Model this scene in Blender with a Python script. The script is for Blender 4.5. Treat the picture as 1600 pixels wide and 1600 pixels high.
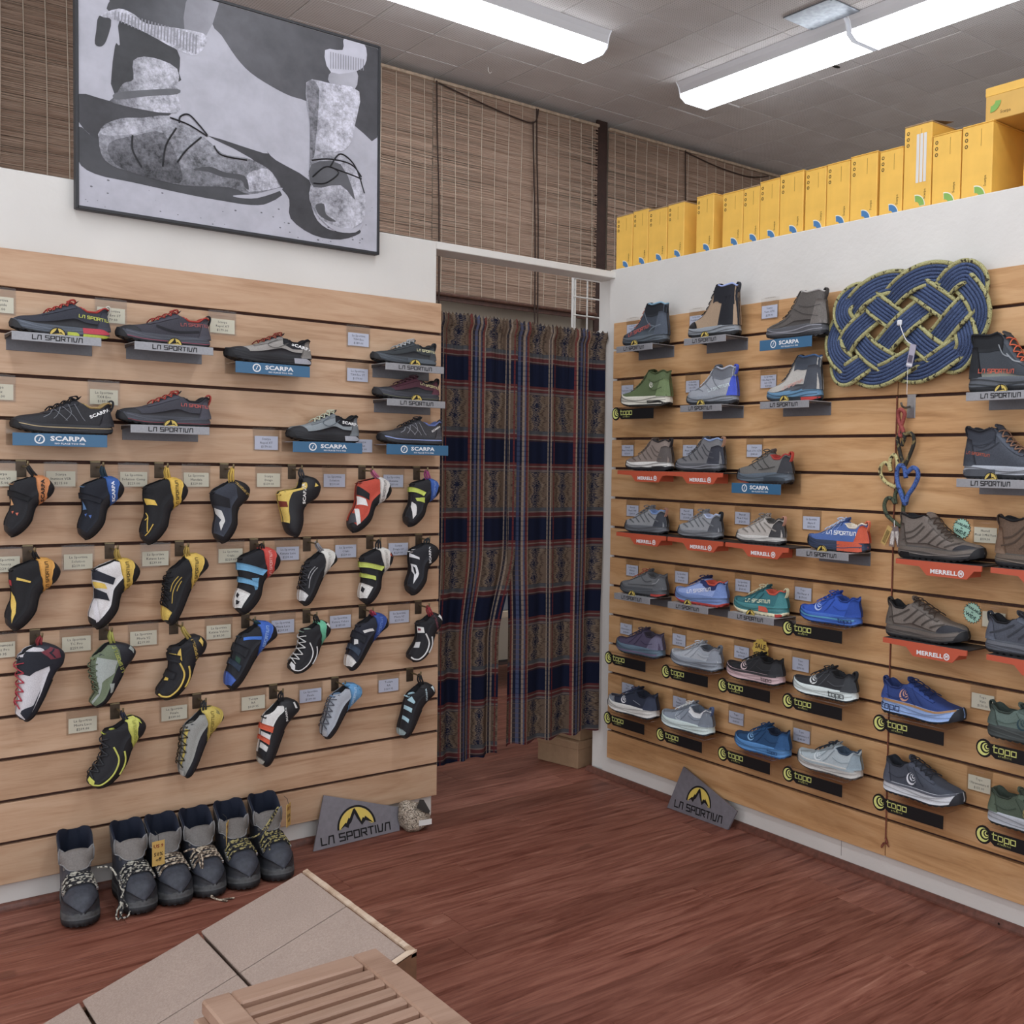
import bpy, bmesh, math, random
import numpy as np
from mathutils import Vector, Matrix
from mathutils.geometry import delaunay_2d_cdt

for o in list(bpy.data.objects):
    bpy.data.objects.remove(o)
SC = bpy.context.scene
COL = SC.collection
random.seed(7)
RNG = np.random.default_rng(7)
PI = math.pi

# ------------------------------------------------------------------ camera
HC = 1.19
cam_d = bpy.data.cameras.new('camera')
cam = bpy.data.objects.new('camera', cam_d)
COL.objects.link(cam)
cam_d.sensor_fit = 'HORIZONTAL'
cam_d.sensor_width = 36.0
cam_d.lens = 36.0 * 1671.73 / 1600.0
cam_d.shift_x = -266.7 / 1600.0      # the frame is the left part of a wider picture
cam_d.clip_start = 0.05
_R = Vector((0.75104, -0.65998, 0.01940))
_U = Vector((0.01306, 0.04424, 0.99894))
_F = Vector((0.66014, 0.74996, -0.04189))
_R = Vector((0.751, -0.660, 0.019)).normalized()
def _axes(pitch=-0.0419, roll=0.0194, a=0.7217):
    cp, sp, cr, sr = math.cos(pitch), math.sin(pitch), math.cos(roll), math.sin(roll)
    fwd = Vector((0, cp, sp)); up = Vector((0, -sp, cp)); rt = Vector((1, 0, 0))
    r2 = cr*rt + sr*up; u2 = -sr*rt + cr*up
    ca, sa = math.cos(a), math.sin(a)
    w = lambda d: Vector((d.x*ca + d.y*sa, -d.x*sa + d.y*ca, d.z))
    return w(r2), w(u2), w(fwd)
_R, _U, _F = _axes()
M = Matrix((( _R.x, _U.x, -_F.x, -2.4532), (_R.y, _U.y, -_F.y, -3.1969), (_R.z, _U.z, -_F.z, HC), (0, 0, 0, 1)))
cam.matrix_world = M
SC.camera = cam

# ------------------------------------------------------------------ world, exposure
world = bpy.data.worlds.new('world'); SC.world = world
world.use_nodes = True
_bg = world.node_tree.nodes['Background']
_bg.inputs[0].default_value = (0.93, 0.95, 1.0, 1)
_bg.inputs[1].default_value = 0.95
SC.view_settings.view_transform = 'Standard'
SC.view_settings.look = 'None'
SC.view_settings.gamma = 1.0
SC.view_settings.use_curve_mapping = False
SC.view_settings.exposure = 0.80
LENS_POWER = 7.0                      # emission of the fluorescent lenses
SC.cycles.max_bounces = 8
SC.cycles.diffuse_bounces = 4
SC.cycles.transparent_max_bounces = 12
SC.cycles.caustics_reflective = False
SC.cycles.caustics_refractive = False
SC.cycles.use_denoising = True

SAT = 0.86                # dye saturation of the shop's goods
ZL = HC + 0.4216          # first groove of the wall on the left
ZR = HC + 0.4310          # first groove of the wall on the right
PITCH = 0.11
CEIL = HC + 2.134

# ------------------------------------------------------------------ colours and materials
def lin(h):
    h = h.lstrip('#')
    c = [int(h[i:i+2], 16)/255 for i in (0, 2, 4)]
    l = [x/12.92 if x <= 0.04045 else ((x+0.055)/1.055)**2.4 for x in c]
    g = 0.3*l[0]+0.55*l[1]+0.15*l[2]
    return tuple(g+(x-g)*SAT for x in l) + (1,)
def shade(h, f):
    h = h.lstrip('#'); return '#%02x%02x%02x' % tuple(max(0, min(255, int(int(h[i:i+2], 16)*f+0.5))) for i in (0, 2, 4))
def contrast(h, k=0.72):
    l = sum(int(h.lstrip('#')[i:i+2], 16) for i in (0, 2, 4))/3
    return shade(h, k if l > 95 else 1.0/k)

class NT:
    def __init__(s, m):
        m.use_nodes = True
        s.t = m.node_tree; s.n = s.t.nodes; s.bsdf = s.n['Principled BSDF']; s.out = s.n['Material Output']
    def new(s, typ, **kw):
        n = s.n.new(typ)
        for k, v in kw.items(): setattr(n, k, v)
        return n
    def link(s, a, b): s.t.links.new(a, b)
    def put(s, sock, v):
        if hasattr(v, 'is_linked') or isinstance(v, bpy.types.NodeSocket): s.link(v, sock)
        else: sock.default_value = v
    def math(s, op, a, b=0.0, c=0.0, clamp=False):
        n = s.new('ShaderNodeMath', operation=op); n.use_clamp = clamp
        s.put(n.inputs[0], a); s.put(n.inputs[1], b); s.put(n.inputs[2], c)
        return n.outputs[0]
    def mix(s, f, a, b, blend='MIX'):
        n = s.new('ShaderNodeMix', data_type='RGBA', blend_type=blend)
        s.put(n.inputs[0], f); s.put(n.inputs[6], a); s.put(n.inputs[7], b)
        return n.outputs[2]
    def ramp(s, f, stops, mode='LINEAR'):
        n = s.new('ShaderNodeValToRGB'); r = n.color_ramp; r.interpolation = mode
        while len(r.elements) < len(stops): r.elements.new(0.5)
        for e, (p, c) in zip(r.elements, stops):
            e.position = p; e.color = lin(c) if isinstance(c, str) else c
        s.put(n.inputs[0], f)
        return n.outputs[0]
    def noise(s, vec, scale, detail=3, rough=0.5, dist=0.0):
        n = s.new('ShaderNodeTexNoise'); n.inputs['Scale'].default_value = scale
        n.inputs['Detail'].default_value = detail; n.inputs['Roughness'].default_value = rough
        n.inputs['Distortion'].default_value = dist
        if vec is not None: s.link(vec, n.inputs['Vector'])
        return n.outputs[0]
    def coord(s, kind='Object', scale=(1, 1, 1), rand=0.0):
        tc = s.new('ShaderNodeTexCoord'); mp = s.new('ShaderNodeMapping')
        mp.inputs['Scale'].default_value = scale
        s.link(tc.outputs[kind], mp.inputs['Vector'])
        if rand:
            oi = s.new('ShaderNodeObjectInfo'); cx = s.new('ShaderNodeCombineXYZ')
            v = s.math('MULTIPLY', oi.outputs['Random'], rand)
            for i in range(3): s.link(v, cx.inputs[i])
            s.link(cx.outputs[0], mp.inputs['Location'])
        return mp.outputs[0]
    def bump(s, h, strength=0.3, dist=0.002):
        b = s.new('ShaderNodeBump'); b.inputs['Strength'].default_value = strength; b.inputs['Distance'].default_value = dist
        s.link(h, b.inputs['Height']); s.link(b.outputs[0], s.bsdf.inputs['Normal'])

_mats = {}
def mat(color, rough=0.6, metal=0.0, grain=0.0, gscale=400.0, spec=0.5, coat=0.0):
    """plain procedural material: a colour broken up by a fine noise, with a light relief"""
    key = (color, rough, metal, grain, gscale, spec, coat)
    if key in _mats: return _mats[key]
    m = bpy.data.materials.new('mat_' + color.strip('#')); t = NT(m)
    b = t.bsdf
    b.inputs['Roughness'].default_value = rough; b.inputs['Metallic'].default_value = metal
    b.inputs['Specular IOR Level'].default_value = spec
    b.inputs['Coat Weight'].default_value = coat
    c = lin(color)
    if grain > 0:
        n = t.noise(t.coord('Object'), gscale, 2)
        lo = tuple(x*(1-grain) for x in c[:3]) + (1,); hi = tuple(min(1, x*(1+grain)) for x in c[:3]) + (1,)
        t.link(t.ramp(n, [(0.3, lo), (0.7, hi)]), b.inputs['Base Color'])
        t.bump(n, 0.25, 0.0008)
    else:
        b.inputs['Base Color'].default_value = c
    m.diffuse_color = c
    _mats[key] = m
    return m
def fab(c): return mat(c, 0.78, 0, 0.18, 700, 0.25)       # shoe textile
def leather(c): return mat(c, 0.62, 0, 0.14, 260, 0.35)   # suede and leather
def rub(c): return mat(c, 0.55, 0, 0.08, 300, 0.35)       # rubber and foam
def ink(c): return mat(c, 0.55, 0, 0, 0, 0.3)

def clear_mat():
    m = bpy.data.materials.new('clear_acrylic'); t = NT(m)
    tr = t.new('ShaderNodeBsdfTransparent'); tr.inputs[0].default_value = (0.985, 0.98, 0.972, 1)
    gl = t.new('ShaderNodeBsdfGlossy'); gl.inputs['Roughness'].default_value = 0.08
    fr = t.new('ShaderNodeFresnel'); fr.inputs[0].default_value = 1.45
    f2 = t.math('MULTIPLY_ADD', fr.outputs[0], 0.5, 0.01)
    mx = t.new('ShaderNodeMixShader'); t.link(f2, mx.inputs[0]); t.link(tr.outputs[0], mx.inputs[1]); t.link(gl.outputs[0], mx.inputs[2])
    t.link(mx.outputs[0], t.out.inputs['Surface'])
    return m
CLEAR = clear_mat()

def wood_mat(name, light, mid, dark, knots=True):
    m = bpy.data.materials.new(name); t = NT(m)
    v = t.coord('Object', (1.1, 9, 9), rand=17.0)
    warp = t.noise(v, 1.3, 3, 0.55, 0.8)
    vv = t.new('ShaderNodeVectorMath', operation='ADD')
    sc = t.new('ShaderNodeVectorMath', operation='SCALE'); sc.inputs['Scale'].default_value = 0.55
    cx = t.new('ShaderNodeCombineXYZ'); t.link(warp, cx.inputs[1]); t.link(warp, cx.inputs[2])
    t.link(cx.outputs[0], sc.inputs[0]); t.link(v, vv.inputs[0]); t.link(sc.outputs[0], vv.inputs[1])
    fine = t.noise(t.coord('Object', (14, 260, 260), rand=5.0), 1.0, 3, 0.6)
    broad = t.noise(vv.outputs[0], 2.2, 4, 0.55, 1.2)
    fac = t.math('ADD', t.math('MULTIPLY', broad, 0.78), t.math('MULTIPLY', fine, 0.22))
    col = t.ramp(fac, [(0.30, dark), (0.47, mid), (0.62, light), (0.8, mid)])
    oi = t.new('ShaderNodeObjectInfo')
    tint = t.ramp(oi.outputs['Random'], [(0.0, '#e2ddd6'), (0.5, '#ffffff'), (1.0, '#efe5dc')])
    col = t.mix(0.55, col, tint, 'MULTIPLY')
    if knots:
        kn = t.noise(t.coord('Object', (5, 11, 11), rand=31.0), 1.0, 1, 0.4)
        col = t.mix(t.ramp(kn, [(0.74, (0, 0, 0, 1)), (0.80, (0.55, 0.55, 0.55, 1))]), col, lin(dark), 'MIX')
    t.link(col, t.bsdf.inputs['Base Color'])
    t.bsdf.inputs['Roughness'].default_value = 0.42
    t.bsdf.inputs['Specular IOR Level'].default_value = 0.35
    t.bump(fine, 0.06, 0.0006)
    return m
MAPLE = wood_mat('maple_veneer', '#d4af8c', '#cba37f', '#b48963')
MAPLE_R = wood_mat('birch_veneer', '#dbab74', '#cf9c62', '#b07e48')
SLOT = mat('#4a2c22', 0.8, 0, 0.15, 60)

def plank_mat():
    m = bpy.data.materials.new('laminate_plank'); t = NT(m)
    v = t.coord('Object', (1.5, 19, 19), rand=23.0)
    warp = t.noise(v, 1.0, 3, 0.6, 0.6)
    sv = t.new('ShaderNodeVectorMath', operation='MULTIPLY_ADD')
    cx = t.new('ShaderNodeCombineXYZ'); t.link(warp, cx.inputs[1])
    t.link(cx.outputs[0], sv.inputs[0]); sv.inputs[1].default_value = (1.2, 1.2, 1.2); t.link(v, sv.inputs[2])
    broad = t.noise(sv.outputs[0], 1.7, 5, 0.62, 1.5)
    fine = t.noise(t.coord('Object', (10, 170, 170), rand=7.0), 1.0, 3, 0.65)
    fac = t.math('ADD', t.math('MULTIPLY', broad, 0.75), t.math('MULTIPLY', fine, 0.25))
    col = t.ramp(fac, [(0.28, '#4d2115'), (0.39, '#743c2b'), (0.50, '#8c5240'), (0.60, '#9d624e'), (0.72, '#b58069')])
    oi = t.new('ShaderNodeObjectInfo')
    tint = t.ramp(oi.outputs['Random'], [(0.0, '#d8cfcb'), (0.5, '#ffffff'), (1.0, '#efe2dc')])
    col = t.mix(0.7, col, tint, 'MULTIPLY')
    kn = t.noise(t.coord('Object', (4.5, 12, 12), rand=41.0), 1.0, 2, 0.4, 1.0)
    col = t.mix(t.ramp(kn, [(0.70, (0, 0, 0, 1)), (0.77, (0.5, 0.5, 0.5, 1))]), col, lin('#5a3022'), 'MIX')
    t.link(col, t.bsdf.inputs['Base Color'])
    t.bsdf.inputs['Roughness'].default_value = 0.5
    t.bsdf.inputs['Specular IOR Level'].default_value = 0.3
    t.bump(fac, 0.10, 0.001)
    return m
PLANK = plank_mat()

def plaster_mat(name, c, scale=28.0, strength=0.5):
    m = bpy.data.materials.new(name); t = NT(m)
    v = t.coord('Object')
    n = t.noise(v, scale, 4, 0.6); n2 = t.noise(v, 3.0, 3)
    b = lin(c)
    d = tuple(x*0.90 for x in b[:3]) + (1,)
    t.link(t.ramp(n2, [(0.3, d), (0.65, b)]), t.bsdf.inputs['Base Color'])
    t.bsdf.inputs['Roughness'].default_value = 0.75; t.bsdf.inputs['Specular IOR Level'].default_value = 0.2
    t.bump(n, strength, 0.003)
    return m
WHITE_WALL = plaster_mat('white_plaster', '#dedad4')
BEIGE_WALL = plaster_mat('beige_plaster', '#b7aa98', 20, 0.15)

def tile_mat():
    m = bpy.data.materials.new('perforated_tile'); t = NT(m)
    tc = t.new('ShaderNodeTexCoord'); sp = t.new('ShaderNodeSeparateXYZ'); t.link(tc.outputs['Object'], sp.inputs[0])
    d = []
    for i in (0, 1):
        f = t.math('FRACT', t.math('MULTIPLY', sp.outputs[i], 78.0))
        d.append(t.math('POWER', t.math('SUBTRACT', f, 0.5), 2.0))
    r = t.math('SQRT', t.math('ADD', d[0], d[1]))
    hole = t.math('LESS_THAN', r, 0.22)
    oi = t.new('ShaderNodeObjectInfo')
    base = t.ramp(oi.outputs['Random'], [(0, '#e2dddc'), (1, '#eae5e3')])
    n = t.noise(t.coord('Object', (1, 1, 1), rand=9), 5, 3)
    base = t.mix(t.ramp(n, [(0.35, (0.25, 0.25, 0.25, 1)), (0.7, (0, 0, 0, 1))]), base, lin('#bdb0a8'))
    t.link(t.mix(t.math('MULTIPLY', hole, 0.55), base, lin('#6a625e')), t.bsdf.inputs['Base Color'])
    t.bsdf.inputs['Roughness'].default_value = 0.85; t.bsdf.inputs['Specular IOR Level'].default_value = 0.15
    return m
TILE = tile_mat()

# ------------------------------------------------------------------ mesh helpers
def me_obj(name, verts, faces, m=None, parent=None, smooth=False, kind=None, label=None, loc=None):
    me = bpy.data.meshes.new(name)
    me.from_pydata([tuple(map(float, v)) for v in verts], [], [tuple(map(int, f)) for f in faces])
    if smooth: me.polygons.foreach_set('use_smooth', [True]*len(me.polygons))
    ms = m if isinstance(m, (list, tuple)) else [m]
    for x in ms:
        if x: me.materials.append(x)
    me.update()
    o = bpy.data.objects.new(name, me); COL.objects.link(o)
    if parent: o.parent = parent
    if kind: o['kind'] = kind
    if label: o['label'] = label
    if loc is not None: o.location = loc
    return o
def link_copy(src, parent=None, loc=None, rot=None, name=None):
    o = src.copy(); COL.objects.link(o)
    if parent is not None: o.parent = parent
    if loc is not None: o.location = loc
    if rot is not None: o.rotation_euler = rot
    return o
def tag(o, label, cat, group=None):
    o['label'] = label; o['category'] = cat
    if group: o['group'] = group
    return o
def thing(name, label, cat, loc=(0, 0, 0), rz=0.0, group=None):
    o = bpy.data.objects.new(name, None); COL.objects.link(o)
    o.empty_display_size = 0.05; o.location = loc; o.rotation_euler = (0, 0, rz)
    return tag(o, label, cat, group)
def struct(o): o['kind'] = 'structure'; return o

class MB:
    """collects pieces of one mesh"""
    def __init__(s): s.v = []; s.f = []
    def add(s, v, f):
        b = len(s.v); s.v += [tuple(p) for p in v]; s.f += [tuple(i+b for i in q) for q in f]; return s
    def box(s, x0, x1, y0, y1, z0, z1, b=0.0):
        if x0 > x1: x0, x1 = x1, x0
        if y0 > y1: y0, y1 = y1, y0
        if z0 > z1: z0, z1 = z1, z0
        if b <= 0:
            v = [(x, y, z) for z in (z0, z1) for y in (y0, y1) for x in (x0, x1)]
            return s.add(v, [(0, 2, 3, 1), (4, 5, 7, 6), (0, 1, 5, 4), (2, 6, 7, 3), (0, 4, 6, 2), (1, 3, 7, 5)])
        v, idx = [], {}
        for ix, (xa, sx) in enumerate(((x0, 1), (x1, -1))):
            for iy, (ya, sy) in enumerate(((y0, 1), (y1, -1))):
                for iz, (za, sz) in enumerate(((z0, 1), (z1, -1))):
                    for a in range(3):
                        p = [xa + sx*b, ya + sy*b, za + sz*b]
                        p[a] = (xa, ya, za)[a]
                        idx[(ix, iy, iz, a)] = len(v); v.append(tuple(p))
        f = []
        for a in range(3):
            o1, o2 = [i for i in range(3) if i != a]
            for e in (0, 1):
                q = []
                for c1, c2 in ((0, 0), (1, 0), (1, 1), (0, 1)):
                    k = [0, 0, 0]; k[a] = e; k[o1] = c1; k[o2] = c2; q.append(idx[(*k, a)])
                f.append(tuple(q))
            for c1 in (0, 1):
                for c2 in (0, 1):
                    q = []
                    for e, aa in ((0, o1), (0, o2), (1, o2), (1, o1)):
                        k = [0, 0, 0]; k[a] = e; k[o1] = c1; k[o2] = c2; q.append(idx[(*k, aa)])
                    f.append(tuple(q))
        for ix in (0, 1):
            for iy in (0, 1):
                for iz in (0, 1): f.append(tuple(idx[(ix, iy, iz, a)] for a in range(3)))
        return s.add(v, f)
    def tube(s, pts, r, n=6, closed=False, cap=True):
        v, f = tube(pts, r, n, closed, cap); return s.add(v, f)
    def prism(s, poly, axis, a, b):
        """extrude a 2-D polygon along an axis (0,1,2) from a to b"""
        n = len(poly)
        def P(p, h):
            q = list(p); q.insert(axis, h); return tuple(q)
        v = [P(p, a) for p in poly] + [P(p, b) for p in poly]
        f = [tuple(range(n)), tuple(range(2*n-1, n-1, -1))] + [(i, (i+1) % n, n+(i+1) % n, n+i) for i in range(n)]
        return s.add(v, f)
    def build(s, name, m, parent=None, **kw): return me_obj(name, s.v, s.f, m, parent, **kw)

def tube(pts, r, n=6, closed=False, cap=True):
    P = np.asarray(pts, float); N = len(P)
    if closed: T = np.roll(P, -1, 0) - np.roll(P, 1, 0)
    else:
        T = np.empty_like(P); T[1:-1] = P[2:] - P[:-2]; T[0] = P[1]-P[0]; T[-1] = P[-1]-P[-2]
    T /= np.linalg.norm(T, axis=1)[:, None] + 1e-12
    rr = np.broadcast_to(np.asarray(r, float), (N,))
    a = np.array([0, 0, 1.0]) if abs(T[0][2]) < 0.9 else np.array([1.0, 0, 0])
    nrm = np.cross(T[0], a); nrm /= np.linalg.norm(nrm)
    V = []
    for i in range(N):
        nrm = nrm - T[i]*(nrm @ T[i]); nrm /= np.linalg.norm(nrm) + 1e-12
        bi = np.cross(T[i], nrm)
        for k in range(n):
            t = 2*PI*k/n; V.append(P[i] + rr[i]*(math.cos(t)*nrm + math.sin(t)*bi))
    F = []
    for i in range(N if closed else N-1):
        j = (i+1) % N
        for k in range(n): F.append((i*n+k, i*n+(k+1) % n, j*n+(k+1) % n, j*n+k))
    if cap and not closed: F += [tuple(range(n-1, -1, -1)), tuple((N-1)*n+k for k in range(n))]
    return V, F
def smooth_path(pts, n=6, closed=False):
    P = [np.asarray(p, float) for p in pts]; out = []; N = len(P)
    for i in range(N if closed else N-1):
        if closed: p0, p1, p2, p3 = P[i-1], P[i], P[(i+1) % N], P[(i+2) % N]
        else: p0, p1, p2, p3 = P[max(i-1, 0)], P[i], P[i+1], P[min(i+2, N-1)]
        for k in range(n):
            t = k/n
            out.append(0.5*((2*p1) + (-p0+p2)*t + (2*p0-5*p1+4*p2-p3)*t*t + (-p0+3*p1-3*p2+p3)*t**3))
    if not closed: out.append(P[-1])
    return out
def curve1(pts):
    """monotone cubic through control points, vectorised"""
    x = np.array([p[0] for p in pts], float); y = np.array([p[1] for p in pts], float)
    h = np.diff(x); d = np.diff(y)/h; m = np.empty_like(y); m[0] = d[0]; m[-1] = d[-1]
    for i in range(1, len(x)-1): m[i] = 0 if d[i-1]*d[i] <= 0 else 2*d[i-1]*d[i]/(d[i-1]+d[i])
    def f(u):
        u = np.clip(np.asarray(u, float), x[0], x[-1]); i = np.clip(np.searchsorted(x, u, side='right')-1, 0, len(h)-1)
        t = (u-x[i])/h[i]
        return (2*t**3-3*t*t+1)*y[i] + (t**3-2*t*t+t)*h[i]*m[i] + (-2*t**3+3*t*t)*y[i+1] + (t**3-t*t)*h[i]*m[i+1]
    return f
def sstep(a, b, x):
    t = np.clip((np.asarray(x, float)-a)/(b-a), 0, 1); return t*t*(3-2*t)
def grid_faces(nu, nv, keep=None):
    F = []
    for i in range(nu-1):
        for j in range(nv-1):
            if keep is None or keep(i, j): F.append((i*nv+j, (i+1)*nv+j, (i+1)*nv+j+1, i*nv+j+1))
    return F
def fill_poly(poly, step):
    """triangulate a 2-D polygon with inner points every `step`; returns verts, faces"""
    pts = []
    n = len(poly)
    for i in range(n):
        a, b = poly[i], poly[(i+1) % n]
        k = max(1, int(math.hypot(b[0]-a[0], b[1]-a[1])/step))
        for j in range(k): pts.append((a[0]+(b[0]-a[0])*j/k, a[1]+(b[1]-a[1])*j/k))
    nb = len(pts)
    xs = [p[0] for p in poly]; ys = [p[1] for p in poly]
    def inside(x, y):
        c = False; j = n-1
        for i in range(n):
            if (poly[i][1] > y) != (poly[j][1] > y) and x < (poly[j][0]-poly[i][0])*(y-poly[i][1])/(poly[j][1]-poly[i][1])+poly[i][0]: c = not c
            j = i
        return c
    x = min(xs)+step*0.6
    while x < max(xs):
        y = min(ys)+step*0.6
        while y < max(ys):
            if inside(x, y): pts.append((x, y))
            y += step
        x += step
    r = delaunay_2d_cdt([Vector(p) for p in pts], [(i, (i+1) % nb) for i in range(nb)], [list(range(nb))], 1, 1e-7)
    return [(v.x, v.y) for v in r[0]], [tuple(f) for f in r[2]]

# ------------------------------------------------------------------ lettering
_txt = {}
def text_mesh(body, bold=0.0, res=2, align='CENTER', spacing=1.0, line=1.0):
    """flat lettering as (verts2d, faces), one unit = one em, from the built-in font"""
    key = (body, bold, res, align, spacing, line)
    if key in _txt: return _txt[key]
    cu = bpy.data.curves.new('t', 'FONT'); cu.body = body; cu.size = 1.0; cu.align_x = align; cu.align_y = 'CENTER'
    cu.resolution_u = res; cu.offset = bold; cu.space_character = spacing; cu.space_line = line; cu.fill_mode = 'FRONT' if hasattr(cu, 'fill_mode') else cu.fill_mode
    ob = bpy.data.objects.new('t', cu); me = bpy.data.meshes.new_from_object(ob)
    V = [(v.co.x, v.co.y) for v in me.vertices]; F = [tuple(p.vertices) for p in me.polygons]
    bpy.data.objects.remove(ob); bpy.data.curves.remove(cu); bpy.data.meshes.remove(me)
    _txt[key] = (V, F); return V, F
STROKES = {
 'L': (0.9, [[(0, 1), (0, 0), (0.9, 0)]]), 'A': (1, [[(0, 0), (0.22, 1), (1, 1), (1, 0)]]),
 'S': (1, [[(1, 1), (0, 1), (0, 0.52), (1, 0.48), (1, 0), (0, 0)]]), 'P': (1, [[(0, 0), (0, 1), (1, 1), (1, 0.42), (0, 0.42)]]),
 'O': (1, [[(0, 0), (0, 1), (1, 1), (1, 0), (0, 0)]]), 'R': (1, [[(0, 0), (0, 1), (1, 1), (1, 0.45), (0.3, 0.45)], [(0.5, 0.45), (1, 0)]]),
 'T': (1, [[(0, 1), (1, 1)], [(0.5, 1), (0.5, 0)]]), 'I': (0.1, [[(0.05, 1), (0.05, 0)]]), 'V': (1, [[(0, 1), (0.1, 0), (0.78, 0), (1, 1)]]),
 't': (0.8, [[(0.15, 1.35), (0.15, 0), (0.8, 0)], [(-0.1, 1), (0.8, 1)]]), 'o': (0.95, [[(0, 0), (0, 1), (0.95, 1), (0.95, 0), (0, 0)]]),
 'p': (0.95, [[(0, -0.42), (0, 1), (0.95, 1), (0.95, 0), (0, 0)]]), ' ': (0.35, []),
}
def stroke_text(s, th=0.17, gap=0.42, width=1.0):
    """squared stroke lettering, cap height 1, centred"""
    V, F, x = [], [], 0.0
    for ch in s:
        w, lines = STROKES[ch]
        for ln in lines:
            for (a, b) in zip(ln[:-1], ln[1:]):
                ax, ay, bx, by = (a[0]*width+x), a[1], (b[0]*width+x), b[1]
                l = math.hypot(bx-ax, by-ay); ux, uy = (bx-ax)/l, (by-ay)/l; e = th/2
                ax -= ux*e*0.9; ay -= uy*e*0.9; bx += ux*e*0.9; by += uy*e*0.9
                n = len(V)
                V += [(ax-uy*e, ay+ux*e), (bx-uy*e, by+ux*e), (bx+uy*e, by-ux*e), (ax+uy*e, ay-ux*e)]
                F.append((n, n+3, n+2, n+1))
        x += w*width + gap*width
    x -= gap*width
    return [(p[0]-x/2, p[1]-0.5) for p in V], F
def word(kind):
    if kind == 'LS': return stroke_text('LA SPORTIVA', 0.20, 0.40, 0.80)
    if kind == 'TP': return stroke_text('topo', 0.20, 0.34, 1.1)
    if kind == 'SC':
        V, F = text_mesh('SCARPA', 0.035, 2, 'CENTER', 1.05); return [(x*1.35*1.35, y*1.35) for x, y in V], F
    if kind == 'MR':
        V, F = text_mesh('MERRELL', 0.035, 2, 'CENTER', 1.05); return [(x*1.3*1.35, y*1.35) for x, y in V], F
    if kind == 'DR':
        V, F = text_mesh('DRAGO', 0.03, 2); return [(x*1.9, y*1.35) for x, y in V], F
def disc(r, n=20, a0=0, a1=2*PI, ri=0.0):
    V, F = [], []
    for i in range(n+1):
        t = a0+(a1-a0)*i/n
        V += [(r*math.cos(t), r*math.sin(t)), (ri*math.cos(t), ri*math.sin(t))]
        if i: F.append((2*i-2, 2*i-1, 2*i+1, 2*i))
    return V, F
def crescent(r, n=16, thin=1.0):
    """three nested crescents of a swirl emblem, opening up and right"""
    V, F = [], []
    for R, cx, cy, Rb, bx, by in ((1.0, 0, 0, .80, .27, .13), (.60, .36, .17, .46, .53, .25), (.31, .58, .27, .22, .68, .32)):
        Rb, bx, by = Rb+(R-Rb)*(1-thin)*.6, bx+(cx-bx)*(1-thin)*.4, by+(cy-by)*(1-thin)*.4
        d = math.hypot(bx-cx, by-cy); ph = math.atan2(by-cy, bx-cx)
        ca = max(-1, min(1, (R*R+d*d-Rb*Rb)/(2*R*d))); cb = max(-1, min(1, (Rb*Rb+d*d-R*R)/(2*Rb*d)))
        a = math.acos(ca); b_ = PI-math.acos(cb)
        k = len(V)
        for i in range(n+1):
            q = i/n; t1 = ph+a+(2*PI-2*a)*q; t2 = ph+b_+(2*PI-2*b_)*q
            V += [(r*(cx+R*math.cos(t1)), r*(cy+R*math.sin(t1))), (r*(bx+Rb*math.cos(t2)), r*(by+Rb*math.sin(t2)))]
            if i: F.append((k+2*i-2, k+2*i-1, k+2*i+1, k+2*i))
    return V, F
PEAK = [(-1.0, 0.0), (-0.62, 0.33), (-0.58, 0.28), (-0.42, 0.55), (-0.36, 0.5), (-0.1, 0.95), (0.0, 1.0), (0.12, 0.72), (0.30, 0.22), (0.40, 0.42), (0.48, 0.36), (0.56, 0.46), (1.0, 0.0), (0.55, 0.22), (0.40, 0.10), (0.30, 0.0), (0.05, 0.45), (-0.05, 0.72), (-0.28, 0.30), (-0.42, 0.18), (-0.5, 0.0), (-0.7, 0.14)]
def put_text(name, vf, size, frame, m, parent, off=0.0):
    """place flat lettering: frame = (origin, right, up, normal)"""
    o, r, u, n = [np.asarray(x, float) for x in frame]
    V, F = vf
    return me_obj(name, [o + r*(x*size) + u*(y*size) + n*off for x, y in V], F, m, parent)
# ================================================================== ROOM
# floor slab and laminate planks (grain along X)
fl = MB().box(-4.2, 3.4, -5.2, 2.5, -0.06, -0.012).build('floor', mat('#3a2018', 0.8), kind='structure')
_pl = {}
def plank(x0, x1, y0, y1):
    k = (round(x1-x0, 2), round(y1-y0, 3))
    if k not in _pl:
        hx, hy = (x1-x0)/2-0.0004, (y1-y0)/2-0.0004
        _pl[k] = MB().box(-hx, hx, -hy, hy, -0.011, 0, 0.0009).build('plank', PLANK, fl); o = _pl[k]
    else: o = link_copy(_pl[k], fl)
    o.location = ((x0+x1)/2, (y0+y1)/2, RNG.uniform(-0.0002, 0.0002))
PW = 0.146
for r in range(-22, 16):
    y0 = r*PW + 0.03
    if y0 > 2.2: continue
    x = -3.4 - RNG.uniform(0, 1.2)
    xmax = 0.05 if y0 < -0.1 else 1.6
    while x < xmax:
        if x+1.22 > -2.6: plank(x, x+1.22, y0, y0+PW)
        x += 1.22

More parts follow.
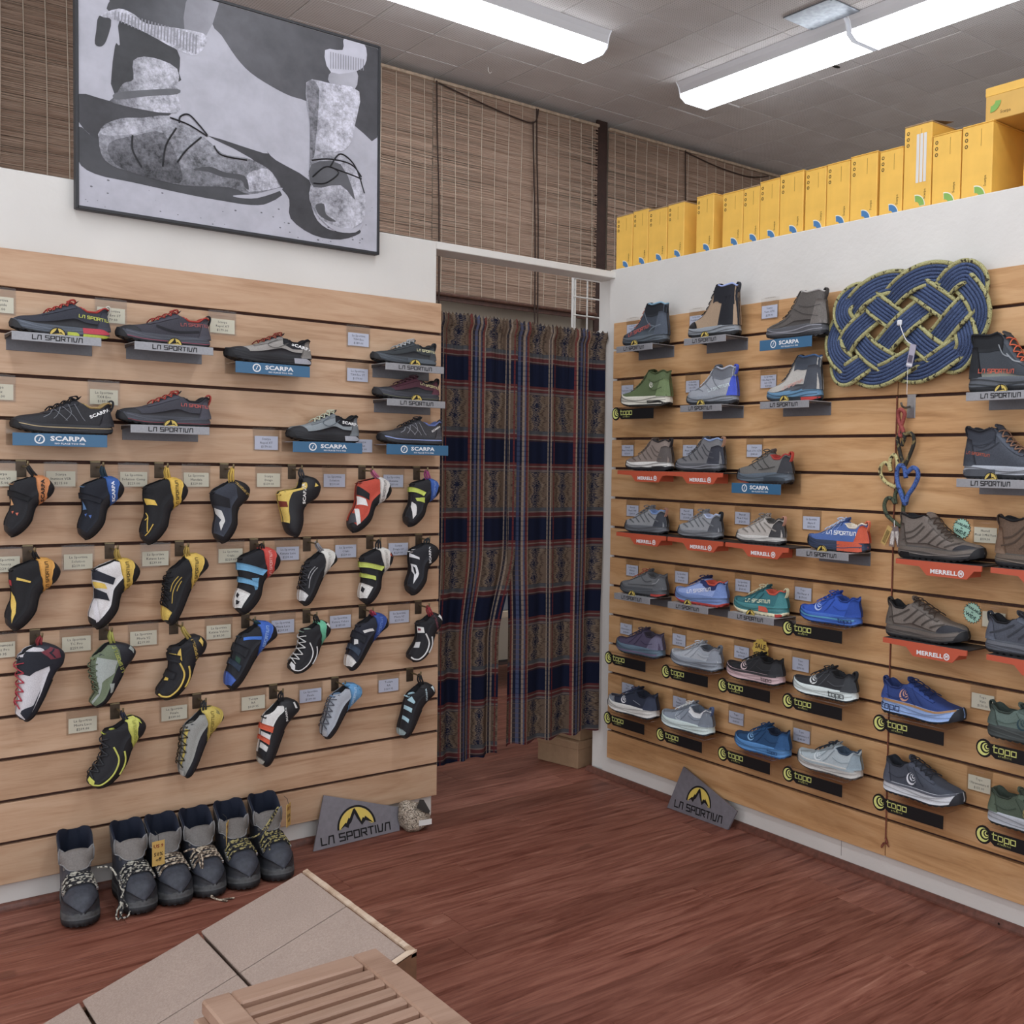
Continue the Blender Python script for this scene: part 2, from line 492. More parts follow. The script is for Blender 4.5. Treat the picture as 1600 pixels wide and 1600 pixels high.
# ceiling slab and square tiles
ce = MB().box(-4.2, 3.6, -5.2, 2.5, CEIL+0.013, CEIL+0.06).build('ceiling', mat('#4d4744', 0.9), kind='structure')
TP_ = 0.306
_t0 = MB().box(-TP_/2+0.0016, TP_/2-0.0016, -TP_/2+0.0016, TP_/2-0.0016, 0, 0.012, 0.0016).build('tile', TILE, ce)
first = True
for i in range(-4, 11):
    for j in range(-8, 5):
        x, y = 0.1748+TP_*(i+0.5), 0.817+TP_*(j+0.5)
        if y > 2.35 or x+y < -1.4: continue
        o = _t0 if first else link_copy(_t0, ce); first = False
        o.location = (x, y, CEIL + RNG.uniform(0, 0.0012))
        o.rotation_euler = (RNG.normal(0, 0.0025), RNG.normal(0, 0.0025), 0)
        if (i, j) == (5, 2): o.rotation_euler = (0.035, 0.02, 0); o.location.z = CEIL+0.002      # one tile has sagged
# dark hole in a tile
V, F = disc(0.016, 9); me_obj('hole', [(1.93+x*1.6, 0.62+y, CEIL-0.0006) for x, y in V], F, ink('#15110f'), ce)

# walls -------------------------------------------------------------
wl = struct(MB().box(-4.2, -0.723, 0.02, 0.14, 0, 1.917, 0.003).build('wall_left', WHITE_WALL))
mb = MB().box(0.02, 0.40, -5.2, 0.055, 0, 1.927, 0.003)
mb.box(0.034, 0.40, 0.055, 0.142, 0, 1.90, 0.004)
wr = struct(mb.build('wall_right', WHITE_WALL))
hd = struct(MB().box(-0.726, 0.40, 0.022, 0.128, 1.893, 1.918, 0.002).build('trim_1', mat('#dcd8d2', 0.5)))
wb = struct(MB().box(-4.2, 3.6, 2.36, 2.45, 0, CEIL+0.02).build('wall_back', BEIGE_WALL))
wside = struct(MB().box(3.5, 3.6, -5.2, 2.4, 0, CEIL+0.02).build('wall_far', BEIGE_WALL))
# shoe moulding along both walls
def mould(name, axis, a, b, off, m):
    pts = [(0, 0)] + [(-0.017*math.cos(t), 0.020*math.sin(t)) for t in np.linspace(0, PI/2, 6)]
    mb = MB()
    if axis == 'y': mb.prism([(off+p[0], p[1]) for p in pts], 1, a, b)
    else: mb.prism([(off+p[0], p[1]) for p in pts], 0, a, b)
    return struct(mb.build(name, m))
BROWN = mat('#6b3d2e', 0.5, 0, 0.25, 60)
mould('baseboard_right', 'y', -4.2, 0.14, 0.02, BROWN)
mould('baseboard_left', 'x', -4.2, -0.74, 0.02, BROWN)
V, F = disc(0.0035, 8); me_obj('nail_hole', [(0.0028, -1.69+x, 0.012+y) for x, y in V], F, ink('#140c09'), bpy.data.objects['baseboard_right'])
mb = MB().box(0.0195, 0.022, -1.1405, -1.139, 0.03, 0.085); mb.build('joint', mat('#8d867f', 0.8), wr)

# slat panels ---------------------------------------------------------
def slat_panel(name, label, length, n, zg0, m, origin, rz, inset=False):
    root = thing(name, label, 'wall panel', origin, rz)
    hl = length/2
    proto = None
    for k in range(n):
        top = zg0 - PITCH*(k-1) - (0.0045 if k else 0.010); bot = zg0 - PITCH*k + (0.0045 if k < n-1 else 0.003)
        key = (k == 0, k == n-1)
        if proto is None or k in (0, 1, n-1):
            h = (top-bot)/2
            # tongue behind each edge gives the slot its lip
            mb = MB().box(-hl, hl, 0.0, 0.0145, -h, h, 0.0009)
            o = mb.build('slat', m, root)
            if k not in (0, n-1): proto = o
        else: o = link_copy(proto, root)
        o.location = (0, 0, (top+bot)/2)
    MB().box(-hl+(0.007 if inset else -0.001), hl+0.001, 0.0146, 0.0198, zg0-PITCH*(n-1)+0.004, zg0+0.09).build('backing', SLOT, root)
    return root
slat_panel('display_wall', 'maple slat wall panel carrying the hanging climbing shoes', 2.285, 15, ZL, MAPLE, (-0.715-1.1425, 0, 0), 0)
slat_panel('display_wall', 'birch slat wall panel between the curtain corner and the corded seam', 1.316, 15, ZR, MAPLE_R, (0, -0.658, 0), -PI/2, True)
slat_panel('display_wall', 'birch slat wall panel beyond the seam, carrying the brown suede boots', 1.40, 15, ZR, MAPLE_R, (0, -1.3195-0.70, 0), -PI/2)

# ---------------------------------------------------------------- fluorescent fixtures
LENS = bpy.data.materials.new('lamp_lens'); t = NT(LENS)
t.bsdf.inputs['Base Color'].default_value = (0.9, 0.9, 0.92, 1)
t.bsdf.inputs['Emission Color'].default_value = (0.90, 0.94, 1.0, 1)
t.bsdf.inputs['Emission Strength'].default_value = LENS_POWER
ENAMEL = mat('#d6d5d8', 0.45)
CAP = bpy.data.materials.new('emissive_end_cap'); t = NT(CAP)           # opaque cap, weak emission added in place of light passing through
t.bsdf.inputs['Base Color'].default_value = (0.75, 0.76, 0.8, 1); t.bsdf.inputs['Emission Color'].default_value = (0.90, 0.94, 1.0, 1); t.bsdf.inputs['Emission Strength'].default_value = 0.10
_fx = None
def fixture(label, x, y, rz, group=None):
    """1.2 m wraparound fixture, length along local x"""
    global _fx
    if _fx is None:
        root = thing('ceiling_light', label, 'ceiling light')
        l = 0.60
        MB().prism([(-0.150, 0), (0.150, 0), (0.132, -0.022), (0.120, -0.060), (-0.120, -0.060), (-0.132, -0.022)], 0, -l, l).build('housing', ENAMEL, root)
        MB().prism([(-0.121, -0.058), (0.121, -0.058), (0.117, -0.076), (0.080, -0.098), (-0.080, -0.098), (-0.117, -0.076)], 0, -l+0.006, l-0.006).build('lens', LENS, root)
        for s in (-1, 1):
            MB().prism([(-0.152, 0), (0.152, 0), (0.134, -0.022), (0.123, -0.058), (0.120, -0.077), (0.082, -0.1), (-0.082, -0.1), (-0.120, -0.077), (-0.123, -0.058), (-0.134, -0.022)], 0, s*l-0.003, s*l+0.003).build('end_cap', CAP, root)
        _fx = root
    else:
        root = _fx.copy(); COL.objects.link(root)
        for c in list(_fx.children): link_copy(c, root)
        root['label'] = label
    root.location = (x, y, CEIL-0.001); root.rotation_euler = (0, 0, rz)
    return root
fixture('lit fluorescent ceiling light running along the bamboo-blind side, nearest the poster', 0.18, 1.225, 0)
fixture('lit fluorescent ceiling light ending above the bamboo blinds, far one of the joined pair', 1.62, 0.785, PI/2)
fixture('lit fluorescent ceiling light above the tall yellow boxes, near one of the joined pair', 1.62, -0.44, PI/2)
for i, (x, y, r) in enumerate(((-0.85, -1.15, PI/2), (-0.85, -2.40, PI/2), (-2.35, -1.05, PI/2), (-2.35, -2.30, PI/2), (-0.85, -4.0, PI/2), (-2.35, -4.0, PI/2))):
    fixture('lit fluorescent ceiling light over the shop floor, %s light behind the viewer' % ('first', 'second', 'third', 'fourth', 'fifth', 'sixth')[i], x, y, r, None)['group'] = 'fluorescent lights over the shop floor'

# galvanised vent plate on the ceiling
vt = thing('ceiling_vent', 'galvanised metal vent plate beside the joined ceiling lights', 'vent', (1.37, 0.235, CEIL-0.003))
MB().box(-0.10, 0.10, -0.15, 0.15, -0.004, 0.002, 0.001).build('plate', mat('#8d939a', 0.38, 0.85, 0.2, 40), vt)
for s in (-1, 1):
    V, F = disc(0.006, 10); me_obj('screw', [(s*0.085+x, s*0.135+y, -0.0048) for x, y in V], F, mat('#5b5d62', 0.4, 0.8), vt)
hk = MB().tube([(0.60, 1.93, CEIL), (0.60, 1.93, CEIL-0.02), (0.61, 1.93, CEIL-0.03), (0.62, 1.93, CEIL-0.02)], 0.002).build('ceiling_hook', mat('#e0dcd6', 0.5))
tag(hk, 'small white hook screwed into the ceiling tiles near the blinds', 'hook')

# ---------------------------------------------------------------- bamboo blinds
def bamboo_mat():
    m = bpy.data.materials.new('bamboo'); t = NT(m)
    v = t.coord('Object', (3.5, 1, 300)); n = t.noise(v, 1.0, 2, 0.7)
    n2 = t.noise(t.coord('Object', (1.5, 1, 22)), 1.0, 3, 0.6)
    c = t.ramp(n, [(0.30, '#5c4030'), (0.40, '#957660'), (0.52, '#ad8f79'), (0.7, '#c0a590')])
    c = t.mix(t.ramp(n2, [(0.35, (0.3, 0.3, 0.3, 1)), (0.6, (0, 0, 0, 1))]), c, lin('#8d6a57'))
    t.link(c, t.bsdf.inputs['Base Color']); t.bsdf.inputs['Roughness'].default_value = 0.7; t.bsdf.inputs['Specular IOR Level'].default_value = 0.2
    return m
BAMBOO = bamboo_mat()
STRING = mat('#c9b6a0', 0.8)
CORD = mat('#3a261d', 0.8)
BY, BZ0, BZ1 = 2.20, 2.125, 3.275
def blind(label, x0, x1, ragged, cords):
    root = thing('bamboo_blind', label, 'blind', (x0, BY, 0))
    W = x1-x0
    mb = MB(); z = BZ0+0.01
    while z < BZ1:
        a = RNG.normal(0, 0.0022); e = (RNG.exponential(0.03) if RNG.random() < 0.45 else 0.004) if ragged else 0
        xs = np.linspace(0, W-e, 4); h = RNG.uniform(0.0024, 0.0036); dy = RNG.uniform(-0.002, 0.002)
        zz = [z + a*(x-W/2)/W*2 + 0.004*math.sin(5*x+x0) for x in xs]
        v = []
        for x, q in zip(xs, zz): v += [(x, dy, q), (x, dy, q+h), (x, dy+0.002, q+h), (x, dy+0.002, q)]
        f = []
        for i in range(3):
            for k in range(4): f.append((4*i+k, 4*i+(k+1) % 4, 4*i+4+(k+1) % 4, 4*i+4+k))
        mb.add(v, f); z += 0.0034
    mb.build('sticks', BAMBOO, root, kind='stuff')
    mb = MB()
    for x in np.arange(0.05, W, 0.086):
        pts = [(x + 0.006*math.sin(3*zz+x*7), -0.0035, zz) for zz in np.linspace(BZ0, BZ1, 14)]
        mb.tube(pts, 0.0021, 4)
    mb.build('strings', STRING, root, kind='stuff')
    MB().box(0, W, -0.014, 0.012, BZ1-0.004, BZ1+0.014, 0.003).build('header_rail', mat('#b59c82', 0.6, 0, 0.2, 50), root)
    MB().tube([(0.0, -0.004, BZ0), (W, -0.004, BZ0)], 0.010, 8).build('bottom_roll', mat('#5a3626', 0.6, 0, 0.3, 60), root)
    MB().box(0, W, 0.004, 0.010, BZ0-0.035, BZ0, 0.002).build('bottom_lath', mat('#4a2a1e', 0.6, 0, 0.3, 60), root)
    for cx in cords:
        MB().tube(smooth_path([(cx, -0.016, BZ1), (cx+0.005, -0.018, 3.0), (cx+0.02, -0.018, 2.6), (cx+0.025, -0.018, 2.0)], 5), 0.0042, 6).build('pull_cord', CORD, root)
    return root
b1 = blind('wide bamboo blind hanging behind the black and white poster', -2.35, 0.415, False, [])
b2 = blind('bamboo blind with two dark pull cords above the curtain', 0.42, 1.545, True, [0.01, 0.66])
MB().tube(smooth_path([(0.02, -0.018, BZ1-0.01), (0.25, -0.02, BZ1-0.05), (0.5, -0.02, BZ1-0.085), (0.64, -0.02, BZ1-0.085), (0.672, -0.018, BZ1)], 5), 0.0042, 6).build('swag_cord', CORD, b2)
MB().tube(smooth_path([(0.635, -0.018, BZ1-0.08), (0.645, -0.018, 2.9), (0.66, -0.018, 2.5), (0.665, -0.018, 1.9)], 5), 0.0042, 6).build('pull_cord', CORD, b2)
b3 = blind('bamboo blind at the far end, mostly hidden behind the yellow boxes', 1.625, 3.3, False, [0.62])
MB().tube(smooth_path([(0.62, -0.018, BZ1-0.01), (0.9, -0.02, BZ1-0.05), (1.2, -0.02, BZ1-0.06), (1.4, -0.018, BZ1-0.02)], 5), 0.0042, 6).build('swag_cord', CORD, b3)
gl = MB().box(1.546, 1.624, 2.215, 2.23, 1.9, CEIL).build('dark_gap_strip', mat('#3b231b', 0.7, 0, 0.2, 30))  # dark strip standing in for the shaded gap between two blinds
struct(gl); gl.name = 'dark_gap_fill'

# white wire grid panel behind the jamb
gr = thing('wire_grid', 'white wire grid panel standing behind the white jamb', 'wire grid', (0.165, 0.5, 0))
mb = MB().tube([(0, 0, 0.0), (0, 0, 1.975)], 0.0055, 6).tube([(0.012, 0, 0.0), (0.012, 0, 1.975)], 0.0045, 6); mb.build('frame', mat('#e2e0dc', 0.4), gr)
for i in range(1, 6): MB().tube([(0.075*i, 0, 0.02), (0.075*i, 0, 1.972)], 0.0035, 6).build('upright_wire', mat('#e2e0dc', 0.4), gr)
for i in range(20): MB().tube([(0, -0.004, 1.97-0.076*i), (0.39, -0.004, 1.97-0.076*i)], 0.0032, 6).build('cross_wire', mat('#e2e0dc', 0.4), gr)

# ---------------------------------------------------------------- curtains
def cloth_mat():
    m = bpy.data.materials.new('plaid_ikat_cloth'); t = NT(m)
    uv = t.new('ShaderNodeUVMap'); sp = t.new('ShaderNodeSeparateXYZ'); t.link(uv.outputs[0], sp.inputs[0])
    u, v = sp.outputs[0], sp.outputs[1]
    nz = t.noise(uv.outputs[0], 120, 2, 0.6); nzs = t.math('SUBTRACT', nz, 0.5)
    hv = t.math('FRACT', t.math('DIVIDE', v, 0.28))
    fu = t.math('FRACT', t.math('DIVIDE', t.math('ADD', u, t.math('MULTIPLY', nzs, 0.0016)), 0.30))
    # woven zig-zag figures: one jagged figure to each block between the stripes
    x1 = t.math('DIVIDE', t.math('SUBTRACT', fu, 0.045), 0.315); x2 = t.math('DIVIDE', t.math('SUBTRACT', fu, 0.475), 0.325)
    isb = t.math('GREATER_THAN', fu, 0.44)
    xb = t.math('ADD', t.math('MULTIPLY', x1, t.math('SUBTRACT', 1.0, isb)), t.math('MULTIPLY', x2, isb))
    xb = t.math('ADD', xb, t.math('MULTIPLY', t.math('SUBTRACT', t.noise(t.coord('UV', (6, 9, 1)), 1.0, 1), 0.5), 0.5))
    tri = t.math('MULTIPLY', t.math('PINGPONG', v, 0.024), 12.0)
    weft = t.math('SUBTRACT', t.noise(t.coord('UV', (22, 330, 1)), 1.0, 2, 0.7), 0.5)
    dd = t.math('ADD', t.math('MULTIPLY', t.math('ABSOLUTE', t.math('SUBTRACT', xb, 0.42)), 2.0), t.math('ADD', tri, t.math('MULTIPLY', weft, 1.3)))
    ik = t.ramp(dd, [(0.0, '#262b44'), (0.22, '#a09080'), (0.30, '#2a2d44'), (0.48, '#92806c'), (0.66, '#7e6b5a'), (0.84, '#4a3b34'), (0.95, '#7a6656')], 'CONSTANT')
    band = t.ramp(hv, [(0.0, '#1c2440'), (0.285, '#6b3638'), (0.315, '#857770'), (0.33, '#6b3638'), (0.36, '#5e5a5e'), (0.375, '#857770'), (0.39, '#4e4c54'), (0.86, '#585b62'), (0.905, '#857770'), (0.92, '#6b3638'), (0.965, '#857770'), (0.98, '#42303a')], 'CONSTANT')
    inside = t.math('MULTIPLY', t.math('GREATER_THAN', hv, 0.40), t.math('LESS_THAN', hv, 0.86))
    c = t.mix(inside, band, ik)
    stripes = t.ramp(fu, [(0.0, '#8a3636'), (0.03, '#b49c86'), (0.045, '#000000'), (0.36, '#ac9a88'), (0.378, '#22283e'), (0.405, '#ac9a88'), (0.425, '#000000'), (0.455, '#7c2f30'), (0.475, '#000000'), (0.79, '#8a3636'), (0.825, '#b49c86'), (0.845, '#22283e'), (0.88, '#586690'), (0.915, '#22283e'), (0.94, '#ac9a88'), (0.965, '#586690'), (0.985, '#22283e')], 'CONSTANT')
    mask = t.ramp(fu, [(0.0, '#ffffff'), (0.045, '#000000'), (0.36, '#ffffff'), (0.425, '#000000'), (0.455, '#ffffff'), (0.475, '#000000'), (0.79, '#ffffff')], 'CONSTANT')
    dash = t.math('GREATER_THAN', t.math('FRACT', t.math('DIVIDE', v, 0.018)), 0.25)
    mf = t.math('MULTIPLY', t.math('MULTIPLY', mask, 0.80), t.math('ADD', t.math('MULTIPLY', dash, 0.4), 0.6))
    c = t.mix(mf, c, stripes)
    weave = t.noise(t.coord('UV', (900, 900, 1)), 1.0, 1)
    c = t.mix(0.35, c, t.ramp(weave, [(0.3, '#5a5a5a'), (0.7, '#ffffff')]), 'MULTIPLY')
    c = t.mix(1.0, c, lin('#dcd8d5'), 'MULTIPLY')
    t.link(c, t.bsdf.inputs['Base Color']); t.bsdf.inputs['Roughness'].default_value = 0.9; t.bsdf.inputs['Specular IOR Level'].default_value = 0.1
    return m
CLOTH = cloth_mat()
def curtain(label, xt0, xt1, xb0, xb1, zt, zb0, zb1, seed, u0):
    nu, nv = 90, 60
    V, UV = [], []
    r = np.random.default_rng(seed); ph = r.uniform(0, 6, 6)
    for i in range(nu):
        p = i/(nu-1)
        for j in range(nv):
            q = j/(nv-1)                      # 0 top, 1 bottom
            sq = float(sstep(.52, .74, q)); x0 = xt0+(xb0-xt0)*sq; x1 = xt1+(xb1-xt1)*sq
            amp = 0.014*(1-q)+0.026*q
            f = math.sin(2*PI*p*3.6+ph[0]+0.5*math.sin(3*q+ph[1])) + 0.5*math.sin(2*PI*p*7.1+ph[2]+1.1*q)*(1-0.6*q)
            g = math.sin(2*PI*p*26+ph[3])*0.35*max(0, 1-q*7)
            zb = zb0+(zb1-zb0)*p
            top = zt + 0.006*math.sin(2*PI*p*24+ph[4])*max(0, 1-q*20)
            z = top+(zb-top)*q + 0.004*math.sin(2*PI*p*4+ph[5])*q
            roll = 0.016*max(0.0, 1-((q-0.012)/0.02)**2)
            V.append((x0+(x1-x0)*p + 0.006*f*(1-abs(2*p-1)), 0.094 + amp*(f*0.8+g)*0.72 - roll, z)); UV.append((u0+p*(xt1-xt0)*1.12, (zt-z)+0.135))
    F = grid_faces(nu, nv)
    o = me_obj('curtain', V, F, CLOTH, None, True)
    lay = o.data.uv_layers.new(name='UVMap')
    for lp in o.data.loops: lay.data[lp.index].uv = UV[lp.vertex_index]
    return tag(o, label, 'curtain')
curtain('navy and tan plaid curtain panel hanging beside the climbing-shoe wall', -0.716, -0.366, -0.716, -0.430, 1.700, 0.140, 0.150, 3, 0.06)
curtain('navy and tan plaid curtain panel hanging against the white jamb', -0.394, 0.026, -0.384, 0.018, 1.697, 0.166, 0.172, 11, 0.52)
rod = thing('curtain_rod', 'pale curtain rod threaded through the plaid curtains', 'curtain rod', (0, 0.121, 1.684))
MB().tube([(-0.722, 0, 0), (0.033, 0, 0)], 0.008, 10).build('rod', mat('#d8d3cb', 0.4), rod)
MB().tube([(0.020, 0, 0), (0.034, 0, 0)], 0.022, 14).build('end_bracket', mat('#dcd8d2', 0.5), rod)

# cardboard boxes and stock behind the curtain
CARD = mat('#9b7a58', 0.8, 0, 0.08, 30)
def carton(label, x, y, z, w, d, h, rz, group=None):
    r = thing('cardboard_box', label, 'cardboard box', (x, y, z), rz)
    MB().box(-w/2, w/2, -d/2, d/2, 0.0, h-0.002, 0.002).build('body', CARD, r)
    MB().box(-w/2-0.003, w/2+0.003, -d/2-0.003, d/2+0.003, h-0.03, h, 0.002).build('lid', CARD, r)
    V, F = disc(0.009, 14, 0, 2*PI, 0.006); me_obj('printed_ring', [(w/2-0.035+a, -d/2-0.0038, 0.028+b) for a, b in V], F, ink('#2a1f18'), r)
    return r
carton('brown cardboard shoe box on the floor behind the curtain hem', 0.068, 0.302, 0, 0.20, 0.22, 0.105, 0.2)
carton('smaller brown cardboard box stacked behind the curtain hem', 0.085, 0.300, 0.1055, 0.18, 0.20, 0.09, 0.15)
DARKB = mat('#23252d', 0.7); GREYB = mat('#7d828c', 0.7)
for i in range(6):
    r = thing('stock_box', 'dark stock box with white end label behind the curtain gap, %s from the shelf' % ('first', 'second', 'third', 'fourth', 'fifth', 'sixth')[i], 'shoe box', (0.66+0.012*(i % 2), 1.75, 0.42+0.105*i), 0.0, 'stock boxes seen through the curtain gap')
    MB().box(-0.15, 0.15, -0.13, 0.13, 0, 0.102, 0.003).build('body', GREYB if i in (0, 5) else DARKB, r)
    MB().box(0.02, 0.075, -0.1312, -0.1302, 0.03, 0.075).build('end_label', ink('#dcdcda'), r)
st = thing('stock_shelf', 'pale wooden stock shelf seen through the curtain gap', 'shelf', (0.66, 1.75, 0.0))
MB().box(-0.35, 0.35, -0.16, 0.3, 0.385, 0.418, 0.002).build('board', mat('#c8b79c', 0.6), st)
for s in (-0.33, 0.33): MB().box(s-0.015, s+0.015, -0.15, 0.29, 0, 0.385, 0.002).build('side', mat('#a8987f', 0.6), st)
# ================================================================== SHOE BUILDER
PLAN = curve1([(0, 0), (0.008, 0.045), (0.03, 0.078), (0.08, 0.104), (0.15, 0.118), (0.25, 0.121), (0.36, 0.118), (0.48, 0.127), (0.60, 0.146), (0.70, 0.156), (0.79, 0.153), (0.87, 0.135), (0.93, 0.104), (0.97, 0.070), (0.992, 0.035), (1, 0)])
PROF = {
 'low': (0.33, [(0, .80), (.03, .88), (.07, .83), (.15, .70), (.24, .70), (.31, .82), (.37, .91), (.45, .84), (.54, .735), (.63, .635), (.72, .555), (.81, .505), (.89, .475), (.945, .44), (.98, .385), (1, .30)]),
 'mid': (0.36, [(0, .86), (.03, .95), (.10, .91), (.2, .86), (.29, .90), (.36, .95), (.43, .85), (.5, .70), (.58, .575), (.66, .485), (.75, .435), (.84, .40), (.91, .375), (.955, .34), (.985, .29), (1, .22)]),
 'high': (0.38, [(0, .90), (.03, .97), (.12, .95), (.25, .93), (.36, .97), (.41, .93), (.465, .80), (.53, .63), (.60, .495), (.68, .42), (.78, .37), (.87, .335), (.94, .29), (.98, .245), (1, .18)]),
}
class ShoeSurf:
    VR = 0.62
    def __init__(s, L, H, kind, soleh=0.115, solet=0.08, rocker=0.045, wide=1.0):
        rocker *= 1.25
        s.L, s.H, s.kind = L, H, kind
        s.uc, pr = PROF[kind]
        s.h = curve1([(a, b*H) for a, b in pr])
        s.z0 = curve1([(0, soleh*L), (0.25, soleh*L*0.96), (0.5, (soleh*0.55+solet*0.5)*L), (0.75, (solet+rocker*0.25)*L), (0.92, (solet+rocker*0.72)*L), (1, (solet+rocker)*L)])
        s.zb = curve1([(0, 0.034*L), (0.035, 0.012*L), (0.085, 0.0), (0.66, 0.0), (0.80, rocker*0.22*L), (0.92, rocker*0.66*L), (1, rocker*1.05*L)])
        s.wide = wide; s.rt = 0.76 if kind == 'low' else 0.72
    def pt(s, u, v, side=1, off=0.0):
        u = np.asarray(u, float); v = np.asarray(v, float); u, v = np.broadcast_arrays(u, v)
        def raw(u, v):
            L = s.L; w = PLAN(u)*L*s.wide; z0 = s.z0(u); h = np.maximum(s.h(u), z0+0.004)
            th = v*PI/2
            ya = np.cos(th)**0.55; za = np.sin(th)**0.82
            vr = s.VR; vc = np.clip(v/vr, 0, 1); vin = np.clip((v-vr)/(1-vr), 0, 1)
            rt = s.rt(u) if callable(s.rt) else s.rt
            yc = np.where(v <= vr, 1-(1-rt)*vc**1.6, rt*(1-0.26*sstep(0, 0.35, vin))*(1-np.clip((vin-0.35)/0.65, 0, 1)))
            zc = np.where(v <= vr, vc**0.95, 1.0)
            c = 1-sstep(s.uc-0.03, s.uc+0.07, u)
            win = sstep(0.03, 0.085, u)*(1-sstep(s.uc-0.045, s.uc+0.005, u))
            drop = win*sstep(0.12, 0.55, vin)*np.maximum(h-z0-0.02*L, 0)*0.92 - win*0.006*np.sin(PI*np.clip(vin/0.3, 0, 1))
            y = w*(ya+(yc-ya)*c); zr = za+(zc-za)*c
            z = z0+(h-z0)*zr - c*drop
            zq = np.clip((z-z0)/(h-z0), 0, 1)
            x = u*L + L*(1-u)**7*(0.024*np.sin((zq-0.45)*PI*1.1) - 0.022*zq**6)
            return np.stack([x, y*side, z], -1)
        P = raw(u, v)
        if off:
            e = 1e-3
            du = raw(np.clip(u+e, 0, 1), v)-raw(np.clip(u-e, 0, 1), v); dv = raw(u, np.clip(v+e, 0, 1))-raw(u, np.clip(v-e, 0, 1))
            n = np.cross(du, dv)*side*(-1)
            ln = np.linalg.norm(n, axis=-1, keepdims=True)
            n = np.where(ln > 1e-12, n/np.maximum(ln, 1e-12), np.array([0, side*1.0, 0.0]))
            out = np.stack([np.zeros_like(u), np.ones_like(u)*side, np.ones_like(u)*0.3], -1)
            n = np.where((n*out).sum(-1, keepdims=True) < 0, -n, n)
            P = P + n*off
        return P
    def side_pt(s, x, z, side=1, off=0.001):
        """a point of the side seen from the flank: x along the shoe, z height"""
        u = np.clip(np.asarray(x, float)/s.L, 0.002, 0.998); z = np.asarray(z, float)
        vs = np.linspace(0, 0.97, 30)
        uu = np.repeat(u[:, None], 30, 1); Z = s.pt(uu, vs[None, :]*np.where(uu < s.uc, s.VR, 1.0))[..., 2]
        v = np.array([np.interp(z[i], np.maximum.accumulate(Z[i]), vs*(s.VR if u[i] < s.uc else 1.0)) for i in range(len(u))])
        return s.pt(u, v, side, off)
    def sole_pt(s, u, r, side):
        """r 0 bottom edge .. 1 top of the midsole"""
        u = np.asarray(u, float); L = s.L
        fl = np.interp(r, [0, 0.12, 0.3, 0.75, 1.0], [0.93, 1.03, 1.06, 1.045, 1.03])
        w = PLAN(u)*L*s.wide*fl + 0.0005
        zb, zt = s.zb(u), s.z0(u)+0.003
        x = (u-0.5)*L*(1.0+0.035*math.sin(PI*min(1, r*1.0+0.15))) + 0.5*L
        return np.stack([x, w*side, zb+(zt-zb)*r], -1)

def both(fn, nu, nv):
    """patch from fn(p,q)->(u,v) on both sides, joined as two sheets"""
    pass

def patch(name, S, fu, nu, nv, off, m, parent, sides=(1, -1), skirt=True):
    """overlay sheet: fu(p,q) -> (u,v) arrays; with a short turned-in edge"""
    p, q = np.meshgrid(np.linspace(0, 1, nu), np.linspace(0, 1, nv), indexing='ij')
    u, v = fu(p, q)
    V, F = [], []
    for sd in sides:
        b = len(V); P = S.pt(u, v, sd, off).reshape(-1, 3); V += list(P)
        F += [tuple(i+b for i in f) for f in grid_faces(nu, nv)]
        if skirt:
            Q = S.pt(u, v, sd, -0.0006).reshape(-1, 3)
            rim = [i*nv for i in range(nu)] + [(nu-1)*nv+j for j in range(1, nv)] + [i*nv+nv-1 for i in range(nu-2, -1, -1)] + [j for j in range(nv-2, 0, -1)]
            c = len(V); V += [Q[i] for i in rim]; n = len(rim)
            F += [(b+rim[i], b+rim[(i+1) % n], c+(i+1) % n, c+i) for i in range(n)]
    return me_obj(name, V, F, m, parent, True)

def poly_patch(name, S, poly, side, off, m, parent, step=0.03):
    """overlay from a polygon in (u,v)"""
    V2, F = fill_poly(poly, step)
    a = np.array(V2); P = S.pt(np.clip(a[:, 0], 0.001, 0.999), np.clip(a[:, 1], 0, 1), side, off)
    return me_obj(name, P, F, m, parent, True)

def side_text(name, S, vf, size, cx, cz, side, m, parent, rot=0.0, xs=1.0):
    V, F = vf; ca, sa = math.cos(rot), math.sin(rot)
    a = np.array([((x*ca*xs-y*sa)*size, (x*sa*xs+y*ca)*size) for x, y in V])
    P = S.side_pt(cx - side*a[:, 0], cz + a[:, 1], side, 0.0016)
    return me_obj(name, P, F, m, parent)

def side_line(S, pts, side, w, out):
    """narrow band following points (x/L, z/H) on the flank, collected in MB"""
    P = np.array(smooth_path([(p[0]*S.L, p[1]*S.H, 0) for p in pts], 5))[:, :2]
    T = np.gradient(P, axis=0); T /= np.linalg.norm(T, axis=1)[:, None]+1e-9
    N = np.stack([-T[:, 1], T[:, 0]], 1)
    a, b = P+N*w/2, P-N*w/2
    A = S.side_pt(a[:, 0], a[:, 1], side, 0.0017); B = S.side_pt(b[:, 0], b[:, 1], side, 0.0017)
    v = [p for ab in zip(A, B) for p in ab]
    out.add(v, [(2*i, 2*i+1, 2*i+3, 2*i+2) for i in range(len(A)-1)])

